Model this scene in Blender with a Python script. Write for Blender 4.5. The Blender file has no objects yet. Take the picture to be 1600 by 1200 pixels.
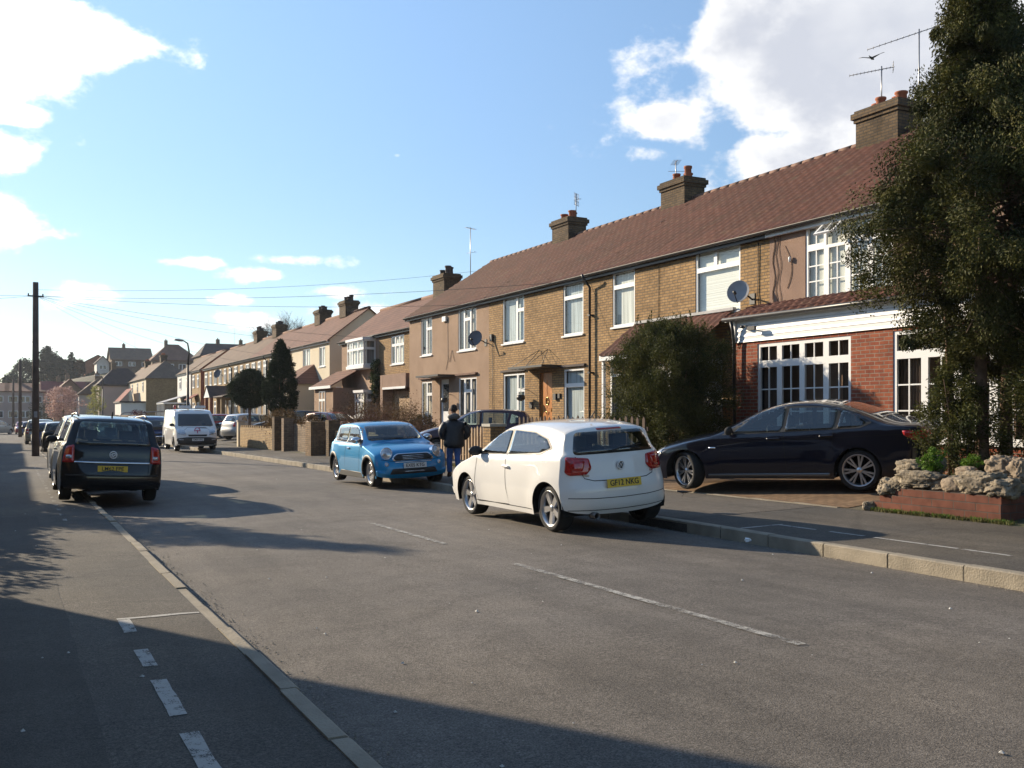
import bpy, bmesh, math, random
from math import sin, cos, pi, radians, sqrt, atan2
from mathutils import Vector, Matrix
from mathutils.bvhtree import BVHTree
import numpy as np
scene = bpy.context.scene
COL = scene.collection

# ---------------------------------------------------------------- camera
# world: X = across the street (to the right), Y = along the street, Z up, camera over the left pavement
cam_d = bpy.data.cameras.new('camera'); cam = bpy.data.objects.new('camera', cam_d); COL.objects.link(cam)
cam_d.sensor_width = 36; cam_d.lens = 34.3; cam_d.shift_y = 0.030
cam_d.clip_start = 0.05; cam_d.clip_end = 6000
cam.location = (0, 0, 1.53); cam.rotation_euler = (radians(90), 0, -radians(27.3))
scene.camera = cam

# ---------------------------------------------------------------- sun and sky
SUN_EL = radians(21); SUN_H = Vector((-0.46, 0.888, 0)).normalized()
sun_dir = Vector((SUN_H.x*cos(SUN_EL), SUN_H.y*cos(SUN_EL), sin(SUN_EL)))
sl = bpy.data.lights.new('sun', 'SUN'); so = bpy.data.objects.new('sun', sl); COL.objects.link(so)
sl.energy = 5.0; sl.angle = radians(0.53); sl.color = (1.0, 0.84, 0.62)
so.rotation_euler = (-sun_dir).to_track_quat('-Z', 'Y').to_euler(); so.location = (-30, 60, 40)

world = bpy.data.worlds.new('World'); scene.world = world; world.use_nodes = True
def build_world():
    nt = world.node_tree; N = nt.nodes; L = nt.links; N.clear()
    out = N.new('ShaderNodeOutputWorld'); bg = N.new('ShaderNodeBackground'); L.new(bg.outputs[0], out.inputs[0])
    bg.inputs[1].default_value = 0.085
    sky = N.new('ShaderNodeTexSky'); sky.sky_type = 'NISHITA'; sky.sun_disc = False
    sky.sun_elevation = SUN_EL; sky.sun_rotation = math.atan2(SUN_H.x, SUN_H.y)
    sky.air_density = 1.0; sky.dust_density = 0.15; sky.ozone_density = 2.5; sky.altitude = 50
    tc = N.new('ShaderNodeTexCoord')
    def math_(op, a, b=None, c=None, clamp=False):
        m = N.new('ShaderNodeMath'); m.operation = op; m.use_clamp = clamp
        for i, v in enumerate((a, b, c)):
            if v is None: continue
            if isinstance(v, (int, float)): m.inputs[i].default_value = v
            else: L.new(v, m.inputs[i])
        return m.outputs[0]
    D = tc.outputs['Generated']
    # fractal noise that breaks the outlines of the clouds
    mp = N.new('ShaderNodeMapping'); mp.inputs['Scale'].default_value = (1, 1, 1.5); L.new(D, mp.inputs[0])
    n1 = N.new('ShaderNodeTexNoise'); n1.inputs['Scale'].default_value = 7.0; n1.inputs['Detail'].default_value = 9; n1.inputs['Roughness'].default_value = 0.62
    L.new(mp.outputs[0], n1.inputs['Vector'])
    n2 = N.new('ShaderNodeTexNoise'); n2.inputs['Scale'].default_value = 3.2; n2.inputs['Detail'].default_value = 6; n2.inputs['Roughness'].default_value = 0.55
    L.new(mp.outputs[0], n2.inputs['Vector'])
    def dirof(px, py):
        a = radians(27.3); x = (px-800)/1525; z = (648-py)/1525
        return Vector((x*cos(a)+sin(a), -x*sin(a)+cos(a), z)).normalized()
    # banks of cloud: direction, radius across and up (radians), weight
    blobs = [((110, 55), .085, .022, 1.0), ((-10, 108), .05, .022, .85), ((0, 172), .03, .010, .72), ((5, 245), .042, .018, .82), ((0, 345), .065, .030, .88), ((75, 362), .035, .012, .72), ((-420, 260), .09, .12, .8),
             ((1290, 120), .115, .075, 1.1), ((1500, 30), .21, .15, 1.1), ((1160, 60), .055, .05, .9), ((1230, 235), .07, .035, .9), ((1650, 160), .2, .12, 1.1), ((1040, 190), .04, .02, .8),
             ((480, 408), .045, .009, .64), ((430, 430), .04, .009, .56), ((520, 457), .06, .009, .52), ((290, 410), .03, .006, .54), ((160, 470), .06, .02, .42), ((560, 490), .09, .016, .52),
             ((330, 500), .14, .016, .5), ((30, 540), .10, .02, .5), ((620, 243), .007, .005, .62), ((1010, 240), .03, .012, .55), ((130, 250), .03, .02, .4), ((370, 470), .03, .007, .6)]
    total = None
    for (pp, rx, ry, w) in blobs:
        c = dirof(*pp); east = Vector((c.y, -c.x, 0)).normalized(); up = east.cross(c).normalized()
        if up.z < 0: up = -up
        def dot(v):
            q = N.new('ShaderNodeVectorMath'); q.operation = 'DOT_PRODUCT'; L.new(D, q.inputs[0]); q.inputs[1].default_value = v; return q.outputs['Value']
        e = math_('MULTIPLY', dot(east), 1/rx); u = math_('MULTIPLY', dot(up), 1/ry)
        r2 = math_('ADD', math_('MULTIPLY', e, e), math_('MULTIPLY', u, u))
        g = math_('EXPONENT', math_('MULTIPLY', r2, -0.7))
        front = math_('GREATER_THAN', dot(c), 0)
        g = math_('MULTIPLY', math_('MULTIPLY', g, w), front)
        total = g if total is None else math_('MAXIMUM', total, g)
    nn = math_('SUBTRACT', n1.outputs['Fac'], 0.5)
    dens = math_('ADD', total, math_('MULTIPLY', nn, 2.1))
    # broken cloud over the rest of the sky, outside the photographed part
    geo = math_('SUBTRACT', n2.outputs['Fac'], 0.5)
    dens = math_('ADD', dens, math_('MULTIPLY', geo, 0.6))
    cov = N.new('ShaderNodeMapRange'); cov.interpolation_type = 'SMOOTHSTEP'
    cov.inputs['From Min'].default_value = 0.36; cov.inputs['From Max'].default_value = 0.64; L.new(dens, cov.inputs['Value'])
    # thin wisps only where there is some cloud at all
    gate = N.new('ShaderNodeMapRange'); gate.inputs['From Min'].default_value = 0.02; gate.inputs['From Max'].default_value = 0.18; L.new(total, gate.inputs['Value'])
    fac = math_('MULTIPLY', cov.outputs[0], gate.outputs[0])
    # cloud colour: brilliant towards the sun, grey thick parts away from it
    q = N.new('ShaderNodeVectorMath'); q.operation = 'DOT_PRODUCT'; L.new(D, q.inputs[0]); q.inputs[1].default_value = tuple(sun_dir)
    tow = N.new('ShaderNodeMapRange'); tow.inputs['From Min'].default_value = 0.48; tow.inputs['From Max'].default_value = 0.85
    tow.inputs['To Min'].default_value = 0.0; tow.inputs['To Max'].default_value = 1.0; L.new(q.outputs['Value'], tow.inputs['Value'])
    thick = N.new('ShaderNodeMapRange'); thick.interpolation_type = 'SMOOTHSTEP'; thick.inputs['From Min'].default_value = 0.55; thick.inputs['From Max'].default_value = 1.15; L.new(dens, thick.inputs['Value'])
    cc = N.new('ShaderNodeMix'); cc.data_type = 'RGBA'; cc.inputs[6].default_value = (8.2, 8.2, 8.2, 1); cc.inputs[7].default_value = (4.9, 5.15, 5.8, 1)
    md = N.new('ShaderNodeMapRange'); md.inputs['From Min'].default_value = .34; md.inputs['From Max'].default_value = .58; md.inputs['To Min'].default_value = .15; L.new(n2.outputs['Fac'], md.inputs['Value']); L.new(math_('MULTIPLY', thick.outputs[0], md.outputs[0]), cc.inputs[0])
    cs = N.new('ShaderNodeMix'); cs.data_type = 'RGBA'; cs.inputs[7].default_value = (12, 11.8, 11.4, 1); L.new(tow.outputs[0], cs.inputs[0]); L.new(cc.outputs[2], cs.inputs[6])
    # thin high haze, brighter towards the sun
    hw = N.new('ShaderNodeMapRange'); hw.inputs['From Min'].default_value = -0.25; hw.inputs['From Max'].default_value = 1.0; L.new(q.outputs['Value'], hw.inputs['Value'])
    sz = N.new('ShaderNodeSeparateXYZ'); L.new(D, sz.inputs[0])
    he = N.new('ShaderNodeMapRange'); he.interpolation_type = 'SMOOTHSTEP'; he.inputs['From Min'].default_value = 0.0; he.inputs['From Max'].default_value = 0.42; he.inputs['To Min'].default_value = 0.25; L.new(sz.outputs[2], he.inputs['Value'])
    hv = N.new('ShaderNodeVectorMath'); hv.operation = 'SCALE'; hv.inputs[0].default_value = (1.35, 2.15, 3.3); L.new(math_('MULTIPLY', hw.outputs[0], he.outputs[0]), hv.inputs['Scale'])
    hz = N.new('ShaderNodeVectorMath'); hz.operation = 'ADD'; L.new(sky.outputs[0], hz.inputs[0]); L.new(hv.outputs[0], hz.inputs[1])
    mx = N.new('ShaderNodeMix'); mx.data_type = 'RGBA'; L.new(fac, mx.inputs[0]); L.new(hz.outputs[0], mx.inputs[6]); L.new(cs.outputs[2], mx.inputs[7])
    L.new(mx.outputs[2], bg.inputs[0])
build_world()
vs = scene.view_settings; vs.view_transform = 'Standard'; vs.look = 'None'; vs.gamma = 1; vs.exposure = 0.70
scene.cycles.max_bounces = 6; scene.cycles.transparent_max_bounces = 12; scene.cycles.caustics_reflective = False; scene.cycles.caustics_refractive = False

# ---------------------------------------------------------------- helpers
def tag(o, label=None, cat=None, group=None, kind=None):
    if label: o['label'] = label
    if cat: o['category'] = cat
    if group: o['group'] = group
    if kind: o['kind'] = kind
    return o
def empty(name, loc, rz=0.0):
    o = bpy.data.objects.new(name, None); COL.objects.link(o); o.empty_display_size = 0.2
    o.location = loc; o.rotation_euler = (0, 0, rz); return o
def thing(name, loc, rz, label, cat, group=None):
    return tag(empty(name, loc, rz), label, cat, group)
def wmat(o):
    m = Matrix.Identity(4)
    while o is not None:
        m = o.matrix_basis @ m if False else (Matrix.Translation(o.location) @ o.rotation_euler.to_matrix().to_4x4()) @ m
        o = o.parent
    return m
class MB:
    """collects shapes, then links them as one mesh object"""
    def __init__(s): s.v = []; s.f = []; s.m = []; s.mats = []; s.cur = 0; s.sm = []; s.smooth = False
    def mat(s, m):
        if m not in s.mats: s.mats.append(m)
        s.cur = s.mats.index(m); return s
    def add(s, vs, fs):
        b = len(s.v); s.v += [tuple(v) for v in vs]
        for f in fs: s.f.append(tuple(b+i for i in f)); s.m.append(s.cur); s.sm.append(s.smooth)
        return b
    def box(s, x0, x1, y0, y1, z0, z1):
        if x0 > x1: x0, x1 = x1, x0
        if y0 > y1: y0, y1 = y1, y0
        if z0 > z1: z0, z1 = z1, z0
        s.add([(x0,y0,z0),(x1,y0,z0),(x1,y1,z0),(x0,y1,z0),(x0,y0,z1),(x1,y0,z1),(x1,y1,z1),(x0,y1,z1)],
              [(0,3,2,1),(4,5,6,7),(0,1,5,4),(1,2,6,5),(2,3,7,6),(3,0,4,7)]); return s
    def quad(s, a, b, c, d): s.add([a,b,c,d], [(0,1,2,3)]); return s
    def poly(s, pts): s.add(pts, [tuple(range(len(pts)))]); return s
    def prism(s, pts, d):
        """extrude a closed 3-D polygon by the vector d"""
        n = len(pts); d = Vector(d); P = [Vector(p) for p in pts]
        s.add(P+[p+d for p in P], [tuple(range(n))[::-1], tuple(range(n, 2*n))]+[(i, (i+1) % n, n+(i+1) % n, n+i) for i in range(n)]); return s
    def tube(s, pts, r, n=6, caps=True):
        P = [Vector(p) for p in pts]; R = r if isinstance(r, (list, tuple)) else [r]*len(P)
        rings = []; up = Vector((0,0,1))
        sm = s.smooth; s.smooth = True
        prev = None; vs = []; fs = []
        for i, p in enumerate(P):
            t = (P[min(i+1, len(P)-1)]-P[max(i-1, 0)])
            t = t.normalized() if t.length > 1e-9 else Vector((0,0,1))
            if prev is None:
                a = up if abs(t.z) < .9 else Vector((1,0,0)); u = t.cross(a).normalized()
            else:
                u = (prev - t*prev.dot(t)); u = u.normalized() if u.length > 1e-6 else t.cross(Vector((1,0,0))).normalized()
            prev = u; w = t.cross(u)
            for k in range(n):
                an = 2*pi*k/n; vs.append(p+(u*cos(an)+w*sin(an))*R[i])
        for i in range(len(P)-1):
            for k in range(n):
                fs.append((i*n+k, i*n+(k+1) % n, (i+1)*n+(k+1) % n, (i+1)*n+k))
        if caps: fs.append(tuple(range(n))[::-1]); fs.append(tuple((len(P)-1)*n+k for k in range(n)))
        s.add(vs, fs); s.smooth = sm; return s
    def lathe(s, prof, c=(0,0,0), axis='z', n=24):
        """profile of (r, h) turned about an axis through c"""
        vs = []; fs = []; sm = s.smooth; s.smooth = True
        for (r, h) in prof:
            for k in range(n):
                a = 2*pi*k/n; x, y = r*cos(a), r*sin(a)
                p = (x, y, h) if axis == 'z' else ((x, h, y) if axis == 'y' else (h, x, y))
                vs.append((p[0]+c[0], p[1]+c[1], p[2]+c[2]))
        for i in range(len(prof)-1):
            for k in range(n):
                f = (i*n+k, i*n+(k+1) % n, (i+1)*n+(k+1) % n, (i+1)*n+k)
                fs.append(f if axis != 'y' else f[::-1])
        s.add(vs, fs); s.smooth = sm; return s
    def build(s, name, m=None, parent=None, world=False, smooth=None, bevel=0, rng=None):
        me = bpy.data.meshes.new(name); V = s.v
        if world and parent is not None:
            inv = wmat(parent).inverted(); V = [tuple(inv @ Vector(v)) for v in V]
        me.from_pydata(V, [], s.f)
        mats = s.mats if s.mats else [m]
        if s.mats and m is not None and None in mats: pass
        for q in mats: me.materials.append(q)
        if s.mats: me.polygons.foreach_set('material_index', s.m)
        if smooth is not None: me.polygons.foreach_set('use_smooth', [smooth]*len(s.f))
        else: me.polygons.foreach_set('use_smooth', s.sm)
        me.update()
        o = bpy.data.objects.new(name, me); COL.objects.link(o)
        if parent is not None: o.parent = parent
        if bevel:
            b = o.modifiers.new('bevel', 'BEVEL'); b.width = bevel; b.segments = 2; b.limit_method = 'ANGLE'; b.angle_limit = radians(40)
        return o
def struct(o, label=None):
    o['kind'] = 'structure'
    if label: o['label'] = label
    return o
def copy_tree(o, parent=None):
    c = o.copy(); COL.objects.link(c)
    if parent is not None: c.parent = parent
    for ch in list(o.children): copy_tree(ch, c)
    return c
# ---------------------------------------------------------------- materials
M = {}
def _new(name):
    m = bpy.data.materials.new(name); m.use_nodes = True; nt = m.node_tree
    return m, nt, nt.nodes, nt.links, nt.nodes['Principled BSDF']
def rgba(c): return (c[0], c[1], c[2], 1)
def pm(name, c, rough=.6, var=.12, scale=6.0, metal=0.0, bump=0.0, bscale=40.0, coat=0.0, spec=.5, c2=None, detail=5, coord='Object', croug=.03):
    """general procedural surface: mottled colour, optional bump"""
    m, nt, N, L, b = _new(name)
    b.inputs['Roughness'].default_value = rough; b.inputs['Metallic'].default_value = metal
    b.inputs['Specular IOR Level'].default_value = spec
    if coat: b.inputs['Coat Weight'].default_value = coat; b.inputs['Coat Roughness'].default_value = croug
    tc = N.new('ShaderNodeTexCoord') if coord == 'Object' else N.new('ShaderNodeNewGeometry')
    vec = tc.outputs['Object'] if coord == 'Object' else tc.outputs['Position']
    n = N.new('ShaderNodeTexNoise'); n.inputs['Scale'].default_value = scale; n.inputs['Detail'].default_value = detail; L.new(vec, n.inputs['Vector'])
    mr = N.new('ShaderNodeMapRange'); mr.inputs['From Min'].default_value = .3; mr.inputs['From Max'].default_value = .7; L.new(n.outputs['Fac'], mr.inputs['Value'])
    mx = N.new('ShaderNodeMix'); mx.data_type = 'RGBA'; L.new(mr.outputs[0], mx.inputs[0])
    lo = tuple(v*(1-var) for v in c); hi = c2 if c2 else tuple(min(1, v*(1+var)) for v in c)
    mx.inputs[6].default_value = rgba(lo); mx.inputs[7].default_value = rgba(hi); L.new(mx.outputs[2], b.inputs['Base Color'])
    if bump:
        n2 = N.new('ShaderNodeTexNoise'); n2.inputs['Scale'].default_value = bscale; n2.inputs['Detail'].default_value = 4; L.new(vec, n2.inputs['Vector'])
        bp = N.new('ShaderNodeBump'); bp.inputs['Strength'].default_value = bump; bp.inputs['Distance'].default_value = .02; L.new(n2.outputs['Fac'], bp.inputs['Height']); L.new(bp.outputs[0], b.inputs['Normal'])
    M[name] = m; return m
def brickmat(name, c1, c2, mortar, bw=.225, rh=.075, ms=.010, rough=.9, soot=.25, bias=0.0, flat=False, vary=None):
    m, nt, N, L, b = _new(name); b.inputs['Roughness'].default_value = rough; b.inputs['Specular IOR Level'].default_value = .25
    g = N.new('ShaderNodeNewGeometry'); sp = N.new('ShaderNodeSeparateXYZ'); L.new(g.outputs['Position'], sp.inputs[0])
    ad = N.new('ShaderNodeMath'); ad.operation = 'ADD'; L.new(sp.outputs[0], ad.inputs[0]); L.new(sp.outputs[1], ad.inputs[1])
    cb = N.new('ShaderNodeCombineXYZ')
    if flat: L.new(sp.outputs[0], cb.inputs[0]); L.new(sp.outputs[1], cb.inputs[1])
    else: L.new(ad.outputs[0], cb.inputs[0]); L.new(sp.outputs[2], cb.inputs[1])
    # the courses are never quite straight
    nz = N.new('ShaderNodeTexNoise'); nz.inputs['Scale'].default_value = 2.5; L.new(g.outputs['Position'], nz.inputs['Vector'])
    mz = N.new('ShaderNodeVectorMath'); mz.operation = 'SCALE'; mz.inputs['Scale'].default_value = .012; L.new(nz.outputs['Color'], mz.inputs[0])
    av = N.new('ShaderNodeVectorMath'); L.new(cb.outputs[0], av.inputs[0]); L.new(mz.outputs[0], av.inputs[1])
    br = N.new('ShaderNodeTexBrick'); br.inputs['Scale'].default_value = 1; br.inputs['Brick Width'].default_value = bw; br.inputs['Row Height'].default_value = rh
    br.inputs['Mortar Size'].default_value = ms; br.inputs['Mortar Smooth'].default_value = .3; br.inputs['Bias'].default_value = bias
    br.inputs['Color1'].default_value = rgba(c1); br.inputs['Color2'].default_value = rgba(c2); br.inputs['Mortar'].default_value = rgba(mortar); L.new(av.outputs[0], br.inputs['Vector'])
    n = N.new('ShaderNodeTexNoise'); n.inputs['Scale'].default_value = .8; n.inputs['Detail'].default_value = 8; n.inputs['Roughness'].default_value = .65; L.new(g.outputs['Position'], n.inputs['Vector'])
    mr = N.new('ShaderNodeMapRange'); mr.inputs['From Min'].default_value = .35; mr.inputs['From Max'].default_value = .7; mr.inputs['To Min'].default_value = 1-soot; mr.inputs['To Max'].default_value = 1.1; L.new(n.outputs['Fac'], mr.inputs['Value'])
    n3 = N.new('ShaderNodeTexNoise'); n3.inputs['Scale'].default_value = 9; n3.inputs['Detail'].default_value = 3; L.new(g.outputs['Position'], n3.inputs['Vector'])
    m3 = N.new('ShaderNodeMapRange'); m3.inputs['From Min'].default_value = .3; m3.inputs['From Max'].default_value = .7; m3.inputs['To Min'].default_value = .78; m3.inputs['To Max'].default_value = 1.15; L.new(n3.outputs['Fac'], m3.inputs['Value'])
    mm = N.new('ShaderNodeMath'); mm.operation = 'MULTIPLY'; L.new(mr.outputs[0], mm.inputs[0]); L.new(m3.outputs[0], mm.inputs[1])
    ml = N.new('ShaderNodeVectorMath'); ml.operation = 'SCALE'; L.new(br.outputs['Color'], ml.inputs[0]); L.new(mm.outputs[0], ml.inputs['Scale'])
    L.new(ml.outputs[0], b.inputs['Base Color'])
    bp = N.new('ShaderNodeBump'); bp.inputs['Strength'].default_value = .7; bp.inputs['Distance'].default_value = .01; bp.invert = True; L.new(br.outputs['Fac'], bp.inputs['Height'])
    L.new(bp.outputs[0], b.inputs['Normal']); M[name] = m; return m
def roadmat(name, c, tint, speck=.5, patch=True, rough=.85, cracks=0.0):
    m, nt, N, L, b = _new(name); b.inputs['Roughness'].default_value = rough; b.inputs['Specular IOR Level'].default_value = .35
    g = N.new('ShaderNodeNewGeometry'); P = g.outputs['Position']
    def noise(s, d=5, r=.6, vec=P, sc=None):
        n = N.new('ShaderNodeTexNoise'); n.inputs['Scale'].default_value = s; n.inputs['Detail'].default_value = d; n.inputs['Roughness'].default_value = r
        if sc:
            mp = N.new('ShaderNodeMapping'); mp.inputs['Scale'].default_value = sc; L.new(vec, mp.inputs[0]); vec = mp.outputs[0]
        L.new(vec, n.inputs['Vector']); return n.outputs['Fac']
    def rng(v, a, bb, c_, d_):
        r = N.new('ShaderNodeMapRange'); r.inputs['From Min'].default_value = a; r.inputs['From Max'].default_value = bb; r.inputs['To Min'].default_value = c_; r.inputs['To Max'].default_value = d_; L.new(v, r.inputs['Value']); return r.outputs[0]
    def mul(a, bb):
        q = N.new('ShaderNodeMath'); q.operation = 'MULTIPLY'; L.new(a, q.inputs[0]); L.new(bb, q.inputs[1]); return q.outputs[0]
    big = rng(noise(.35, 6, .6), .3, .7, .74, 1.24)
    streak = rng(noise(1.2, 5, .6, sc=(1.6, .10, 1)), .3, .7, .80, 1.18)   # wheel tracks run along the street
    mid = rng(noise(3.0, 6, .7), .3, .7, .84, 1.16)
    fine = mul(rng(noise(95, 2, .6), .32, .68, 1-speck, 1+speck), rng(noise(38, 3, .6), .3, .7, 1-speck*.5, 1+speck*.5))
    grain = rng(noise(260, 1, .5), .35, .65, 1-speck*.6, 1+speck*.6)
    k = mul(mul(mul(big, streak), mid), mul(fine, grain))
    mx = N.new('ShaderNodeMix'); mx.data_type = 'RGBA'; mx.inputs[6].default_value = rgba(c); mx.inputs[7].default_value = rgba(tint); L.new(rng(noise(.22, 4, .6), .4, .65, 0, 1), mx.inputs[0])
    col = mx.outputs[2]
    sc = N.new('ShaderNodeVectorMath'); sc.operation = 'SCALE'; L.new(col, sc.inputs[0]); L.new(k, sc.inputs['Scale']); col = sc.outputs[0]
    if cracks:
        wv = N.new('ShaderNodeTexVoronoi'); wv.feature = 'DISTANCE_TO_EDGE'; wv.inputs['Scale'].default_value = .33
        nv = N.new('ShaderNodeTexNoise'); nv.inputs['Scale'].default_value = 3; nv.inputs['Detail'].default_value = 6; L.new(P, nv.inputs['Vector'])
        a = N.new('ShaderNodeVectorMath'); a.operation = 'MULTIPLY_ADD'; L.new(nv.outputs['Color'], a.inputs[0]); a.inputs[1].default_value = (.5, .5, 0); L.new(P, a.inputs[2]); L.new(a.outputs[0], wv.inputs['Vector'])
        cr = rng(wv.outputs['Distance'], .0, .012, 1-cracks, 1)
        c4 = N.new('ShaderNodeVectorMath'); c4.operation = 'SCALE'; L.new(col, c4.inputs[0]); L.new(cr, c4.inputs['Scale']); col = c4.outputs[0]
    L.new(col, b.inputs['Base Color'])
    bp = N.new('ShaderNodeBump'); bp.inputs['Strength'].default_value = .8; bp.inputs['Distance'].default_value = .008; L.new(noise(120, 3, .6), bp.inputs['Height']); L.new(bp.outputs[0], b.inputs['Normal'])
    M[name] = m; return m
def glassmat(name, tint=(1,1,1), refl=1.0, body=(.02,.025,.03), opaque=1.0, rough=.01):
    """car or window glass: mirror-like film over a dark body, partly see-through"""
    m, nt, N, L, b = _new(name)
    b.inputs['Base Color'].default_value = rgba(body); b.inputs['Roughness'].default_value = rough; b.inputs['Specular IOR Level'].default_value = .5; b.inputs['IOR'].default_value = 1.52
    b.inputs['Coat Weight'].default_value = .25*refl; b.inputs['Coat Roughness'].default_value = .0
    if opaque < 1:
        out = N['Material Output']; tr = N.new('ShaderNodeBsdfTransparent'); tr.inputs[0].default_value = rgba(tint)
        # Schlick reflectance, the same from both sides of the sheet
        ge = N.new('ShaderNodeNewGeometry'); dt = N.new('ShaderNodeVectorMath'); dt.operation = 'DOT_PRODUCT'; L.new(ge.outputs['Incoming'], dt.inputs[0]); L.new(ge.outputs['Normal'], dt.inputs[1])
        ab = N.new('ShaderNodeMath'); ab.operation = 'ABSOLUTE'; L.new(dt.outputs['Value'], ab.inputs[0])
        om = N.new('ShaderNodeMath'); om.operation = 'SUBTRACT'; om.inputs[0].default_value = 1; L.new(ab.outputs[0], om.inputs[1])
        pw = N.new('ShaderNodeMath'); pw.operation = 'POWER'; pw.inputs[1].default_value = 5; L.new(om.outputs[0], pw.inputs[0])
        fr = N.new('ShaderNodeMath'); fr.operation = 'MULTIPLY_ADD'; fr.inputs[1].default_value = .93; fr.inputs[2].default_value = .07; L.new(pw.outputs[0], fr.inputs[0])
        gl = N.new('ShaderNodeBsdfGlossy'); gl.inputs['Roughness'].default_value = 0.0; gl.inputs[0].default_value = (1,1,1,1)
        m2 = N.new('ShaderNodeMixShader'); ad = N.new('ShaderNodeMath'); ad.operation = 'MULTIPLY_ADD'; ad.inputs[1].default_value = 1.2*refl; ad.inputs[2].default_value = .0; ad.use_clamp = True
        L.new(fr.outputs[0], ad.inputs[0]); L.new(ad.outputs[0], m2.inputs[0])
        m3 = N.new('ShaderNodeMixShader'); m3.inputs[0].default_value = opaque; L.new(tr.outputs[0], m3.inputs[1]); L.new(b.outputs[0], m3.inputs[2])
        L.new(m3.outputs[0], m2.inputs[1]); L.new(gl.outputs[0], m2.inputs[2]); L.new(m2.outputs[0], out.inputs[0])
    M[name] = m; return m
def curtainmat(name, c, folds=22.0, depth=.35, c2=None, horiz=False):  # shade of the folds is painted into the colour, darker by depth
    m, nt, N, L, b = _new(name); b.inputs['Roughness'].default_value = .9
    g = N.new('ShaderNodeNewGeometry'); sp = N.new('ShaderNodeSeparateXYZ'); L.new(g.outputs['Position'], sp.inputs[0])
    cb = N.new('ShaderNodeCombineXYZ'); ad = N.new('ShaderNodeMath'); L.new(sp.outputs[0], ad.inputs[0]); L.new(sp.outputs[1], ad.inputs[1])
    if horiz: L.new(sp.outputs[2], cb.inputs[0])
    else:
        L.new(ad.outputs[0], cb.inputs[0]); sm = N.new('ShaderNodeMath'); sm.operation = 'MULTIPLY'; sm.inputs[1].default_value = .04; L.new(sp.outputs[2], sm.inputs[0]); L.new(sm.outputs[0], cb.inputs[1])
    n = N.new('ShaderNodeTexNoise'); n.inputs['Scale'].default_value = folds; n.inputs['Detail'].default_value = 2; L.new(cb.outputs[0], n.inputs['Vector'])
    mr = N.new('ShaderNodeMapRange'); mr.inputs['From Min'].default_value = .35; mr.inputs['From Max'].default_value = .65; L.new(n.outputs['Fac'], mr.inputs['Value'])
    mx = N.new('ShaderNodeMix'); mx.data_type = 'RGBA'; L.new(mr.outputs[0], mx.inputs[0]); mx.inputs[6].default_value = rgba(c2 or tuple(v*(1-depth) for v in c)); mx.inputs[7].default_value = rgba(c); L.new(mx.outputs[2], b.inputs['Base Color'])
    bp = N.new('ShaderNodeBump'); bp.inputs['Strength'].default_value = .6; bp.inputs['Distance'].default_value = .03; L.new(n.outputs['Fac'], bp.inputs['Height']); L.new(bp.outputs[0], b.inputs['Normal'])
    M[name] = m; return m
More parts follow.
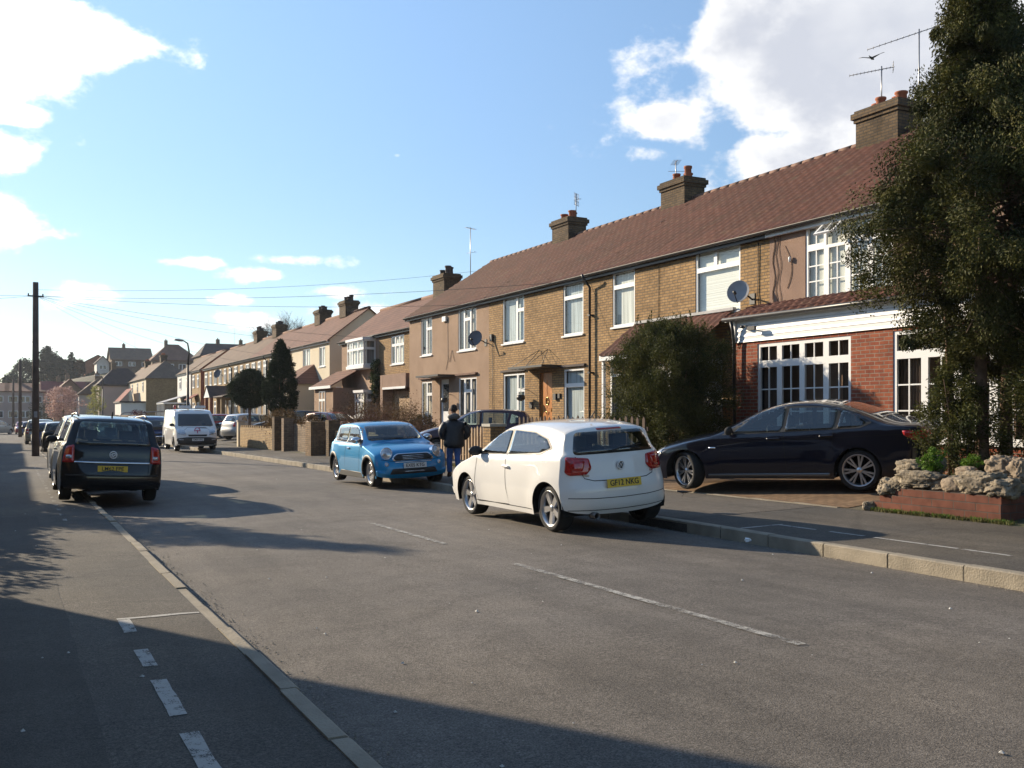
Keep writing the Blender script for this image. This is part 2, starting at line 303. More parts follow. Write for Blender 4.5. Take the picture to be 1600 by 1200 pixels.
def roofmat(name, c, c2, moss=(.16,.15,.09), mossa=.25, rough=.85, courses=.0):
    m, nt, N, L, b = _new(name); b.inputs['Roughness'].default_value = rough; b.inputs['Specular IOR Level'].default_value = .3
    g = N.new('ShaderNodeNewGeometry'); P = g.outputs['Position']
    def noise(s, d=5, r=.6):
        n = N.new('ShaderNodeTexNoise'); n.inputs['Scale'].default_value = s; n.inputs['Detail'].default_value = d; n.inputs['Roughness'].default_value = r; L.new(P, n.inputs['Vector']); return n.outputs['Fac']
    def rng(v, a, bb, c_, d_):
        r = N.new('ShaderNodeMapRange'); r.inputs['From Min'].default_value = a; r.inputs['From Max'].default_value = bb; r.inputs['To Min'].default_value = c_; r.inputs['To Max'].default_value = d_; L.new(v, r.inputs['Value']); return r.outputs[0]
    # tile to tile variation
    mp = N.new('ShaderNodeMapping'); mp.inputs['Scale'].default_value = (3.4, 3.4, 5.2); L.new(P, mp.inputs[0])
    vo = N.new('ShaderNodeTexVoronoi'); vo.inputs['Scale'].default_value = 1.0; vo.inputs['Randomness'].default_value = .35; L.new(mp.outputs[0], vo.inputs['Vector'])
    sx = N.new('ShaderNodeSeparateXYZ'); L.new(vo.outputs['Color'], sx.inputs[0])
    mx = N.new('ShaderNodeMix'); mx.data_type = 'RGBA'; L.new(rng(sx.outputs[0], 0, 1, 0, 1), mx.inputs[0]); mx.inputs[6].default_value = rgba(c); mx.inputs[7].default_value = rgba(c2)
    m2 = N.new('ShaderNodeMix'); m2.data_type = 'RGBA'; L.new(rng(noise(1.6, 8, .7), .55, .72, 0, mossa), m2.inputs[0]); L.new(mx.outputs[2], m2.inputs[6]); m2.inputs[7].default_value = rgba(moss)
    sc = N.new('ShaderNodeVectorMath'); sc.operation = 'SCALE'; L.new(m2.outputs[2], sc.inputs[0]); L.new(rng(noise(.5, 6, .6), .3, .7, .82, 1.15), sc.inputs['Scale']); L.new(sc.outputs[0], b.inputs['Base Color'])
    if courses:
        spc = N.new('ShaderNodeSeparateXYZ'); L.new(P, spc.inputs[0]); wc = N.new('ShaderNodeMath'); wc.operation = 'MULTIPLY'; wc.inputs[1].default_value = 1/courses; L.new(spc.outputs[2], wc.inputs[0])
        fc = N.new('ShaderNodeMath'); fc.operation = 'FRACT'; L.new(wc.outputs[0], fc.inputs[0]); kc = rng(fc.outputs[0], 0, .35, .62, 1.05)  # tile laps darkened in the colour, standing in for relief shade
        cs_ = N.new('ShaderNodeVectorMath'); cs_.operation = 'SCALE'; L.new(sc.outputs[0], cs_.inputs[0]); L.new(kc, cs_.inputs['Scale']); L.new(cs_.outputs[0], b.inputs['Base Color'])
        sp = N.new('ShaderNodeSeparateXYZ'); L.new(P, sp.inputs[0])
        w = N.new('ShaderNodeMath'); w.operation = 'MULTIPLY'; w.inputs[1].default_value = 1/courses; L.new(sp.outputs[2], w.inputs[0])
        fr = N.new('ShaderNodeMath'); fr.operation = 'FRACT'; L.new(w.outputs[0], fr.inputs[0])
        bp = N.new('ShaderNodeBump'); bp.inputs['Strength'].default_value = .9; bp.inputs['Distance'].default_value = .05; bp.invert = True; L.new(fr.outputs[0], bp.inputs['Height']); L.new(bp.outputs[0], b.inputs['Normal'])
    M[name] = m; return m
def leafmat(name, c, c2, var=.35, trans=.25, rough=.7, scale=1.3):
    """leaves: colour varies in clumps and leaf by leaf, some light passes through"""
    m, nt, N, L, b = _new(name); b.inputs['Roughness'].default_value = rough; b.inputs['Specular IOR Level'].default_value = .2
    g = N.new('ShaderNodeNewGeometry'); n = N.new('ShaderNodeTexNoise'); n.inputs['Scale'].default_value = scale; n.inputs['Detail'].default_value = 6; n.inputs['Roughness'].default_value = .7; L.new(g.outputs['Position'], n.inputs['Vector'])
    r = N.new('ShaderNodeMapRange'); r.inputs['From Min'].default_value = .35; r.inputs['From Max'].default_value = .68; L.new(n.outputs['Fac'], r.inputs['Value'])
    mx = N.new('ShaderNodeMix'); mx.data_type = 'RGBA'; L.new(r.outputs[0], mx.inputs[0]); mx.inputs[6].default_value = rgba(c); mx.inputs[7].default_value = rgba(c2)
    rr = N.new('ShaderNodeMapRange'); rr.inputs['To Min'].default_value = 1-var; rr.inputs['To Max'].default_value = 1+var; L.new(g.outputs['Random Per Island'], rr.inputs['Value'])
    sc = N.new('ShaderNodeVectorMath'); sc.operation = 'SCALE'; L.new(mx.outputs[2], sc.inputs[0]); L.new(rr.outputs[0], sc.inputs['Scale']); L.new(sc.outputs[0], b.inputs['Base Color'])
    if trans:
        tl = N.new('ShaderNodeBsdfTranslucent'); L.new(sc.outputs[0], tl.inputs[0]); ms = N.new('ShaderNodeMixShader'); ms.inputs[0].default_value = trans
        L.new(b.outputs[0], ms.inputs[1]); L.new(tl.outputs[0], ms.inputs[2]); L.new(ms.outputs[0], N['Material Output'].inputs[0])
    M[name] = m; return m
def paint(name, c, flake=0.0, rough=.35, metal=0.0):
    m = pm(name, c, rough=rough, var=.03, scale=2, metal=metal, coat=1.0, spec=.12)
    # the inner side of the shell is grey cabin trim
    nt = m.node_tree; N = nt.nodes; g = N.new('ShaderNodeNewGeometry'); d = N.new('ShaderNodeBsdfDiffuse'); d.inputs[0].default_value = (.06,.06,.06,1); mx = N.new('ShaderNodeMixShader')
    nt.links.new(g.outputs['Backfacing'], mx.inputs[0]); nt.links.new(N['Principled BSDF'].outputs[0], mx.inputs[1]); nt.links.new(d.outputs[0], mx.inputs[2]); nt.links.new(mx.outputs[0], N['Material Output'].inputs[0])
    return m

# vehicle paints and trims
paint('paint_white', (.80,.79,.76)); paint('paint_blue', (.010,.24,.50), metal=.2, rough=.42); paint('paint_navy', (.004,.005,.014), metal=.0, rough=.3)
paint('paint_black', (.007,.007,.008), metal=.0, rough=.35); paint('paint_silver', (.42,.42,.41), metal=.55, rough=.4); paint('paint_red', (.30,.02,.02)); paint('paint_gold', (.30,.26,.19), metal=.5, rough=.4)
paint('paint_deepblue', (.02,.04,.12), metal=.3); paint('paint_plum', (.055,.03,.045), metal=.2); paint('paint_orange', (.38,.07,.03)); paint('paint_grey', (.12,.125,.13), metal=.4)
glassmat('car_glass', tint=(.62,.70,.68), opaque=.10, refl=1.1); glassmat('car_glass_pale', tint=(.85,.92,.90), opaque=.04, refl=1.1); glassmat('car_glass_clear', tint=(.62,.72,.70), opaque=.12)
pm('black_plastic', (.018,.018,.018), rough=.55, var=.1, scale=30); pm('tyre', (.018,.018,.018), rough=.85, var=.15, scale=20); pm('under', (.008,.008,.008), rough=1, var=0)
pm('alloy', (.55,.55,.56), rough=.28, metal=.85, var=.06); pm('hubcap', (.38,.38,.39), rough=.4, metal=.5); pm('chrome', (.75,.75,.76), rough=.08, metal=1, var=.02)
pm('lamp_red', (.42,.012,.012), rough=.12, var=.35, scale=28, coat=1, spec=.6); pm('lamp_clear', (.55,.56,.57), rough=.12, var=.3, scale=25, metal=.55, coat=1); pm('lamp_amber', (.5,.16,.02), rough=.2, coat=1)
pm('plate_yellow', (.72,.47,.03), rough=.45, var=.03); pm('plate_white', (.72,.72,.70), rough=.45, var=.03); pm('plate_ink', (.012,.012,.012), rough=.5, var=0); pm('seat_cloth', (.05,.05,.054), rough=.9)
pm('badge_blue', (.02,.12,.4), rough=.3); pm('badge_pink', (.62,.10,.18), rough=.5, var=.05); pm('disc_steel', (.18,.17,.16), rough=.4, metal=.8)

def wearmat(name, c, lo, hi, streak=1.0):
    """road paint worn through to the stone below"""
    m, nt, N, L, b = _new(name); b.inputs['Roughness'].default_value = .8; b.inputs['Base Color'].default_value = rgba(c)
    g = N.new('ShaderNodeNewGeometry'); out = N['Material Output']
    a = N.new('ShaderNodeTexNoise'); a.inputs['Scale'].default_value = 7; a.inputs['Detail'].default_value = 8; a.inputs['Roughness'].default_value = .75; L.new(g.outputs['Position'], a.inputs['Vector'])
    f = N.new('ShaderNodeTexNoise'); f.inputs['Scale'].default_value = 130; f.inputs['Detail'].default_value = 2; L.new(g.outputs['Position'], f.inputs['Vector'])
    ad = N.new('ShaderNodeMath'); ad.operation = 'MULTIPLY_ADD'; ad.inputs[1].default_value = .45; L.new(f.outputs['Fac'], ad.inputs[0]); L.new(a.outputs['Fac'], ad.inputs[2])
    mr = N.new('ShaderNodeMapRange'); mr.inputs['From Min'].default_value = lo; mr.inputs['From Max'].default_value = hi; mr.inputs['To Max'].default_value = .92; L.new(ad.outputs[0], mr.inputs['Value'])
    tr = N.new('ShaderNodeBsdfTransparent'); mx = N.new('ShaderNodeMixShader'); L.new(mr.outputs[0], mx.inputs[0]); L.new(tr.outputs[0], mx.inputs[1]); L.new(b.outputs[0], mx.inputs[2]); L.new(mx.outputs[0], out.inputs[0]); M[name] = m
wearmat('paint_fresh', (.42,.41,.38), .58, .70); wearmat('paint_worn', (.40,.39,.36), .66, .80); wearmat('paint_ghost', (.34,.33,.31), .74, .90)
# ---------------------------------------------------------------- vehicles
def cr_spline(P, n=10):
    """Catmull-Rom through rows of numbers"""
    P = [np.array(p, float) for p in P]; Q = [2*P[0]-P[1]]+P+[2*P[-1]-P[-2]]; out = []
    for i in range(1, len(Q)-2):
        p0, p1, p2, p3 = Q[i-1:i+3]
        t0 = 0; d = lambda a, b: max(1e-4, np.linalg.norm((b-a)[:2]))**.5
        t1 = t0+d(p0, p1); t2 = t1+d(p1, p2); t3 = t2+d(p2, p3)
        for k in range(n):
            t = t1+(t2-t1)*k/n
            A1 = (t1-t)/(t1-t0)*p0+(t-t0)/(t1-t0)*p1; A2 = (t2-t)/(t2-t1)*p1+(t-t1)/(t2-t1)*p2; A3 = (t3-t)/(t3-t2)*p2+(t-t2)/(t3-t2)*p3
            B1 = (t2-t)/(t2-t0)*A1+(t-t0)/(t2-t0)*A2; B2 = (t3-t)/(t3-t1)*A2+(t-t1)/(t3-t1)*A3
            out.append((t2-t)/(t2-t1)*B1+(t-t1)/(t2-t1)*B2)
    out.append(P[-1]); return np.array(out)
def rpoly(pts, r=.02, n=4):
    """round the corners of a 2-D polygon"""
    out = []; k = len(pts)
    for i in range(k):
        a = Vector(pts[i-1]); b = Vector(pts[i]); c = Vector(pts[(i+1) % k])
        ra = min(r, (a-b).length*.45); rc = min(r, (c-b).length*.45)
        p = b+(a-b).normalized()*ra; q = b+(c-b).normalized()*rc
        for j in range(n+1):
            t = j/n; out.append(tuple((1-t)**2*p+2*t*(1-t)*b+t*t*q))
    return out
def ell(cx, cy, rx, ry, n=20): return [(cx+rx*cos(2*pi*i/n), cy+ry*sin(2*pi*i/n)) for i in range(n)]
class Car:
    def __init__(s, P):
        s.P = P; s.W0 = P['W']/2; prof = cr_spline(P['prof'], 14); C = prof[:, :2]; cr = prof[:, 2]
        T = np.gradient(C, axis=0); T /= np.linalg.norm(T, axis=1)[:, None]
        # profile runs front-bottom, nose, over the roof, tail: the outward normal is to the left of travel
        Nn = np.stack([T[:, 1], -T[:, 0]], 1)
        mid = C.mean(0)
        if ((C-mid)*Nn).sum() < 0: Nn = -Nn
        for _ in range(3): Nn[1:-1] = (Nn[:-2]+Nn[1:-1]*2+Nn[2:])/4
        Nn /= np.linalg.norm(Nn, axis=1)[:, None]
        s.C, s.N, s.cr = C, Nn, cr; s.E = C-Nn*cr[:, None]
        keep = [0]; imax = int(np.argmax(s.E[:, 0])); imin = int(np.argmin(s.E[:, 0]))
        # keep only samples that advance: forward to the nose, back to the tail, forward again below it
        for i in range(1, len(C)):
            lx = s.E[keep[-1], 0]; x = s.E[i, 0]
            if i <= imax:
                if x > lx+1e-4: keep.append(i)
            elif i <= imin:
                if x < lx-1e-4: keep.append(i)
            elif x > lx+1e-4: keep.append(i)
        s.keep = keep
        s.sill = P.get('sill', .2)
    def Wd(s, x, z):
        P = s.P; zb = P['zb'](x) if callable(P['zb']) else P['zb']
        xF, xR = P['xF'], P['xR']; w = s.W0
        pf = P.get('pf', (.95, .09)); pr = P.get('pr', (.9, .07))
        t = (x-(xF-pf[0]))/pf[0]
        if t > 0: w *= 1-pf[1]*t**2.2
        t = ((xR+pr[0])-x)/pr[0]
        if t > 0: w *= 1-pr[1]*t**2.2
        zw = .55
        if z < zw: w -= .045*((zw-z)/.35)**2*(.6)
        elif z < zb: w -= P.get('shoulder', .03)*((z-zw)/(zb-zw))**2
        else:
            u = min(1, (z-zb)/.07); w -= P.get('shoulder', .03)+P.get('ledge', .03)*u*u*(3-2*u)+(z-zb)*P.get('tumble', .33)
        for xa in P['axles']:
            d = sqrt((x-xa)**2+(z-P['R'])**2)
            w += .018*math.exp(-((d-P['Ra'])/.14)**2)
        return w
    def body(s):
        E, C, Nn, cr = s.E, s.C, s.N, s.cr; kp = s.keep
        Ek = E[kp]; imx = int(np.argmax(Ek[:, 0])); imn = int(np.argmin(Ek[:, 0]))
        idx = np.array(kp, float)
        lowF = (Ek[:imx+1, 0], idx[:imx+1]); up = (Ek[imx:imn+1, 0][::-1], idx[imx:imn+1][::-1]); lowR = (Ek[imn:, 0], idx[imn:])
        xs = set()
        lens = np.concatenate([[0], np.cumsum(np.linalg.norm(np.diff(Ek, axis=0), axis=1))])
        step = .045; nn = int(lens[-1]/step)
        for q in np.linspace(0, lens[-1], nn): xs.add(round(float(np.interp(q, lens, Ek[:, 0])), 4))
        Ra = s.P['Ra']; hz = s.P['R']
        eps = .0015
        for xa in s.P['axles']:
            for k in range(25):
                xs.add(round(xa+(Ra-1e-5)*cos(pi*k/24), 4))
            xs.add(round(xa+Ra+eps, 4)); xs.add(round(xa-Ra-eps, 4))
        xs.add(round(float(Ek[0, 0]), 4)); xs.add(round(float(Ek[-1, 0]), 4))
        x0, x1 = float(Ek[imn, 0]), float(Ek[imx, 0])
        xs = sorted(x for x in xs if x0+1e-3 < x < x1-1e-3)
        xs = [x for i, x in enumerate(xs) if i == 0 or x-xs[i-1] > 6e-4]
        tu = [float(np.interp(x, *up)) for x in xs]
        tF = {x: float(np.interp(x, *lowF)) for x in xs if x > lowF[0][0]}
        tR = {x: float(np.interp(x, *lowR)) for x in xs if x < lowR[0][-1]}
        ts = sorted(set([0.0, idx[imx], idx[imn], float(kp[-1])]+tu+list(tF.values())+list(tR.values())))
        ii = np.arange(len(C))
        def at(A, t): return np.array([np.interp(t, ii, A[:, 0]), np.interp(t, ii, A[:, 1])])
        vsamp = [0, .18, .36, .52, .66, .78, .87, .93, .97, 1.0]
        vsamp = [-v for v in vsamp[:0:-1]]+vsamp
        bm = bmesh.new(); grid = []
        def Eat(t):
            # E interpolated on the kept samples only
            return np.array([np.interp(t, idx, Ek[:, 0]), np.interp(t, idx, Ek[:, 1])])
        for t in ts:
            c = at(C, t); e = Eat(t); w = s.Wd(e[0], e[1]); row = []
            for v in vsamp:
                a = abs(v); k = .5*a*a+.5*a**7; p = c+(e-c)*k
                row.append(bm.verts.new((p[0], v*w, p[1])))
            grid.append(row)
        for i in range(len(ts)-1):
            for j in range(len(vsamp)-1):
                bm.faces.new((grid[i][j], grid[i][j+1], grid[i+1][j+1], grid[i+1][j]))
        K = 20
        for sg in (1, -1):
            cols = []
            for x, t in zip(xs, tu):
                zu = Eat(t)[1]; zl = s.sill
                if x in tF: zl = Eat(tF[x])[1]
                elif x in tR: zl = Eat(tR[x])[1]
                else:
                    xa0, za0 = Ek[-1]; xa1, za1 = Ek[0]; zl = za0+(za1-za0)*(x-xa0)/(xa1-xa0); zl = min(zl, max(s.sill, zl)) if False else zl
                    zl = s.sill+(zl-s.sill)*0.0 if (x < xa1-.05 and x > xa0+.05) else zl
                for xa in s.P['axles']:
                    if abs(x-xa) < Ra: zl = max(zl, hz+sqrt(Ra*Ra-(x-xa)**2))
                zl = min(zl, zu-.004); col = []
                for k in range(K+1):
                    z = zl+(zu-zl)*k/K; col.append(bm.verts.new((x, sg*s.Wd(x, z), z)))
                cols.append(col)
            tipF = bm.verts.new((Ek[imx, 0], sg*s.Wd(*Ek[imx]), Ek[imx, 1])); tipR = bm.verts.new((Ek[imn, 0], sg*s.Wd(*Ek[imn]), Ek[imn, 1]))
            for i in range(len(cols)-1):
                for k in range(K):
                    bm.faces.new((cols[i][k], cols[i+1][k], cols[i+1][k+1], cols[i][k+1]))
            for k in range(K):
                bm.faces.new((cols[-1][k], tipF, cols[-1][k+1])); bm.faces.new((cols[0][k], cols[0][k+1], tipR))
        bmesh.ops.remove_doubles(bm, verts=bm.verts, dist=.0008)
        bmesh.ops.recalc_face_normals(bm, faces=bm.faces)
        for f in bm.faces: f.smooth = True
        # outward check
        bm.faces.ensure_lookup_table(); top = max(bm.faces, key=lambda f: f.calc_center_median().z)
        if top.normal.z < 0: bmesh.ops.reverse_faces(bm, faces=bm.faces)
        s.bvh = BVHTree.FromBMesh(bm); s.bm = bm; return bm
    def obj(s, bm, name, mat, parent):
        me = bpy.data.meshes.new(name); bm.to_mesh(me); bm.free()
        for m in (mat if isinstance(mat, list) else [mat]): me.materials.append(m)
        o = bpy.data.objects.new(name, me); COL.objects.link(o); o.parent = parent; return o
    def decal(s, poly, axis, off=.006, res=.05, rim=.02):
        """a panel cut to an outline and laid on the body: axis 'F','R' (y,z) 'L','S' (x,z) 'T' (x,y)"""
        dirs = {'F': (Vector((-1,0,0)), lambda u, v: Vector((5, u, v))), 'R': (Vector((1,0,0)), lambda u, v: Vector((-5, u, v))),
                'L': (Vector((0,-1,0)), lambda u, v: Vector((u, 5, v))), 'S': (Vector((0,1,0)), lambda u, v: Vector((u, -5, v))), 'T': (Vector((0,0,-1)), lambda u, v: Vector((u, v, 5)))}
        d, mk = dirs[axis]; bm = bmesh.new()
        f = bm.faces.new([bm.verts.new((p[0], p[1], 0)) for p in poly])
        us = [p[0] for p in poly]; vs_ = [p[1] for p in poly]
        for a, b, n in ((min(us), max(us), (1,0,0)), (min(vs_), max(vs_), (0,1,0))):
            k = int((b-a)/res)
            for i in range(1, k+1):
                q = a+(b-a)*i/(k+1)
                bmesh.ops.bisect_plane(bm, geom=bm.verts[:]+bm.edges[:]+bm.faces[:], plane_co=Vector(n)*q, plane_no=n)
        for v in bm.verts:
            o = mk(v.co.x, v.co.y); h, nrm, ix, ds = s.bvh.ray_cast(o, d)
            if h is None:
                # just outside the silhouette: walk in along the surface
                h, nrm, ix, ds = s.bvh.find_nearest(o+d*(5-(s.W0 if axis in 'LS' else 1.5)))
                h = h.copy()
            k = 1.0; v.co = h-d*(off/k)
        bmesh.ops.recalc_face_normals(bm, faces=bm.faces)
        bm.normal_update()
        tot = sum((f.normal*f.calc_area() for f in bm.faces), Vector())
        if tot.dot(d) > 0: bmesh.ops.reverse_faces(bm, faces=bm.faces)
        for f in bm.faces: f.smooth = True
        if rim:
            be = [e for e in bm.edges if e.is_boundary]
            r = bmesh.ops.extrude_edge_only(bm, edges=be); nv = [g for g in r['geom'] if isinstance(g, bmesh.types.BMVert)]
            for v in nv: v.co += d*(off+rim)
            for g in r['geom']:
                if isinstance(g, bmesh.types.BMFace): g.smooth = False
        return bm
    def part(s, name, poly, axis, mat, parent, off=.006, res=.05, rim=.02):
        return s.obj(s.decal(poly, axis, off, res, rim), name, mat, parent)
    def line(s, pts, axis, w=.008, off=.003):
        """thin strip along a path on the body (panel gaps, painted crease shade, mouldings)"""
        out = []
        L_ = []; R_ = []
        P = [Vector(p) for p in pts]
        for i, p in enumerate(P):
            t = (P[min(i+1, len(P)-1)]-P[max(0, i-1)]).normalized(); n = Vector((-t.y, t.x))*w/2
            L_.append(tuple(p+n)); R_.append(tuple(p-n))
        return s.decal(L_+R_[::-1], axis, off, .06, .0)
AX = {'F': (1, 2, lambda c: c.x > .25 and c.z > .75), 'R': (1, 2, lambda c: c.x < -.6 and c.z > .75), 'L': (0, 2, lambda c: c.y > .2), 'S': (0, 2, lambda c: c.y < -.2), 'T': (0, 1, lambda c: c.z > .9)}
def inside(p, poly):
    c = False; n = len(poly); j = n-1
    for i in range(n):
        if (poly[i][1] > p[1]) != (poly[j][1] > p[1]) and p[0] < (poly[j][0]-poly[i][0])*(p[1]-poly[i][1])/(poly[j][1]-poly[i][1])+poly[i][0]: c = not c
        j = i
    return c
def cut_opening(bm, poly, axis):
    """cut a window opening: slice the faces along the outline, then take out what lies inside it"""
    u, v, ok = AX[axis]; us = [p[0] for p in poly]; vv = [p[1] for p in poly]; x0, x1, y0, y1 = min(us)-.12, max(us)+.12, min(vv)-.12, max(vv)+.12
    for i in range(len(poly)):
        a, b = poly[i-1], poly[i]; du, dv = b[0]-a[0], b[1]-a[1]; L = sqrt(du*du+dv*dv)
        if L < 1e-5: continue
        no = [0, 0, 0]; no[u] = dv/L; no[v] = -du/L; co = [0, 0, 0]; co[u], co[v] = a
        m = (L/2+.06)**2; mu, mv = (a[0]+b[0])/2, (a[1]+b[1])/2
        fs = [f for f in bm.faces if ok(f.calc_center_median()) and (lambda c: (c[u]-mu)**2+(c[v]-mv)**2 < m)(f.calc_center_median())]
        es = set(e for f in fs for e in f.edges); vs = set(w for f in fs for w in f.verts)
        bmesh.ops.bisect_plane(bm, geom=list(vs)+list(es)+fs, plane_co=co, plane_no=no, dist=1e-6)
    kill = [f for f in bm.faces if ok(f.calc_center_median()) and x0 < f.calc_center_median()[u] < x1 and inside((f.calc_center_median()[u], f.calc_center_median()[v]), poly)]
    bmesh.ops.delete(bm, geom=kill, context='FACES')
def merge_bm(lst):
    bm = bmesh.new()
    for b in lst:
        me = bpy.data.meshes.new('t'); b.to_mesh(me); b.free(); bm.from_mesh(me); bpy.data.meshes.remove(me)
    return bm
WHEELS = {}
def wheel_meshes(style, R, w):
    key = (style, R, w)
    if key in WHEELS: return WHEELS[key]
    rr = R*{'polo': .755, 'mini': .72, 'bmw': .76, 'zaf': .70}.get(style, .66)
    t = MB(); h = w/2
    t.lathe([(rr-.01, h*.72), (rr+.002, h*.95), (rr+.015, h), (R*.93, h*1.02), (R*.975, h*.86), (R, h*.6), (R, -h*.6), (R*.975, -h*.86), (R*.93, -h), (rr, -h*.9)], axis='y', n=40)
    for k in (-.45, 0, .45): t.lathe([(R+.0005, h*k-.004), (R-.006, h*k), (R+.0005, h*k+.004)], axis='y', n=40)
    d = MB(); d.lathe([(0, 0.0), (rr*.62, 0.0), (rr*.62, -.02), (0, -.02)], axis='y', n=24); d.lathe([(rr*.9, -h*.4), (rr*.98, -h*.9)], axis='y', n=24)
    hb = MB(); hb.lathe([(0, -h*.7), (rr, -h*.7)], axis='y', n=24)
    r = MB(); r.smooth = False
    r.lathe([(rr*.90, h*.35), (rr*.93, h*.85), (rr*.99, h*.93), (rr+.004, h*.98), (rr+.004, h*.7)], axis='y', n=40)
    r.lathe([(rr*.90, h*.35), (rr*.90, -h*.7)], axis='y', n=40)
    yo = h*.62
    def spoke(a0, r0, w0, r1, w1, y0, y1, th=.03, skew=0):
        ca, sa = cos(a0), sin(a0); a1 = a0+skew; cb, sb = cos(a1), sin(a1)
        def P(rad, off, y, c_, s_): return (rad*c_-off*s_, y, rad*s_+off*c_)
        r.add([P(r0,-w0,y0,ca,sa),P(r0,w0,y0,ca,sa),P(r1,w1,y1,cb,sb),P(r1,-w1,y1,cb,sb),P(r0,-w0*1.3,y0-th,ca,sa),P(r0,w0*1.3,y0-th,ca,sa),P(r1,w1*1.2,y1-th,cb,sb),P(r1,-w1*1.2,y1-th,cb,sb)],
              [(0,1,2,3),(4,7,6,5),(0,4,5,1),(1,5,6,2),(2,6,7,3),(3,7,4,0)])
    if style == 'polo':
        for k in range(5): spoke(pi/2+2*pi*k/5, .035, .030, rr*.93, .043, yo+.0, yo+.012)
        r.lathe([(0, yo+.012), (.035, yo+.010), (.05, yo-.005), (.06, yo-.03)], axis='y', n=20)
    elif style == 'mini':
        for k in range(5):
            for q in (-.13, .13): spoke(pi/2+2*pi*k/5+q*.5, .04, .016, rr*.93, .020, yo, yo+.01, skew=q*.6)
        r.lathe([(0, yo+.012), (.04, yo+.008), (.06, yo-.02)], axis='y', n=20)
    elif style == 'bmw':
        for k in range(7):
            for q in (-.09, .09): spoke(pi/2+2*pi*k/7+q*.6, .04, .011, rr*.93, .015, yo, yo+.012, skew=q*.95)
        r.lathe([(0, yo+.012), (.04, yo+.008), (.06, yo-.02)], axis='y', n=20)
    elif style == 'zaf':
        for k in range(5): spoke(pi/2+2*pi*k/5, .04, .028, rr*.93, .05, yo, yo+.01)
        r.lathe([(0, yo+.012), (.04, yo+.008), (.06, yo-.02)], axis='y', n=20)
    else:
        r.lathe([(0, yo+.02), (.05, yo+.015), (rr*.55, yo), (rr*.8, yo+.005)], axis='y', n=30)
        for k in range(7): spoke(pi/2+2*pi*k/7, rr*.78, .035, rr*.93, .028, yo+.006, yo+.008)
    def mesh(mb, mat, nm):
        me = bpy.data.meshes.new(nm); me.from_pydata(mb.v, [], mb.f); me.polygons.foreach_set('use_smooth', mb.sm); me.materials.append(mat)
        b = bmesh.new(); b.from_mesh(me); bmesh.ops.recalc_face_normals(b, faces=b.faces); b.to_mesh(me); b.free(); return me
    hubm = MB(); hubm.lathe([(0, -.01), (rr*.6, -.01), (rr*.6, -.03)], axis='y', n=24); hubm.lathe([(rr*.6, -.03), (0, -.03)], axis='y', n=24); hubm.lathe([(0, -h*.75), (rr, -h*.75)], axis='y', n=24)
    WHEELS[key] = (mesh(hubm, M['under'], 'wheel'), mesh(t, M['tyre'], 'tyre'), mesh(r, M['alloy'] if style in ('polo','mini','bmw','zaf') else M['hubcap'], 'rim'))
    return WHEELS[key]
def text_bm(txt, size, depth=.002, sx=1.0):
    cu = bpy.data.curves.new('t', 'FONT'); cu.body = txt; cu.size = size; cu.extrude = depth; cu.align_x = 'CENTER'; cu.align_y = 'CENTER'; cu.offset = size*.012
    o = bpy.data.objects.new('t', cu); COL.objects.link(o); dg = bpy.context.evaluated_depsgraph_get(); dg.update()
    me = bpy.data.meshes.new_from_object(o.evaluated_get(dg)); bpy.data.objects.remove(o); bpy.data.curves.remove(cu)
    bm = bmesh.new(); bm.from_mesh(me); bpy.data.meshes.remove(me)
    for v in bm.verts: v.co.x *= sx
    return bm
def number_plate(text, x, z, face, mat, root, tilt=0.0, w=.52, h=.111, y=0):
    """plate with its registration, facing +x (1) or -x (-1)"""
    bm = bmesh.new(); r = bmesh.ops.create_cube(bm, size=1)
    for v in bm.verts: v.co = Vector((v.co.x*w, v.co.y*h, v.co.z*.008))
    R = Matrix.Rotation(pi/2, 4, 'X'); R = Matrix.Rotation(pi/2*face, 4, 'Z') @ R
    Mx = Matrix.Translation((x, y, z)) @ Matrix.Rotation(tilt, 4, 'Y') @ R
    bm.transform(Mx); me = bpy.data.meshes.new('number_plate'); bm.to_mesh(me); bm.free(); me.materials.append(mat)
    p = bpy.data.objects.new('number_plate', me); COL.objects.link(p); p.parent = root
    if text:
        tb = text_bm(text, h*.93, .0015, .92)
        xs = [v.co.x for v in tb.verts]; k = min(1.0, (w-.04)/(max(xs)-min(xs)))
        for v in tb.verts: v.co.x *= k; v.co.z += .0055
        tb.transform(Mx); me = bpy.data.meshes.new('lettering'); tb.to_mesh(me); tb.free(); me.materials.append(M['plate_ink'])
        t = bpy.data.objects.new('lettering', me); COL.objects.link(t); t.parent = p
    return p
def tube_obj(name, segs, r, mat, parent, n=8):
    mb = MB()
    for pts in segs: mb.tube(pts, r, n)
    return mb.build(name, mat, parent)
def mirror_obj(s, x, z, y, mat, root, sg, glassface=-1, scale=1.0):
    mb = MB(); mb.smooth = True; k = scale
    # housing: squashed ovoid, plus an arm to the door
    n, m_ = 12, 8; vs = []; fs = []
    for i in range(m_+1):
        ph = pi*i/m_
        for j in range(n):
            th = 2*pi*j/n; vs.append((x+.075*k*cos(ph)*(1.0 if cos(ph) > 0 else .6), sg*(y+.13*k)+.115*k*sin(ph)*cos(th), z+.075*k*sin(ph)*sin(th)))
    for i in range(m_):
        for j in range(n): fs.append((i*n+j, i*n+(j+1) % n, (i+1)*n+(j+1) % n, (i+1)*n+j))
    mb.mat(mat); mb.add(vs, fs); mb.mat(M['black_plastic']); mb.tube([(x-.0, sg*(y-.03), z-.03), (x, sg*(y+.06*k), z-.02)], .02, 6)
    return mb.build('door_mirror', None, root)
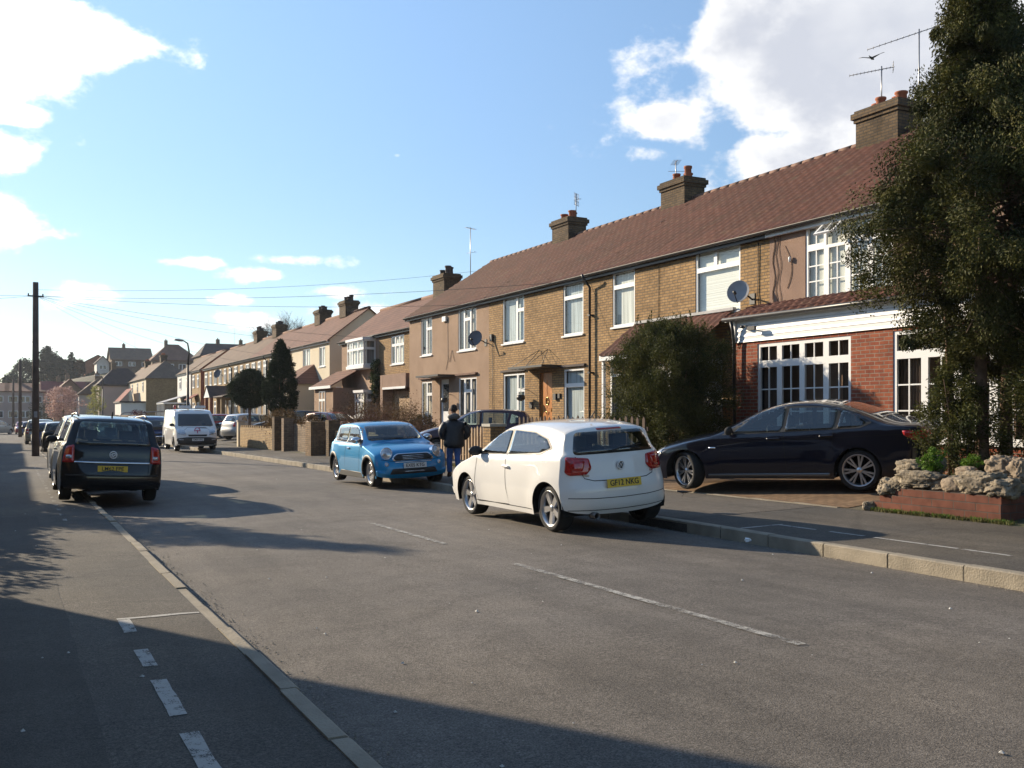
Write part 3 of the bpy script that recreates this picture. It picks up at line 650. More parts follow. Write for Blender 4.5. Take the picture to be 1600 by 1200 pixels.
def build_car(name, P, loc, rz, label, group=None, cat='car', paintm='paint_white', detail=True):
    """a whole vehicle: shell, glass, lamps, wheels, plates"""
    c = Car(P); bm = c.body(); root = thing(name, loc, rz, label, cat, group)
    ops = []
    for d in P.get('side_glass', []):
        q = rpoly(d, P.get('gr', .03), 3); ops += [(q, 'L'), (q, 'S')]
    if 'windscreen' in P: ops.append((rpoly(P['windscreen'], .05, 3), P.get('ws_ax', 'F')))
    if 'rear_glass' in P: ops.append((rpoly(P['rear_glass'], P.get('rgr', .05), 3), P.get('rg_ax', 'R')))
    for q, ax in ops: cut_opening(bm, q, ax)
    body = c.obj(bm, 'body', M[paintm], root); c.bm = None
    R, Ra = P['R'], P['Ra']; zs = c.sill
    # wheel wells and floor
    mb = MB(); w = c.W0
    xf, xr = P['axles']
    for xa in P['axles']:
        for sg in (1, -1):
            ys = [w-.015, w-.06, w-.32]; ring = []
            vs = []; fs = []; n = 20
            for y in ys:
                for k in range(n+1):
                    a = -.25+(pi+.5)*k/n; rad = Ra+.002
                    yy = min(y, c.Wd(xa+rad*cos(a), max(zs, R+rad*sin(a)))-.002) if y == ys[0] else y
                    vs.append((xa+rad*cos(a), sg*yy, R+rad*sin(a)))
            for i in range(2):
                for k in range(n): fs.append((i*(n+1)+k, i*(n+1)+k+1, (i+1)*(n+1)+k+1, (i+1)*(n+1)+k))
            fs.append(tuple(2*(n+1)+k for k in range(n+1))); mb.add(vs, fs)
    fz = zs+.015; E0 = c.E[0]; E1 = c.E[-1]
    wi = w-.33
    mb.add([(E0[0]-.02,-w+.14,E0[1]+.01),(E0[0]-.02,w-.14,E0[1]+.01),(xf+Ra,w-.08,fz),(xf+Ra,-w+.08,fz)], [(0,1,2,3)])
    mb.add([(xf-Ra,-w+.03,fz),(xf-Ra,w-.03,fz),(xr+Ra,w-.03,fz),(xr+Ra,-w+.03,fz)], [(0,1,2,3)])
    mb.add([(xf+Ra,-wi,fz),(xf+Ra,wi,fz),(xf-Ra,wi,fz),(xf-Ra,-wi,fz)], [(0,1,2,3)]); mb.add([(xr+Ra,-wi,fz),(xr+Ra,wi,fz),(xr-Ra,wi,fz),(xr-Ra,-wi,fz)], [(0,1,2,3)])
    mb.add([(xr-Ra,-w+.08,fz),(xr-Ra,w-.08,fz),(E1[0]+.02,w-.14,E1[1]+.01),(E1[0]+.02,-w+.14,E1[1]+.01)], [(0,1,2,3)])
    mb.build('underbody', M['under'], root)
    # wheels
    me = wheel_meshes(P['wheel'], R, P.get('tw', .2)); wy = w-.045-P.get('tw', .2)/2
    for xa in P['axles']:
        for sg in (1, -1):
            o = bpy.data.objects.new('wheel', me[0]); COL.objects.link(o); o.parent = root; o.location = (xa, sg*wy, R)
            st = P.get('steer', 0) if xa == xf else 0
            o.rotation_euler = (0, 0, (0 if sg == 1 else pi)+st)
            for nm, m_ in (('tyre', me[1]), ('rim', me[2])):
                q = bpy.data.objects.new(nm, m_); COL.objects.link(q); q.parent = o
                q.rotation_euler = (0, random.uniform(0, 1.2), 0)
    # cabin
    if P.get('cabin', True):
        fx, rx, sw = P.get('seats', (-.15, -1.0, .36)); zt_ = P.get('seat_z', 0)
        def seat(nm, x, y, w_, head=True):
            q = MB(); q.box(x-.02, x+.46, y-w_, y+w_, .32+zt_, .50+zt_); q.prism([(x+.06, y-w_, .48+zt_), (x+.08, y-w_, .62+zt_), (x-.12, y-w_, 1.02+zt_), (x-.22, y-w_, 1.0+zt_), (x-.08, y-w_, .48+zt_)], (0, 2*w_, 0)); 
            for hy in ((y,) if head else (y-.32, y+.32)): q.box(x-.23, x-.14, hy-.12, hy+.12, 1.05+zt_, 1.22+zt_); q.box(x-.20, x-.17, hy-.05, hy+.05, .98+zt_, 1.06+zt_)
            q.build(nm, M['seat_cloth'], root, bevel=.03)
        seat('front_seat', fx, sw, .24); seat('front_seat', fx, -sw, .24)
        if rx is not None: seat('rear_seat', rx, 0, .55, False)
        dx = P.get('dash', .62); q = MB(); q.prism([(dx-.18, -.66, .60+zt_), (dx-.14, -.66, .86+zt_), (dx+.05, -.66, .93+zt_), (dx+.42, -.66, .93+zt_), (dx+.42, -.66, .60+zt_)], (0, 1.32, 0)); q.build('dashboard', M['black_plastic'], root, bevel=.02)
        q = MB(); q.tube([(dx-.26+.05*cos(t), -sw+.17*sin(t), .84+zt_+.17*cos(t)) for t in np.linspace(0, 2*pi, 21)], .014, 6); q.tube([(dx-.26, -sw, .84+zt_), (dx-.1, -sw, .80+zt_)], .03, 8); q.tube([(dx-.26, -sw-.16, .84+zt_), (dx-.26, -sw+.16, .84+zt_)], .012, 6); q.build('steering_wheel', M['black_plastic'], root)
        q = MB(); q.box(P['axles'][1]+.1, P['axles'][0]-.3, -w+.12, w-.12, zs+.05, zs+.08); q.build('cabin_floor', M['under'], root)
    # glass
    G = M[P.get('glass', 'car_glass')]
    for d in P.get('side_glass', []):
        for ax in ('L', 'S'): c.part('side_window', rpoly(d, P.get('gr', .03)), ax, M[P['side_mat']] if 'side_mat' in P else G, root, .010, .05, .012)
    for d in P.get('trim', []):
        for ax in ('L', 'S'):
            tb = c.decal(rpoly(d, .03), ax, .006, .05, .0)
            for q, a2 in ops:
                if a2 == ax: cut_opening(tb, q, ax)
            c.obj(tb, 'window_trim', M['black_plastic'], root)
    if 'windscreen' in P: c.part('windscreen', rpoly(P['windscreen'], .05), P.get('ws_ax', 'F'), G, root, .005, .06, .015)
    if 'rear_glass' in P: c.part('rear_window', rpoly(P['rear_glass'], P.get('rgr', .05)), P.get('rg_ax', 'R'), G, root, .005, .06, .015)
    # panel gaps, and dark strips painting the shade line of bumper creases
    for ax, pts in P.get('gaps_creases', []):
        for q in (('L', 'S') if ax == 'LS' else (ax,)): c.obj(c.line(pts, q, w=.009, off=.004), 'gap_crease_line', M['under'], root)
    for (nm, mt, poly, ax, off) in P.get('panels', []):
        polys = [poly]
        if ax in ('F2', 'R2', 'T2'): polys = [poly, [(-a if ax != 'T2' else a, b if ax != 'T2' else -b) for a, b in poly][::-1]]; ax = ax[0]
        if ax == 'LS': 
            for q in ('L', 'S'): c.part(nm, poly, q, M[mt], root, off, .05)
        else:
            for q in polys: c.part(nm, q, ax, M[mt], root, off, .05)
    if 'mirror' in P:
        x, z = P['mirror'][:2]; mt = P['mirror'][2] if len(P['mirror']) > 2 else paintm
        for sg in (1, -1): mirror_obj(c, x, z, c.Wd(x, z), M[mt], root, sg)
    return root, c
# --- the shapes of the kinds of vehicle in the street: (x, z, inset of the edge)
def poly_dlo(belt, top): return belt+top[::-1]
POLO = dict(seats=(-.25, -1.05, .36), dash=.50, W=1.68, xF=2.055, xR=-1.83, zb=lambda x: .93-.02*x, R=.305, Ra=.355, axles=(1.235, -1.235), wheel='polo', tw=.215, tumble=.36, ledge=.035, pr=(1.0,.10), shoulder=.045,
    prof=[(1.90,.19,.12),(2.03,.28,.20),(2.055,.45,.22),(2.02,.62,.20),(1.90,.74,.15),(1.55,.86,.10),(1.20,.94,.08),(1.04,.985,.07),(.78,1.14,.09),(.42,1.305,.09),(.15,1.385,.07),(-.3,1.425,.06),(-.9,1.415,.06),(-1.32,1.37,.07),(-1.51,1.325,.09),(-1.60,1.21,.15),(-1.70,1.02,.19),(-1.74,.90,.21),(-1.76,.72,.23),(-1.81,.60,.27),(-1.82,.48,.29),(-1.80,.34,.27),(-1.72,.22,.18)],
    windscreen=[(-.60,1.02),(.60,1.02),(.50,1.32),(-.50,1.32)], rear_glass=[(-.62,1.0),(.62,1.0),(.52,1.285),(-.52,1.285)], rgr=.06,
    side_glass=[[(.84,.96),(.0,.98),(-.03,1.30),(.12,1.30),(.36,1.235)],[(-.07,.98),(-.95,1.02),(-1.20,1.09),(-1.06,1.20),(-.7,1.28),(-.10,1.305)]],
    trim=[[(.93,.945),(-.98,1.0),(-1.25,1.085),(-1.08,1.215),(-.7,1.297),(-.1,1.32),(.14,1.315),(.40,1.25)]], mirror=(.80,1.0,'black_plastic'),
    gaps_creases=[('LS',[(-.02,1.34),(-.06,.96),(-.10,.5),(-.16,.28),(.82,.26),(.90,.5),(.88,.92)]),('R',[(-.60,.98),(-.57,.80),(-.52,.70),(-.40,.665),(0,.655),(.40,.665),(.52,.70),(.57,.80),(.60,.98)]),
           ('R',[(-.74,.46),(-.4,.44),(0,.435),(.4,.44),(.74,.46)]),('R',[(-.74,.30),(-.4,.285),(0,.28),(.4,.285),(.74,.30)]),('LS',[(1.15,.27),(-.85,.27)]),('T',[(1.04,-.62),(1.1,0),(1.04,.62)])],  # lower bumper strips paint the shadow line of the crease
    panels=[('tail_lamp','lamp_red',rpoly([(.44,.955),(.71,.985),(.745,.78),(.70,.745),(.50,.745),(.42,.82)],.03),'R2',.014),
            ('tail_lamp_inner','lamp_red',rpoly([(.50,.93),(.66,.94),(.68,.80),(.54,.79)],.03),'R2',.018),
            ('brake_light','lamp_red',rpoly([(-.19,1.30),(.19,1.30),(.19,1.325),(-.19,1.325)],.01),'R',.010),
            ('headlamp','lamp_clear',rpoly([(.38,.62),(.70,.66),(.72,.78),(.42,.73)],.03),'F2',.012),
            ('grille','black_plastic',rpoly([(-.34,.60),(.34,.60),(.38,.70),(-.38,.70)],.02),'F',.008),('lower_grille','black_plastic',rpoly([(-.5,.28),(.5,.28),(.46,.44),(-.46,.44)],.03),'F',.008),
            ('door_handle','paint_white',rpoly([(-.20,.79),(-.01,.80),(-.01,.83),(-.20,.82)],.012),'LS',.030)])
MINI = dict(seats=(-.25, -1.0, .36), dash=.42, W=1.69, xF=1.85, xR=-1.77, zb=lambda x: .90, R=.305, Ra=.345, axles=(1.233, -1.233), wheel='mini', tw=.2, tumble=.27, ledge=.055, shoulder=.04, pf=(.8,.10), pr=(.7,.06),
    prof=[(1.74,.18,.10),(1.84,.27,.20),(1.855,.42,.24),(1.84,.56,.24),(1.79,.68,.20),(1.66,.78,.14),(1.35,.865,.10),(1.0,.92,.08),(.86,.95,.07),(.60,1.12,.09),(.34,1.29,.10),(.10,1.355,.06),(-.35,1.385,.05),(-.95,1.378,.05),(-1.28,1.35,.07),(-1.42,1.26,.11),(-1.60,1.0,.14),(-1.66,.88,.15),(-1.70,.74,.16),(-1.76,.58,.18),(-1.77,.42,.18),(-1.70,.22,.12)],
    windscreen=[(-.64,.985),(.64,.985),(.55,1.31),(-.55,1.31)], rear_glass=[(-.52,1.0),(.52,1.0),(.46,1.26),(-.46,1.26)],
    side_glass=[[(.64,.93),(-.38,.94),(-.40,1.28),(.08,1.28),(.26,1.22)],[(-.43,.94),(-1.22,.96),(-1.32,1.02),(-1.16,1.24),(-.43,1.28)]],
    side_mat='car_glass_pale', trim=[[(.74,.915),(-1.25,.94),(-1.37,1.02),(-1.20,1.26),(.10,1.30),(.30,1.245)]], mirror=(.52,1.0,'chrome'),
    gaps_creases=[('LS',[(-.34,1.28),(-.34,.93),(-.38,.5),(-.42,.30),(.55,.28),(.66,.5),(.66,.9)]),('F',[(-.70,.60),(-.45,.555),(0,.54),(.45,.555),(.70,.60)])],
    panels=[('grille','black_plastic',rpoly([(-.42,.575),(.42,.575),(.445,.63),(.34,.705),(-.34,.705),(-.445,.63)],.04),'F',.016),('grille_surround','chrome',rpoly([(-.45,.560),(.45,.560),(.48,.63),(.37,.72),(-.37,.72),(-.48,.63)],.05),'F',.010),
            ('bumper_strip','chrome',rpoly([(-.42,.525),(.42,.525),(.42,.545),(-.42,.545)],.008),'F',.012),('lower_grille','black_plastic',rpoly([(-.55,.28),(.55,.28),(.48,.40),(-.48,.40)],.03),'F',.008),
            ('indicator','lamp_clear',ell(.60,.50,.04,.045),'F2',.01),('tail_lamp','lamp_red',rpoly([(.55,.70),(.70,.70),(.70,.92),(.57,.92)],.03),'R2',.012),
            ('door_handle','chrome',rpoly([(-.18,.80),(-.02,.80),(-.02,.83),(-.18,.83)],.012),'LS',.030),
            ('window_sill_strip','chrome',rpoly([(.72,.925),(-1.38,.955),(-1.38,.938),(.72,.908)],.005),'LS',.008)])
BMW = dict(seats=(-.05, -1.05, .38), dash=.62, W=1.86, xF=2.315, xR=-2.585, zb=lambda x: .94-.03*x, R=.335, Ra=.375, axles=(1.485, -1.485), wheel='bmw', tw=.235, tumble=.42, ledge=.03, shoulder=.035, pf=(1.1,.12), pr=(1.0,.09), steer=-.50,
    prof=[(2.14,.18,.12),(2.27,.27,.24),(2.315,.42,.30),(2.30,.58,.30),(2.22,.70,.24),(2.0,.80,.15),(1.6,.89,.11),(1.2,.96,.09),(.98,1.0,.08),(.70,1.12,.09),(.30,1.31,.10),(0,1.405,.08),(-.35,1.458,.06),(-.8,1.455,.06),(-1.2,1.38,.08),(-1.55,1.265,.10),(-1.90,1.135,.10),(-2.10,1.095,.08),(-2.40,1.075,.09),(-2.50,1.04,.12),(-2.535,.90,.18),(-2.56,.72,.22),(-2.585,.55,.24),(-2.58,.40,.22),(-2.48,.22,.14)],
    windscreen=[(.88,-.58),(.88,.58),(.20,.50),(.20,-.50)], ws_ax='T', rear_glass=[(-1.12,-.48),(-1.12,.48),(-1.82,.56),(-1.82,-.56)], rg_ax='T',
    side_glass=[[(.62,.965),(-.24,.985),(-.30,1.36),(-.05,1.365),(.16,1.30)],[(-.31,.985),(-1.10,1.005),(-1.16,1.325),(-.9,1.355),(-.37,1.365)],[(-1.17,1.01),(-1.50,1.03),(-1.62,1.085),(-1.50,1.19),(-1.24,1.30)]],
    trim=[[(.80,.945),(-1.54,1.01),(-1.72,1.09),(-1.50,1.235),(-1.1,1.36),(-.5,1.392),(-.02,1.39),(.2,1.32)]], mirror=(.62,1.02),
    gaps_creases=[('LS',[(-.28,1.36),(-.30,.95),(-.32,.5),(-.34,.30)]),('LS',[(.80,.93),(.84,.5),(.80,.30)]),('LS',[(-1.12,1.0),(-1.10,.72),(-1.02,.55)]),('LS',[(2.05,.70),(1.0,.80),(0,.835),(-1.2,.87),(-2.2,.90)])],
    panels=[('headlamp','lamp_clear',rpoly([(1.94,.66),(2.22,.62),(2.20,.73),(1.96,.765)],.03),'LS',.012),('tail_lamp','lamp_red',rpoly([(-2.17,.96),(-2.52,.93),(-2.50,.80),(-2.36,.80),(-2.20,.88)],.03),'LS',.012),
            ('tail_lamp_rear','lamp_red',rpoly([(.40,.80),(.80,.80),(.80,.96),(.46,.95)],.03),'R2',.012),
            ('headlamp_front','lamp_clear',rpoly([(.42,.62),(.80,.64),(.80,.74),(.46,.72)],.03),'F2',.012),('kidney_grille','chrome',rpoly([(.03,.50),(.24,.52),(.26,.70),(.03,.70)],.04),'F2',.01),
            ('door_handle','paint_navy',rpoly([(-.24,.86),(-.02,.855),(-.02,.885),(-.24,.89)],.012),'LS',.030),('rear_door_handle','paint_navy',rpoly([(-1.12,.89),(-.90,.88),(-.90,.91),(-1.12,.92)],.012),'LS',.030),
            ('sill_strip','paint_grey',rpoly([(1.05,.24),(-1.05,.24),(-1.05,.30),(1.05,.28)],.01),'LS',.012),('fender_badge','chrome',rpoly([(.90,.72),(1.02,.72),(1.02,.745),(.90,.745)],.005),'LS',.008)])
ZAF = dict(seats=(.15, -.75, .38), dash=.85, seat_z=.12, W=1.80, xF=2.28, xR=-2.19, zb=lambda x: 1.0-.02*x, R=.325, Ra=.37, axles=(1.35, -1.35), wheel='zaf', tw=.205, tumble=.30, ledge=.03, shoulder=.03, pr=(.8,.05), sill=.22,
    prof=[(2.12,.20,.12),(2.25,.30,.22),(2.28,.46,.26),(2.24,.64,.24),(2.12,.80,.16),(1.8,.93,.11),(1.45,1.02,.09),(1.28,1.07,.08),(.95,1.26,.09),(.5,1.49,.09),(.15,1.58,.07),(-.5,1.625,.06),(-1.2,1.62,.06),(-1.65,1.59,.06),(-1.86,1.545,.07),(-1.95,1.42,.10),(-2.05,1.15,.12),(-2.10,1.0,.12),(-2.12,.82,.12),(-2.16,.66,.15),(-2.19,.50,.17),(-2.18,.36,.16),(-2.10,.24,.11)],
    windscreen=[(-.65,1.12),(.65,1.12),(.56,1.52),(-.56,1.52)], rear_glass=[(-.66,1.075),(.66,1.075),(.57,1.50),(-.57,1.50)], rgr=.05,
    side_glass=[[(1.0,1.05),(.22,1.07),(.2,1.50),(.42,1.46)],[(.15,1.07),(-.72,1.09),(-.74,1.52),(.13,1.52)],[(-.79,1.09),(-1.62,1.12),(-1.80,1.20),(-1.68,1.46),(-.80,1.52)]],
    trim=[[(1.12,1.03),(-1.65,1.10),(-1.88,1.18),(-1.74,1.48),(-.8,1.54),(.22,1.54),(.48,1.48)]], mirror=(.92,1.10,'black_plastic'),
    gaps_creases=[('LS',[(.17,1.5),(.16,1.0),(.14,.6),(.12,.32)]),('LS',[(-.77,1.5),(-.78,1.0),(-.80,.8),(-.95,.68)]),('LS',[(1.05,1.0),(1.0,.5),(.98,.32)]),
           ('R',[(-.66,1.06),(-.64,.78),(-.62,.48),(-.5,.43),(.5,.43),(.62,.48),(.64,.78),(.66,1.06)])],
    panels=[('tail_lamp','lamp_red',rpoly([(.665,1.07),(.80,1.04),(.86,.74),(.66,.745)],.03),'R2',.014),('tail_lamp_clear','lamp_clear',rpoly([(.70,.88),(.80,.88),(.80,.815),(.70,.815)],.02),'R2',.018),
            ('chrome_strip','chrome',rpoly([(-.655,.735),(.655,.735),(.655,.77),(-.655,.77)],.01),'R',.014),
            ('rear_bumper_strip','black_plastic',rpoly([(-.80,.50),(.80,.50),(.80,.53),(-.80,.53)],.01),'R',.008),
            ('headlamp','lamp_clear',rpoly([(.46,.70),(.80,.74),(.80,.86),(.5,.82)],.03),'F2',.012),('grille','black_plastic',rpoly([(-.36,.66),(.36,.66),(.4,.78),(-.4,.78)],.02),'F',.008),
            ('door_handle','paint_black',rpoly([(.22,.90),(.40,.90),(.40,.93),(.22,.93)],.012),'LS',.030)])
VAN = dict(seats=(.75, None, .45), dash=1.45, seat_z=.22, W=1.90, xF=2.38, xR=-2.42, zb=lambda x: 1.12, R=.325, Ra=.375, axles=(1.50, -1.55), wheel='plain', tw=.21, tumble=.10, ledge=.02, shoulder=.02, pf=(.9,.12), pr=(.5,.03), sill=.28,
    prof=[(2.24,.24,.12),(2.36,.34,.24),(2.385,.50,.28),(2.36,.70,.28),(2.28,.88,.22),(2.10,1.02,.14),(1.95,1.10,.10),(1.70,1.32,.10),(1.30,1.68,.11),(1.10,1.83,.10),(.90,1.90,.07),(.4,1.955,.05),(-1.0,1.97,.05),(-2.1,1.955,.05),(-2.32,1.88,.07),(-2.38,1.6,.08),(-2.40,1.0,.08),(-2.42,.6,.10),(-2.40,.30,.08)],
    windscreen=[(-.80,1.165),(.80,1.165),(.70,1.74),(-.70,1.74)], side_glass=[[(1.70,1.14),(.80,1.14),(.80,1.62),(1.22,1.62)]], mirror=(1.55,1.22,'black_plastic'),
    gaps_creases=[('LS',[(.74,1.75),(.72,1.0),(.70,.35)]),('LS',[(1.85,1.1),(1.9,.6)]),('LS',[(-.6,1.7),(-.6,.35)]),('F',[(-.62,.93),(-.4,1.10),(.4,1.10),(.62,.93)])],
    panels=[('headlamp','lamp_clear',rpoly([(.50,.74),(.84,.80),(.86,1.06),(.56,.96)],.05),'F2',.014),('bumper','black_plastic',rpoly([(-.90,.30),(.90,.30),(.90,.60),(.5,.66),(-.5,.66),(-.90,.60)],.05),'F',.014),
            ('grille','black_plastic',rpoly([(-.40,.70),(.40,.70),(.42,.78),(-.42,.78)],.02),'F',.016),('bonnet_vent','black_plastic',rpoly([(.08,1.07),(.48,1.055),(.46,1.09),(.10,1.105)],.01),'F',.01),('fog_lamp','lamp_clear',rpoly([(.62,.52),(.82,.54),(.82,.575),(.62,.56)],.01),'F2',.02)])
HATCH = dict(seats=(-.15, -.95, .36), dash=.55, W=1.70, xF=1.95, xR=-1.80, zb=lambda x: .93-.02*x, R=.30, Ra=.345, axles=(1.20, -1.20), wheel='plain', tw=.19, tumble=.33, ledge=.03,
    prof=[(1.80,.19,.12),(1.92,.28,.22),(1.95,.45,.24),(1.91,.64,.22),(1.78,.78,.15),(1.45,.90,.10),(1.10,.98,.08),(.95,1.02,.07),(.66,1.20,.09),(.30,1.38,.09),(.05,1.45,.07),(-.4,1.48,.06),(-1.0,1.46,.06),(-1.38,1.40,.07),(-1.50,1.28,.11),(-1.64,1.04,.13),(-1.70,.90,.13),(-1.74,.72,.15),(-1.79,.55,.17),(-1.80,.42,.17),(-1.72,.22,.12)],
    windscreen=[(-.60,1.05),(.60,1.05),(.51,1.39),(-.51,1.39)], rear_glass=[(-.56,1.02),(.56,1.02),(.48,1.35),(-.48,1.35)],
    side_glass=[[(.74,.985),(-.02,1.0),(-.04,1.37),(.10,1.37),(.32,1.31)],[(-.09,1.0),(-.82,1.02),(-.90,1.35),(-.11,1.37)],[(-.90,1.03),(-1.28,1.06),(-1.16,1.26),(-.97,1.33)]],
    mirror=(.66,1.03,'black_plastic'), gaps_creases=[('LS',[(-.06,1.37),(-.08,.95),(-.12,.3)]),('LS',[(.72,.95),(.74,.3)])],
    panels=[('headlamp','lamp_clear',rpoly([(.40,.66),(.72,.70),(.72,.84),(.46,.80)],.03),'F2',.012),('grille','black_plastic',rpoly([(-.34,.60),(.34,.60),(.38,.68),(-.38,.68)],.02),'F',.008),('lower_grille','black_plastic',rpoly([(-.5,.28),(.5,.28),(.46,.44),(-.46,.44)],.03),'F',.008),
            ('tail_lamp','lamp_red',rpoly([(.58,1.0),(.70,.98),(.74,.74),(.60,.74)],.03),'R2',.012)])
# ---------------------------------------------------------------- more materials for the place
roadmat('asphalt', (.128,.115,.102), (.150,.130,.108), speck=.5, cracks=.10)
roadmat('pavement_asphalt', (.078,.072,.065), (.108,.092,.072), speck=.5, cracks=.2)
roadmat('ground_earth', (.12,.10,.07), (.10,.11,.05), speck=.3)
brickmat('drive_blocks', (.26,.17,.10), (.20,.125,.075), (.12,.09,.06), bw=.2, rh=.1, ms=.006, flat=True, soot=.25)
pm('kerbstone', (.27,.235,.18), rough=.9, var=.22, scale=3.5, bump=.5, bscale=60, coord='P')
pm('concrete', (.20,.18,.15), rough=.9, var=.15, scale=4, bump=.4, bscale=50, coord='P')
brickmat('brick_stock', (.44,.275,.125), (.33,.20,.09), (.195,.145,.095), soot=.22, ms=.013)
brickmat('brick_stock_pale', (.47,.33,.17), (.38,.25,.12), (.19,.15,.11), soot=.2, ms=.012)
brickmat('brick_soot', (.20,.135,.075), (.13,.09,.055), (.09,.075,.06), soot=.5, ms=.012)
brickmat('brick_red', (.34,.10,.05), (.26,.07,.04), (.30,.24,.19), soot=.2, ms=.009)
brickmat('brick_garden_red', (.21,.080,.052), (.16,.065,.045), (.13,.10,.085), bw=.33, rh=.105, soot=.35, ms=.007)
brickmat('brick_grey', (.30,.22,.15), (.22,.16,.11), (.16,.13,.10), soot=.3)
brickmat('brick_orange', (.42,.16,.08), (.34,.13,.07), (.25,.18,.13))
pm('pebbledash_tan', (.34,.225,.15), rough=.95, var=.10, scale=1.2, bump=1.0, bscale=70, coord='P', c2=(.38,.26,.18))
pm('render_mauve', (.29,.19,.14), rough=.95, var=.14, scale=1.5, bump=.9, bscale=60, coord='P')
pm('render_cream', (.62,.54,.40), rough=.9, var=.05, scale=1.0, bump=.3, bscale=50, coord='P')
pm('render_white', (.66,.64,.60), rough=.9, var=.05, scale=1.0, bump=.3, bscale=50, coord='P')
pm('render_pink', (.46,.36,.32), rough=.9, var=.08, scale=.6, bump=.3, bscale=50, coord='P'); pm('render_grey', (.40,.38,.36), rough=.9, var=.08, scale=.6, coord='P')
roofmat('tiles_brown', (.094,.031,.022), (.072,.026,.019), moss=(.15,.12,.075), mossa=.35)
roofmat('tiles_olive', (.175,.115,.075), (.14,.092,.062), courses=.15); roofmat('tiles_rust', (.19,.095,.065), (.15,.075,.052), courses=.15)
roofmat('tiles_dark', (.075,.055,.050), (.055,.042,.040), courses=.15, mossa=.15); roofmat('tiles_red', (.24,.06,.045), (.20,.05,.04), courses=.15, mossa=.05)
roofmat('tiles_porch', (.11,.036,.024), (.075,.027,.020), mossa=.3)
pm('ridge', (.17,.095,.065), rough=.9, var=.25, scale=5, coord='P'); pm('upvc', (.80,.80,.79), rough=.35, var=.04, scale=2, coord='P'); pm('gutter_black', (.022,.022,.024), rough=.4, var=.1); pm('gutter_white', (.62,.62,.60), rough=.5, var=.12, scale=3, coord='P')
pm('sill_stone', (.45,.42,.36), rough=.8, var=.15, scale=4, coord='P'); pm('terracotta', (.34,.11,.055), rough=.85, var=.22, scale=5, coord='P'); pm('lead', (.30,.30,.31), rough=.6, var=.2, scale=6, coord='P')
pm('door_wood', (.48,.19,.045), rough=.35, var=.18, scale=9, coat=.4, coord='P'); pm('door_grey', (.25,.28,.32), rough=.4, var=.05)
pm('brass', (.7,.5,.2), rough=.25, metal=1); pm('iron', (.03,.03,.032), rough=.5, var=.2); pm('aerial_metal', (.32,.32,.33), rough=.4, metal=.6); pm('wire_black', (.03,.03,.035), rough=.6)
pm('dish_grey', (.30,.30,.31), rough=.55, var=.08); pm('dish_dark', (.10,.10,.11), rough=.55, var=.1)
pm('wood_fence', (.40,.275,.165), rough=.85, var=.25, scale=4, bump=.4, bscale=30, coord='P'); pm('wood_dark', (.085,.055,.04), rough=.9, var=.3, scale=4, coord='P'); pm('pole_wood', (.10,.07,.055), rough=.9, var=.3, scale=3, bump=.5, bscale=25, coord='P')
pm('paint_marking', (.52,.51,.48), rough=.8, var=.2, scale=20, coord='P'); pm('bark', (.19,.12,.08), rough=.95, var=.35, scale=8, bump=.9, bscale=30, coord='P'); pm('twig', (.17,.11,.075), rough=.95, var=.35, scale=5, coord='P'); pm('twig_red', (.16,.075,.055), rough=.95, var=.3, scale=5, coord='P')
pm('twig_grey', (.14,.12,.11), rough=.95, var=.3, scale=5, coord='P')
pm('rock', (.20,.165,.12), rough=.95, var=.6, scale=9, bump=1.0, bscale=26, coord='P', c2=(.36,.30,.22)); pm('rock_smooth', (.27,.21,.15), rough=.9, var=.3, scale=6, bump=.5, bscale=30, coord='P')
leafmat('leaf_conifer', (.019,.028,.010), (.120,.112,.024), var=.45, scale=1.6, trans=.12); leafmat('leaf_shrub', (.028,.042,.014), (.12,.115,.03), var=.45, scale=2); leafmat('leaf_topiary', (.016,.030,.012), (.030,.048,.018), var=.4, trans=.15)  # conifer's lighter tone puts sunlit olive clumps into the leaf colour
leafmat('leaf_far', (.030,.042,.030), (.055,.062,.035), var=.3, trans=.1, scale=.5); leafmat('leaf_brown', (.085,.055,.028), (.14,.09,.04), var=.4); leafmat('blossom', (.40,.25,.22), (.60,.42,.36), var=.3); leafmat('leaf_yellow', (.30,.28,.08), (.42,.40,.14), var=.3)
leafmat('leaf_fresh', (.07,.16,.02), (.13,.22,.03), var=.4); leafmat('ivy', (.03,.05,.02), (.06,.08,.03), var=.4); leafmat('leaf_burgundy', (.06,.015,.02), (.10,.02,.02), var=.3); leafmat('grass_blade', (.08,.10,.03), (.17,.15,.06), var=.4)
glassmat('pane', tint=(.97,.98,.97), opaque=.02, refl=.6); glassmat('pane_far', body=(.05,.055,.065))
curtainmat('net_blue', (.56,.64,.66), folds=13, depth=.45); curtainmat('net_white', (.82,.83,.80), folds=9, depth=.25); curtainmat('net_grey', (.42,.40,.38), folds=12, depth=.55); curtainmat('blind_white', (.90,.92,.86), folds=24, depth=.10, horiz=True)
curtainmat('room_dark', (.035,.032,.030), folds=4, depth=.6); curtainmat('curtain_sheer', (.78,.80,.74), folds=7, depth=.4); curtainmat('drape_brown', (.12,.08,.06), folds=12, depth=.5)

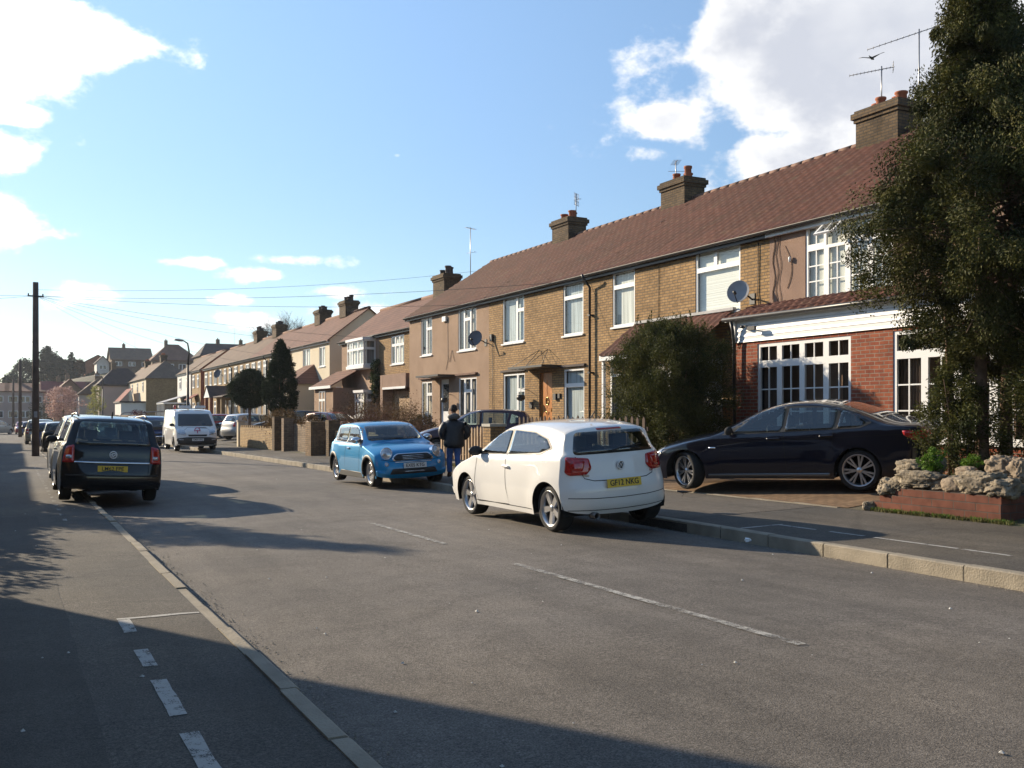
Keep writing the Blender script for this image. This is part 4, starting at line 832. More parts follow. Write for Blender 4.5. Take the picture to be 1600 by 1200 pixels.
# ---------------------------------------------------------------- ground, road, pavements
def interp(y, T): return float(np.interp(y, [t[0] for t in T], [t[1] for t in T]))
KR = [(-30,7.75),(5.5,7.82),(11,8.02),(20,8.2),(30,8.4),(45,8.4),(260,8.4)]
def GS(x, y): return -.006*min(170, max(-30, y))+.012*(min(8, max(1.28, x))-1.28)      # the street falls away gently
def kr(y): return interp(y, KR)
KL = 1.39
BND = [(-30,10.8),(20,10.8),(27,10.7),(31,10.3),(60,10.3),(200,10.3)]      # back of the right-hand pavement
def bnd(y): return interp(y, BND)
def hill_z(x, y):
    def ss(t): t = min(1, max(0, t)); return t*t*(3-2*t)
    return -1.2+12.7*ss((y-185)/60)*ss((x+22)/45) + 6.0*ss((x-34)/70)*ss((y-60)/80)
def garden_z(x, y):
    b = bnd(y)
    return GS(8, y)+.155+.085*max(0, min(4.5, x-b))
def road_h(t): return -.052+.075*(1-(2*t-1)**2)       # cambered
def build_ground():
    mb = MB()
    mb.add([(-900,-700,-1.12),(1600,-700,-1.12),(1600,2500,-1.12),(-900,2500,-1.12)], [(0,1,2,3)])
    struct(mb.build('ground', M['ground_earth']), 'earth and grass reaching away under the whole street')
    ys = list(np.arange(-30, 60, 2.5))+list(np.arange(60, 200, 10))+[200, 230, 300]
    # road
    mb = MB(); vs = []; xs = 13
    for y in ys:
        for k in range(xs):
            t = k/(xs-1); x = KL+(kr(y)-KL)*t; vs.append((x, y, road_h(t)+GS(x, y)))
    mb.smooth = True; mb.add(vs, [(i*xs+k, i*xs+k+1, (i+1)*xs+k+1, (i+1)*xs+k) for i in range(len(ys)-1) for k in range(xs-1)])
    struct(mb.build('road', M['asphalt']), 'worn grey asphalt road between the two pavements')
    # far cross street the row of houses at the end stands on
    mb = MB().box(-60, KL-.1, 160, 176, -1.1, -.99); struct(mb.build('road_far', M['asphalt']), 'side road at the far end of the street')
    # left pavement
    mb = MB(); vs = []; w = KL-.10
    for y in ys: vs += [(-3.0, y, .10+GS(0,y)), (w, y, .082+GS(0,y))]
    mb.add(vs, [(2*i, 2*i+1, 2*i+3, 2*i+2) for i in range(len(ys)-1)]); struct(mb.build('pavement_left', M['pavement_asphalt']), 'dark asphalt pavement on the camera side')
    mb = MB(); vs = []
    for y in ys: vs += [(-30, y, .12+GS(0,y)), (-3.0, y, .105+GS(0,y))]
    mb.add(vs, [(2*i, 2*i+1, 2*i+3, 2*i+2) for i in range(len(ys)-1)]); struct(mb.build('front_gardens_left', M['ground_earth']), 'front gardens on the camera side')
    mb = MB(); vs = []; nx = 3
    for y in ys:
        a = kr(y)+.125; b = bnd(y)
        vs += [(a, y, .088+GS(a,y)), ((a+b)/2, y, .115+GS(8,y)), (b, y, .15+GS(8,y))]
    mb.add(vs, [(3*i+k, 3*i+k+1, 3*i+k+4, 3*i+k+3) for i in range(len(ys)-1) for k in range(2)]); struct(mb.build('pavement_right', M['pavement_asphalt']), 'asphalt pavement in front of the terrace')
    # gardens and drives on the right
    mb = MB(); vs = []; xo = [0, .9, 1.8, 2.6, 3.4, 4.2, 5.0, 7, 12, 40]
    for y in ys:
        for o in xo: vs.append((bnd(y)+o, y, garden_z(bnd(y)+o, y)-(.004 if o == 0 else 0)))
    k = len(xo); mb.add(vs, [(i*k+j, i*k+j+1, (i+1)*k+j+1, (i+1)*k+j) for i in range(len(ys)-1) for j in range(k-1)]); struct(mb.build('front_gardens_right', M['ground_earth']), 'front gardens of the terrace')
    def drive(y0, y1, x1, m, nm, lab):
        mb = MB(); vs = []; yy = np.linspace(y0, y1, 6); xx = np.linspace(0, 1, 8)
        for y in yy:
            for t in xx: x = bnd(y)+.02+(x1-bnd(y)-.02)*t; vs.append((x, y, garden_z(x, y)+.006))
        mb.add(vs, [(i*8+j, i*8+j+1, (i+1)*8+j+1, (i+1)*8+j) for i in range(5) for j in range(7)]); return struct(mb.build(nm, M[m]), lab)
    drive(10.35, 19.0, 14.9, 'drive_blocks', 'driveway', 'brown block paved drive under the dark saloon')
    drive(22.5, 38.5, 15.3, 'concrete', 'driveway', 'concrete drive behind the picket fence')
    drive(39.6, 58, 15.7, 'pavement_asphalt', 'driveway', 'asphalt forecourt behind the low walls')
    drive(58, 100, 15.7, 'pavement_asphalt', 'driveway', 'forecourts further up the street')
    # edging strip between drive and pavement
    mb = MB()
    for i in range(9): y = 10.5+i*.95; mb.box(bnd(y)-.03, bnd(y)+.05, y, y+.94, -.1, .163+GS(8,y+.47))
    struct(mb.build('drive_edging', M['kerbstone']), 'thin concrete edging along the front of the paved drive')
    # kerbs, stone by stone
    def kerb(xfun, side, nm, lab, ztop):
        mb = MB(); y = -12.0; rnd = random.Random(5)
        while y < 120:
            L = .905; x = xfun(y+L/2); x2 = xfun(y+L); x1 = xfun(y); jj = .004 if side > 0 else .011; j = rnd.uniform(-jj, jj); zt = ztop+rnd.uniform(-jj, jj)
            a0, a1 = x1+j, x2+j; w = (.125 if side > 0 else .10)*side; r = .018*side
            lip = .012
            # bullnosed stone: chamfer on the road side
            P = [(0,-.12),(0,zt-lip),(r,zt),(w,zt),(w,-.12)]
            vs = [(a0+p[0], y+.008, p[1]+GS(a0,y)) for p in P]+[(a1+p[0], y+L-.008, p[1]+GS(a1,y+L)) for p in P]
            n = 5; fs = [(k, (k+1) % n, n+(k+1) % n, n+k) for k in range(n)]+[(4,3,2,1,0), (5,6,7,8,9)]
            if side < 0: fs = [f[::-1] for f in fs]
            mb.add(vs, fs); y += L
        # mortar bed a little lower than the stones
        ys2 = np.arange(-12, 121, 3.0); vs = []
        for yy in ys2: x = xfun(yy); g_ = GS(x,yy); vs += [(x+.004*side, yy, -.12+g_), (x+.004*side, yy, ztop-.035+g_), (x+.095*side, yy, ztop-.012+g_), (x+.099*side, yy, -.12+g_)]
        mb.mat(None); 
        mb.mats = [M['kerbstone'], M['pavement_asphalt']]; mb.cur = 1
        mb.add(vs, [((i*4+k), (i*4+k+1), (i*4+k+5), (i*4+k+4)) for i in range(len(ys2)-1) for k in range(3)])
        struct(mb.build(nm), lab)
    kerb(kr, 1, 'kerb_right', 'pale concrete kerb stones along the terrace side', .095)
    kerb(lambda y: KL, -1, 'kerb_left', 'worn kerb stones beside the camera', .085)
    # hills
    mb = MB(); nx, ny = 46, 40; vs = []
    for i in range(nx):
        for j in range(ny):
            x = -60+i*8; y = 60+j*9; vs.append((x, y, hill_z(x, y)-(.3 if hill_z(x, y) < -.9 else 0)))
    mb.smooth = True; mb.add(vs, [(i*ny+j, (i+1)*ny+j, (i+1)*ny+j+1, i*ny+j+1) for i in range(nx-1) for j in range(ny-1)])
    struct(mb.build('hillside', M['ground_earth']), 'hillside behind the far end of the street')
build_ground()
# worn paint: broken flakes
def marking(name, x0, x1, y0, y1, z, lab, wear=.2, m='paint_fresh', zf=None):
    rnd = random.Random(int((x0*97+y0*31)*100)); mb = MB(); nx = 1 if x1-x0 < .2 else 4; ny = max(2, int((y1-y0)/.12)); 
    m = 'paint_fresh' if wear < .25 else ('paint_worn' if wear < .6 else 'paint_ghost')
    V = []
    for j in range(ny+1):
        y = y0+(y1-y0)*j/ny
        for i in range(nx+1):
            x = x0+(x1-x0)*i/nx; jx = rnd.uniform(-.003, .003); jy = rnd.uniform(-.010, .010) if j in (0, ny) else 0
            V.append((x+jx, y+jy, zf(x, y) if zf else z))
    k = nx+1; mb.add(V, [(j*k+i, j*k+i+1, (j+1)*k+i+1, (j+1)*k+i) for j in range(ny) for i in range(nx)]); struct(mb.build(name, M[m]), lab)
def zl(x, y): return GS(0,y)+.082+(KL-.10-x)/(KL-.10+3)*.018+.004
def zroad(x, y): t = (x-KL)/(kr(y)-KL); return road_h(t)+.009+GS(x,y)
def zrp(x, y): a = kr(y)+.125; b = bnd(y); t = (x-a)/(b-a); return (.088+GS(a,y)+(.115-.088+GS(8,y)-GS(a,y))*t*2 if t < .5 else .115+GS(8,y)+.035*(t-.5)*2)+.005
marking('bay_line', .70, 1.28, 7.60, 7.655, 0, 'white end line of the parking bay on the near pavement', .12, zf=zl)
for i, (a, b) in enumerate([(7.12,7.59),(6.08,6.55),(5.0,5.74),(4.02,4.70),(2.9,3.6)]): marking('bay_line', .70, .785, a, b, 0, 'white dash of the parking bay on the near pavement', .16, zf=zl)
for i in range(20): marking('bay_line', .70, .76, 15.5+i*.95, 15.85+i*.95, 0, 'small white dash beside the parked people carrier', .3, zf=zl)
marking('bay_line', 8.1, 8.80, 9.47, 9.52, 0, 'white end line of the parking bay on the far pavement', .15, zf=zrp)
for (a, b) in [(8.85,9.47),(8.1,8.62),(6.85,7.95),(6.25,6.80),(5.3,6.0),(4.2,4.9)]: marking('bay_line', 8.70, 8.755, a, b, 0, 'white dash of the parking bay on the far pavement', .15, zf=zrp)
for i in range(9): marking('bay_line', 8.75, 8.82, 26+i*1.9, 26.8+i*1.9, 0, 'white dash on the far pavement further along', .3, zf=zrp)
marking('centre_line', 4.53, 4.61, 4.76, 8.8, 0, 'worn white dash in the middle of the road', .45, zf=zroad); marking('centre_line', 4.54, 4.62, 10.6, 13.2, 0, 'faint worn dash further up the road', .5, zf=zroad)
for k in range(6): marking('centre_line', 4.50, 4.59, 16.5+k*6, 19+k*6, 0, 'faint worn dash far up the road', .75, zf=zroad)

# old trench repairs and covers
def patch(lab, x0, x1, y0, y1, zf, m, nm='asphalt_patch'):
    mb = MB(); ny = max(2, int((y1-y0)/.4)); nx = max(2, int((x1-x0)/.2)); rnd = random.Random(int(y0*7+x0*3)); V = []
    for j in range(ny+1):
        for i in range(nx+1):
            x = x0+(x1-x0)*i/nx+(rnd.uniform(-.012,.012) if i in (0, nx) else 0); y = y0+(y1-y0)*j/ny+(rnd.uniform(-.012,.012) if j in (0, ny) else 0); V.append((x, y, zf(x, y)-.0015))
    k = nx+1; mb.add(V, [(j*k+i, j*k+i+1, (j+1)*k+i+1, (j+1)*k+i) for j in range(ny) for i in range(nx)]); struct(mb.build(nm, M[m]), lab)
roadmat('patch_dark', (.060,.055,.050), (.080,.070,.056), speck=.4); roadmat('patch_light', (.10,.088,.075), (.115,.098,.078), speck=.45)
roadmat('patch_old', (.112,.101,.090), (.135,.118,.098), speck=.5)
patch('long dark trench repair along the near pavement', -.12, .38, .5, 16.5, zl, 'patch_dark'); patch('square dark repair in the near pavement', -1.6, -.2, 9.2, 10.4, zl, 'patch_dark')

def grit(name, label, n, fn, size, m):
    rng = np.random.default_rng(n); mb = MB()
    for i in range(n):
        x, y, z = fn(rng); s = size*rng.uniform(.4, 1.4); a = rng.uniform(0, 6.28); P = [(x+s*cos(a+t)*rng.uniform(.7,1.1), y+s*sin(a+t)*rng.uniform(.7,1.1), z) for t in (0, 1.6, 3.1, 4.7)]
        mb.add(P+[(x, y, z+s*.7)], [(0,1,4),(1,2,4),(2,3,4),(3,0,4)])
    tag(mb.build(name, M[m]), label, None, None, 'stuff')
def f1(r): y = 2+abs(r.normal(0, 9)); x = KL+.02+abs(r.normal(0, .10)); return x, y, zroad(x, y)-.002
def f2(r): y = r.uniform(3, 40); x = kr(y)-.02-abs(r.normal(0, .10)); return x, y, zroad(x, y)-.002
def f3(r): y = 2.5+abs(r.normal(0, 9)); x = r.uniform(-1, 7.6); return x, y, (zl(x, y) if x < KL-.1 else zroad(x, y))-.002
patch('lighter worn crossing in front of the paved drive', kr(13)+.14, 10.74, 10.8, 17.5, zrp, 'patch_light', 'drive_crossing')
grit('grit', 'loose grit gathered along the near kerb', 1500, f1, .009, 'kerbstone'); grit('grit', 'loose grit gathered along the far kerb', 1100, f2, .010, 'kerbstone')
grit('litter_specks', 'tiny pale specks scattered over road and pavement', 60, f3, .013, 'paint_marking')
# ---------------------------------------------------------------- houses
class Face:
    """a wall plane: u runs to the viewer's right, w outwards, z up"""
    def __init__(s, O, U, N): s.O = Vector(O); s.U = Vector(U); s.N = Vector(N)
    def P(s, u, w, z): p = s.O+s.U*u+s.N*w; return (p.x, p.y, z)
    def box(s, mb, u0, u1, w0, w1, z0, z1):
        v = [s.P(u0,w0,z0),s.P(u1,w0,z0),s.P(u1,w1,z0),s.P(u0,w1,z0),s.P(u0,w0,z1),s.P(u1,w0,z1),s.P(u1,w1,z1),s.P(u0,w1,z1)]
        mb.add(v, [(0,3,2,1),(4,5,6,7),(0,1,5,4),(1,2,6,5),(2,3,7,6),(3,0,4,7)])
def front(xf, y1): return Face((xf, y1, 0), (0,-1,0), (-1,0,0))
def gable(x0, y): return Face((x0, y, 0), (1,0,0), (0,-1,0))
def wall_panel(mb, F, u0, u1, z0, z1, openings, reveal=.11):
    us = sorted(set([u0, u1]+[o[0] for o in openings]+[o[1] for o in openings])); zs = sorted(set([z0, z1]+[o[2] for o in openings]+[o[3] for o in openings]))
    for a, b in zip(us, us[1:]):
        for c, d in zip(zs, zs[1:]):
            mu, mz = (a+b)/2, (c+d)/2
            if any(o[0] < mu < o[1] and o[2] < mz < o[3] for o in openings): continue
            mb.quad(F.P(a,0,c), F.P(b,0,c), F.P(b,0,d), F.P(a,0,d))
    for (a, b, c, d) in openings:
        r = -reveal
        mb.quad(F.P(a,0,c),F.P(a,0,d),F.P(a,r,d),F.P(a,r,c)); mb.quad(F.P(b,0,c),F.P(b,r,c),F.P(b,r,d),F.P(b,0,d)); mb.quad(F.P(a,0,d),F.P(b,0,d),F.P(b,r,d),F.P(a,r,d)); mb.quad(F.P(a,0,c),F.P(a,r,c),F.P(b,r,c),F.P(b,0,c))
def window(root, F, u0, u1, z0, z1, cells, cur='net_white', fw=.06, setback=.018, sill='upvc', bars=None, near=True, curtain_cells=None, open_cell=None):
    """cells: (a,b,c,d) fractions; bars: (nx, nz) glazing bars per cell or a list"""
    W, H = u1-u0, z1-z0; s = -setback; mb = MB()
    T = .05
    for i, (a, b, c, d) in enumerate(cells):
        A, B, C, D = u0+W*a, u0+W*b, z0+H*c, z0+H*d; mb.mat(M['upvc'])
        if i == open_cell: 
            F.box(mb, A, B, s-T, s-.01, D-.025, D); continue
        F.box(mb, A, A+fw, s-T, s, C, D); F.box(mb, B-fw, B, s-T, s, C, D); F.box(mb, A+fw, B-fw, s-T, s, C, C+fw); F.box(mb, A+fw, B-fw, s-T, s, D-fw, D)
        bb = bars[i] if isinstance(bars, list) else bars
        if bb:
            nx, nz = bb
            for k in range(1, nx): q = A+fw+(B-A-2*fw)*k/nx; F.box(mb, q-.013, q+.013, s-.028, s-.008, C+fw, D-fw)
            for k in range(1, nz): q = C+fw+(D-C-2*fw)*k/nz; F.box(mb, A+fw, B-fw, s-.026, s-.010, q-.013, q+.013)
    f = mb.build('window', None, root, world=True)
    if sill: q = MB(); F.box(q, u0-.04, u1+.04, s-.04, .055, z0-.05, z0-.002); q.build('sill', M[sill], f, world=True)
    q = MB()
    for i, (a, b, c, d) in enumerate(cells):
        if i == open_cell: continue
        A, B, C, D = u0+W*a+fw, u0+W*b-fw, z0+H*c+fw, z0+H*d-fw; q.quad(F.P(A,s-.032,C),F.P(B,s-.032,C),F.P(B,s-.032,D),F.P(A,s-.032,D))
    q.build('pane', M['pane' if near else 'pane_far'], f, world=True)
    if near:
        q = MB(); r = -.13
        if cur: q.mat(M[cur]); F.box(q, u0+.02, u1-.02, r-.03, r, z0+.02, z1-.02)  # with room_dark, a dark sheet standing in for an unlit room
        q.build('curtain', None, f, world=True)
    return f
G2 = [(0,.5,0,1),(.5,1,0,1)]
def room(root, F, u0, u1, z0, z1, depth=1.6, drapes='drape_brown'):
    """a room behind the glass, its dimness painted near-black, drapes at the sides"""
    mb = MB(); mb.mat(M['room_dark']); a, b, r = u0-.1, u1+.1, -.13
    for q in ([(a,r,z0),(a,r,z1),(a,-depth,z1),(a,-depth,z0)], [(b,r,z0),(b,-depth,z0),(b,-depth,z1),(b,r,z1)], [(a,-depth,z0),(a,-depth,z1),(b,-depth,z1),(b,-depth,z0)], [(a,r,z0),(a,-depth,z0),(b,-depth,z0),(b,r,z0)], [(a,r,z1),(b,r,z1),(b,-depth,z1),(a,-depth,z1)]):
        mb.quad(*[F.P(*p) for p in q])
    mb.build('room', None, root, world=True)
    if drapes:
        for (p, q) in ((u0, u0+.18*(u1-u0)), (u1-.15*(u1-u0), u1)):
            m2 = MB(); n = 14
            for i in range(n):
                A = p+(q-p)*i/n; B = p+(q-p)*(i+1)/n; wa = -.2+.03*(i % 2); wb = -.2+.03*((i+1) % 2); m2.quad(F.P(A,wa,z0),F.P(B,wb,z0),F.P(B,wb,z1),F.P(A,wa,z1))
            m2.build('curtain', M[drapes], root, world=True)
def tile_slope(mb, F, u0, u1, w_e, z_e, w_r, z_r, roll=.3, amp=.022, course=.28, step=.022, res=6, rake0=0, rake1=0):
    """tiled slope from the eaves (w_e, z_e) up to the ridge (w_r, z_r): real rolls and lapped courses"""
    L = sqrt((w_r-w_e)**2+(z_r-z_e)**2); n = max(1, round(L/course)); du = roll/res; nu = max(2, int(round((u1-u0)/du))); vs = []; fs = []
    nw, nz = -(z_r-z_e)/L, (w_r-w_e)/L
    nW, nZ = (-nw, -nz) if nz > 0 else (nw, nz)
    nW, nZ = ((z_r-z_e)/L, abs(w_r-w_e)/L)
    rnd = random.Random(int(abs(F.O.y)*10)); jit = [rnd.uniform(-.009, .011) for _ in range(4000)]
    for c in range(n):
        for e in (0, 1):
            t = (c+e)/n; off = step if e == 0 else 0.0
            for i in range(nu+1):
                u = u0+(u1-u0)*i/nu; ph = (u/roll) % 1.0
                h = amp*(1+cos(2*pi*ph))*.5 if amp else 0
                k = off+h+(jit[(c*37+int(u/roll)) % 4000] if e == 0 else 0)
                uu = u
                if rake0: uu = max(uu, u0+rake0*t)
                if rake1: uu = min(uu, u1-rake1*t)
                vs.append(F.P(uu, w_e+(w_r-w_e)*t+nW*k, z_e+(z_r-z_e)*t+nZ*k))
    m = nu+1
    for c in range(n):
        for i in range(nu):
            a = (c*2)*m+i; b = (c*2+1)*m+i; fs.append((a, a+1, b+1, b))
            if c < n-1: d = (c*2+2)*m+i; fs.append((b, b+1, d+1, d))
    # closed eaves edge
    b = mb.add(vs, fs)
    sm = mb.smooth; mb.smooth = False
    for i in range(nu): 
        p = vs[i]; q = vs[i+1]; mb.quad(p, (p[0], p[1], p[2]-.05), (q[0], q[1], q[2]-.05), q)
    mb.smooth = sm
def flat_slope(mb, F, u0, u1, w_e, z_e, w_r, z_r, rake0=0, rake1=0, th=.07):
    a, b, c, d = F.P(u0,w_e,z_e), F.P(u1,w_e,z_e), F.P(u1-rake1,w_r,z_r), F.P(u0+rake0,w_r,z_r)
    mb.quad(a,b,c,d); lo = [(p[0],p[1],p[2]-th) for p in (a,b,c,d)]; mb.quad(*lo[::-1])
    P = [a,b,c,d]
    for i in range(4): j = (i+1) % 4; mb.quad(P[i], lo[i], lo[j], P[j])
def chimney(parent, x, y, zb, zt, sx=.8, sy=1.25, m='brick_soot', pots=4, seed=1, potmat='terracotta', near=True):
    rnd = random.Random(seed); mb = MB()
    mb.box(x-sx/2, x+sx/2, y-sy/2, y+sy/2, zb, zt-.30); mb.box(x-sx/2-.04, x+sx/2+.04, y-sy/2-.04, y+sy/2+.04, zt-.30, zt-.21); mb.box(x-sx/2-.09, x+sx/2+.09, y-sy/2-.09, y+sy/2+.09, zt-.21, zt-.07); mb.box(x-sx/2-.03, x+sx/2+.03, y-sy/2-.03, y+sy/2+.03, zt-.07, zt)
    c = mb.build('chimney', M[m], parent, world=True)
    for i in range(pots):
        h = rnd.choice([.24,.26,.36,.22]); py = y-sy/2+.18+(sy-.36)*i/max(1, pots-1); px = x+(.12 if i % 2 else -.12); r = rnd.choice([.12,.13,.14])
        q = MB(); q.lathe([(r*1.0, zt-.01), (r*.92, zt+h*.75), (r*1.12, zt+h*.82), (r*1.12, zt+h), (r*.85, zt+h), (r*.8, zt+h*.6)], c=(px, py, 0), n=14 if near else 8); q.build('chimney_pot', M[potmat], c, world=True)
    return c
def downpipe(root, x, y, z0, z1, m='gutter_black', r=.038, w=.10):
    mb = MB(); mb.tube([(x-w+.03-.30, y, z1+.12), (x-w-.22, y, z1), (x-w, y, z1-.25), (x-w, y, z0)], r, 8)
    for z in np.arange(z0+.6, z1-.3, 1.7): mb.box(x-w-.05, x-.001, y-.055, y+.055, z, z+.05)
    return mb.build('downpipe', M[m], root, world=True)
def aerial(label, x, y, z0, h, length=1.1, ang=0.0, tilt=.1, kind='yagi', group='television aerials on the roofs'):
    root = thing('television_aerial', (x, y, z0), ang, label, 'aerial', group)
    mb = MB(); mb.tube([(0,0,0),(0,0,h)], .018, 6); mb.build('mast', M['aerial_metal'], root)
    mb = MB(); t = tilt
    if kind == 'yagi':
        mb.tube([(-length*.75,0,h-.08-t*length*.75),(length*.3,0,h-.08+t*length*.3)], .011, 5)
        for k in range(12): q = -length*.75+length*.95*k/11; mb.tube([(q,-.09,h-.08+t*q),(q,.09,h-.08+t*q)], .006, 4)
        for zz in (-.09, -.03, .03, .09): mb.tube([(length*.27,-.17,h-.08+t*length*.27+zz),(length*.27,.17,h-.08+t*length*.27+zz)], .007, 4)
        mb.tube([(length*.27,0,h-.08+t*length*.27-.1),(length*.27,0,h-.08+t*length*.27+.1)], .007, 4)
    elif kind == 'grid':
        for k in range(5): mb.tube([(-.2+.1*k,-.02,h-.45),(-.2+.1*k,-.02,h)], .008, 4)
        for k in range(4): mb.tube([(-.22,-.02,h-.45+.15*k),(.22,-.02,h-.45+.15*k)], .008, 4)
        mb.tube([(0,-.02,h-.22),(0,-.22,h-.22)], .01, 4)
    else:
        mb.tube([(-.32,0,h-.05),(.32,0,h-.05)], .01, 4)
        for k in range(6): q = -.3+.12*k; mb.tube([(q,-.13,h-.05),(q,.13,h-.05)], .006, 4)
        mb.tube([(0,-.3,h*.55),(0,.25,h*.55)], .008, 4); mb.tube([(-.1,-.3,h*.55),(.1,-.3,h*.55)], .008, 4)
    mb.build('antenna', M['aerial_metal'], root)
def dish(label, x, y, z, face, d=.5, m='dish_grey', group='satellite dishes on the house fronts'):
    """dish on a wall bracket; face is the direction it looks towards"""
    root = thing('satellite_dish', (x, y, z), 0, label, 'satellite dish', group)
    f = Vector(face).normalized(); up = Vector((0,0,1)); a = f.cross(up).normalized(); b = a.cross(f)
    c = Vector((-.42, 0, .06)); mb = MB(); mb.smooth = True; n = 24; vs = []; fs = []
    for i in range(7):
        r = d/2*i/6
        for k in range(n): t = 2*pi*k/n; vs.append(c+a*(r*cos(t))+b*(r*1.08*sin(t))+f*(.35*r*r/d))
    for i in range(6):
        for k in range(n): fs.append((i*n+k, i*n+(k+1) % n, (i+1)*n+(k+1) % n, (i+1)*n+k))
    mb.add(vs, fs); mb.add([v-f*.012 for v in vs], [q[::-1] for q in fs]); mb.build('reflector', M[m], root)
    mb = MB(); foc = c+f*(d*.55)-b*(d*.28); mb.tube([c-b*d*.52, foc-b*.03], .012, 6); mb.tube([foc+f*.03, foc-f*.07], .035, 8); mb.build('receiver_arm', M['iron'], root)
    mb = MB(); mb.tube([(0,0,-.1),(-.12,0,-.02),(c.x*.85,0,.03)], .02, 6); mb.box(-.02, 0, -.09, .09, -.2, .05); mb.build('wall_bracket', M['iron'], root)
def house(label, y0, y1, xf, depth, zg, ze, xr, zr, wm, rm, ops, group=None, roofkind='near', g0=False, g1=False, gm=None, name='terraced_house', overhang=.17, fascia='gutter_black', gut='gutter_black', hip0=0, hip1=0, back=None):
    """y0 near end, y1 far end, front plane at x = xf, eaves height ze, ridge at (xr, zr)"""
    root = thing(name, (xf, (y0+y1)/2, zg), 0, label, 'house', group)
    F = front(xf, y1); W = y1-y0; mb = MB(); mb.mat(M[wm])
    wall_panel(mb, F, 0, W, -1.1, ze+.02, [o for o in ops], .11)
    xb = back if back else 2*xr-xf; zs = ze+.02
    slope = (zr-ze)/(xr-(xf-overhang)); gz = ze+slope*overhang-.02
    gmm = M[gm or wm]; mb.mat(gmm)
    for (yy, flag, hip, nrm) in ((y0, g0, hip0, 1), (y1, g1, hip1, -1)):
        if flag or True:
            pts = [(xf, yy, -1.1), (xb, yy, -1.1), (xb, yy, gz), (xr, yy, zr-.05), (xf, yy, gz)] if not hip else [(xf, yy, -1.1), (xb, yy, -1.1), (xb, yy, ze), (xf, yy, ze)]
            mb.poly(pts if nrm == 1 else pts[::-1])
    mb.mat(M[wm]); mb.quad((xb,y0,-1.1),(xb,y1,-1.1),(xb,y1,gz),(xb,y0,gz))
    wl = mb.build('wall', None, root, world=True)
    # roof
    mb = MB(); mb.mat(M[rm]); mb.smooth = roofkind == 'near'
    e0 = .12 if g0 else 0; e1 = .12 if g1 else 0
    if hip0: e0 = overhang
    if hip1: e1 = overhang
    if roofkind == 'near': tile_slope(mb, F, -e1, W+e0, overhang, ze, -(xr-xf), zr, rake0=hip1, rake1=hip0)
    else: flat_slope(mb, F, -e1, W+e0, overhang, ze, -(xr-xf), zr, rake0=hip1, rake1=hip0)
    mb.smooth = False
    Bk = Face((xb, y0, 0), (0,1,0), (1,0,0)); flat_slope(mb, Bk, -e0, W+e1, overhang, ze if not back else zr-slope*(xb-xr+overhang), -(xb-xr), zr, rake0=hip0, rake1=hip1)
    if hip0:
        mb.poly([(xf-overhang, y0-e0, ze), (xb+overhang, y0-e0, ze), (xr, y0-e0+hip0, zr)])
    if hip1:
        mb.poly([(xb+overhang, y1+e1, ze), (xf-overhang, y1+e1, ze), (xr, y1+e1-hip1, zr)])
    rf = mb.build('roof', None, root, world=True)
    mb = MB(); n = int((W+e0+e1-hip0-hip1)/.45)+1; a = y0-e0+hip0; b = y1+e1-hip1
    if roofkind == 'near':
        for i in range(n):
            p = a+(b-a)*i/n; q = a+(b-a)*(i+1)/n; mb.tube([(xr, p+.003, zr-.045), (xr, q-.003, zr-.045)], [.104, .100], 10)
    else: mb.tube([(xr, a, zr), (xr, b, zr)], .1, 6)
    mb.build('ridge_tiles', M['ridge'], rf, world=True)
    # fascia, soffit and gutter
    mb = MB(); mb.box(xf-overhang+.03, xf-overhang+.06, y0-e0, y1+e1, ze-.16, ze-.02); mb.box(xf-overhang+.06, xf-.002, y0-e0, y1+e1, ze-.15, ze-.12); mb.build('fascia', M[fascia], root, world=True)
    mb = MB(); vs = []; k = 8; r = .06
    for yy in (y0-e0, y1+e1):
        for i in range(k+1): t = pi+pi*i/k; vs.append((xf-overhang-.035+r*cos(t), yy, ze-.03+r*sin(t)))
    mb.smooth = True; mb.add(vs, [(i, i+1, k+2+i, k+1+i) for i in range(k)]); mb.smooth = False
    mb.box(xf-overhang-.035-r-.006, xf-overhang-.035-r+.004, y0-e0, y1+e1, ze-.036, ze-.022)
    mb.build('gutter', M[gut], root, world=True)
    if roofkind == 'near' and (g0 or g1):
        # verge boards
        mb = MB()
        for yy, fl in ((y0-.13, g0), (y1+.10, g1)):
            if fl: mb.prism([(xf-overhang, yy, ze-.16), (xr, yy, zr-.16), (xr, yy, zr-.02), (xf-overhang, yy, ze-.02)], (0,.03,0))
        mb.build('verge_board', M[fascia], root, world=True)
    return root, F, rf
def U(y1, a, b): return (y1-a, y1-b)      # street positions (far, near) to wall coordinates
ROOF_X, ROOF_Z, EAVE = 19.4, 8.45, 5.70
XF = 15.4; TG = 'terraced houses of the brick row'
# --- house A
y0, y1 = 31.65, 39.5
ops = [U(y1,38.15,36.97)+(3.99,5.55), U(y1,34.35,32.73)+(3.97,5.60), U(y1,38.1,36.97)+(1.15,2.90), U(y1,34.3,32.7)+(1.15,2.93), U(y1,36.15,35.25)+(.62,2.94)]
A, F, rfA = house('tan pebbledashed end house of the terrace with white windows and flat door canopy', y0, y1, XF, 8, .42, EAVE, ROOF_X, ROOF_Z, 'pebbledash_tan', 'tiles_brown', ops, TG, g1=True)
TOPR = [(0,.5,0,1),(.5,1,.0,.70),(.5,1,.70,1)]
C3 = [(0,.33,0,1),(.33,.68,0,.72),(.33,.68,.72,1),(.68,1,0,1)]
window(A, F, *ops[0], TOPR, 'net_grey'); window(A, F, *ops[1], C3, 'net_grey'); window(A, F, *ops[2], TOPR, 'net_grey'); window(A, F, *ops[3], C3, 'net_grey')
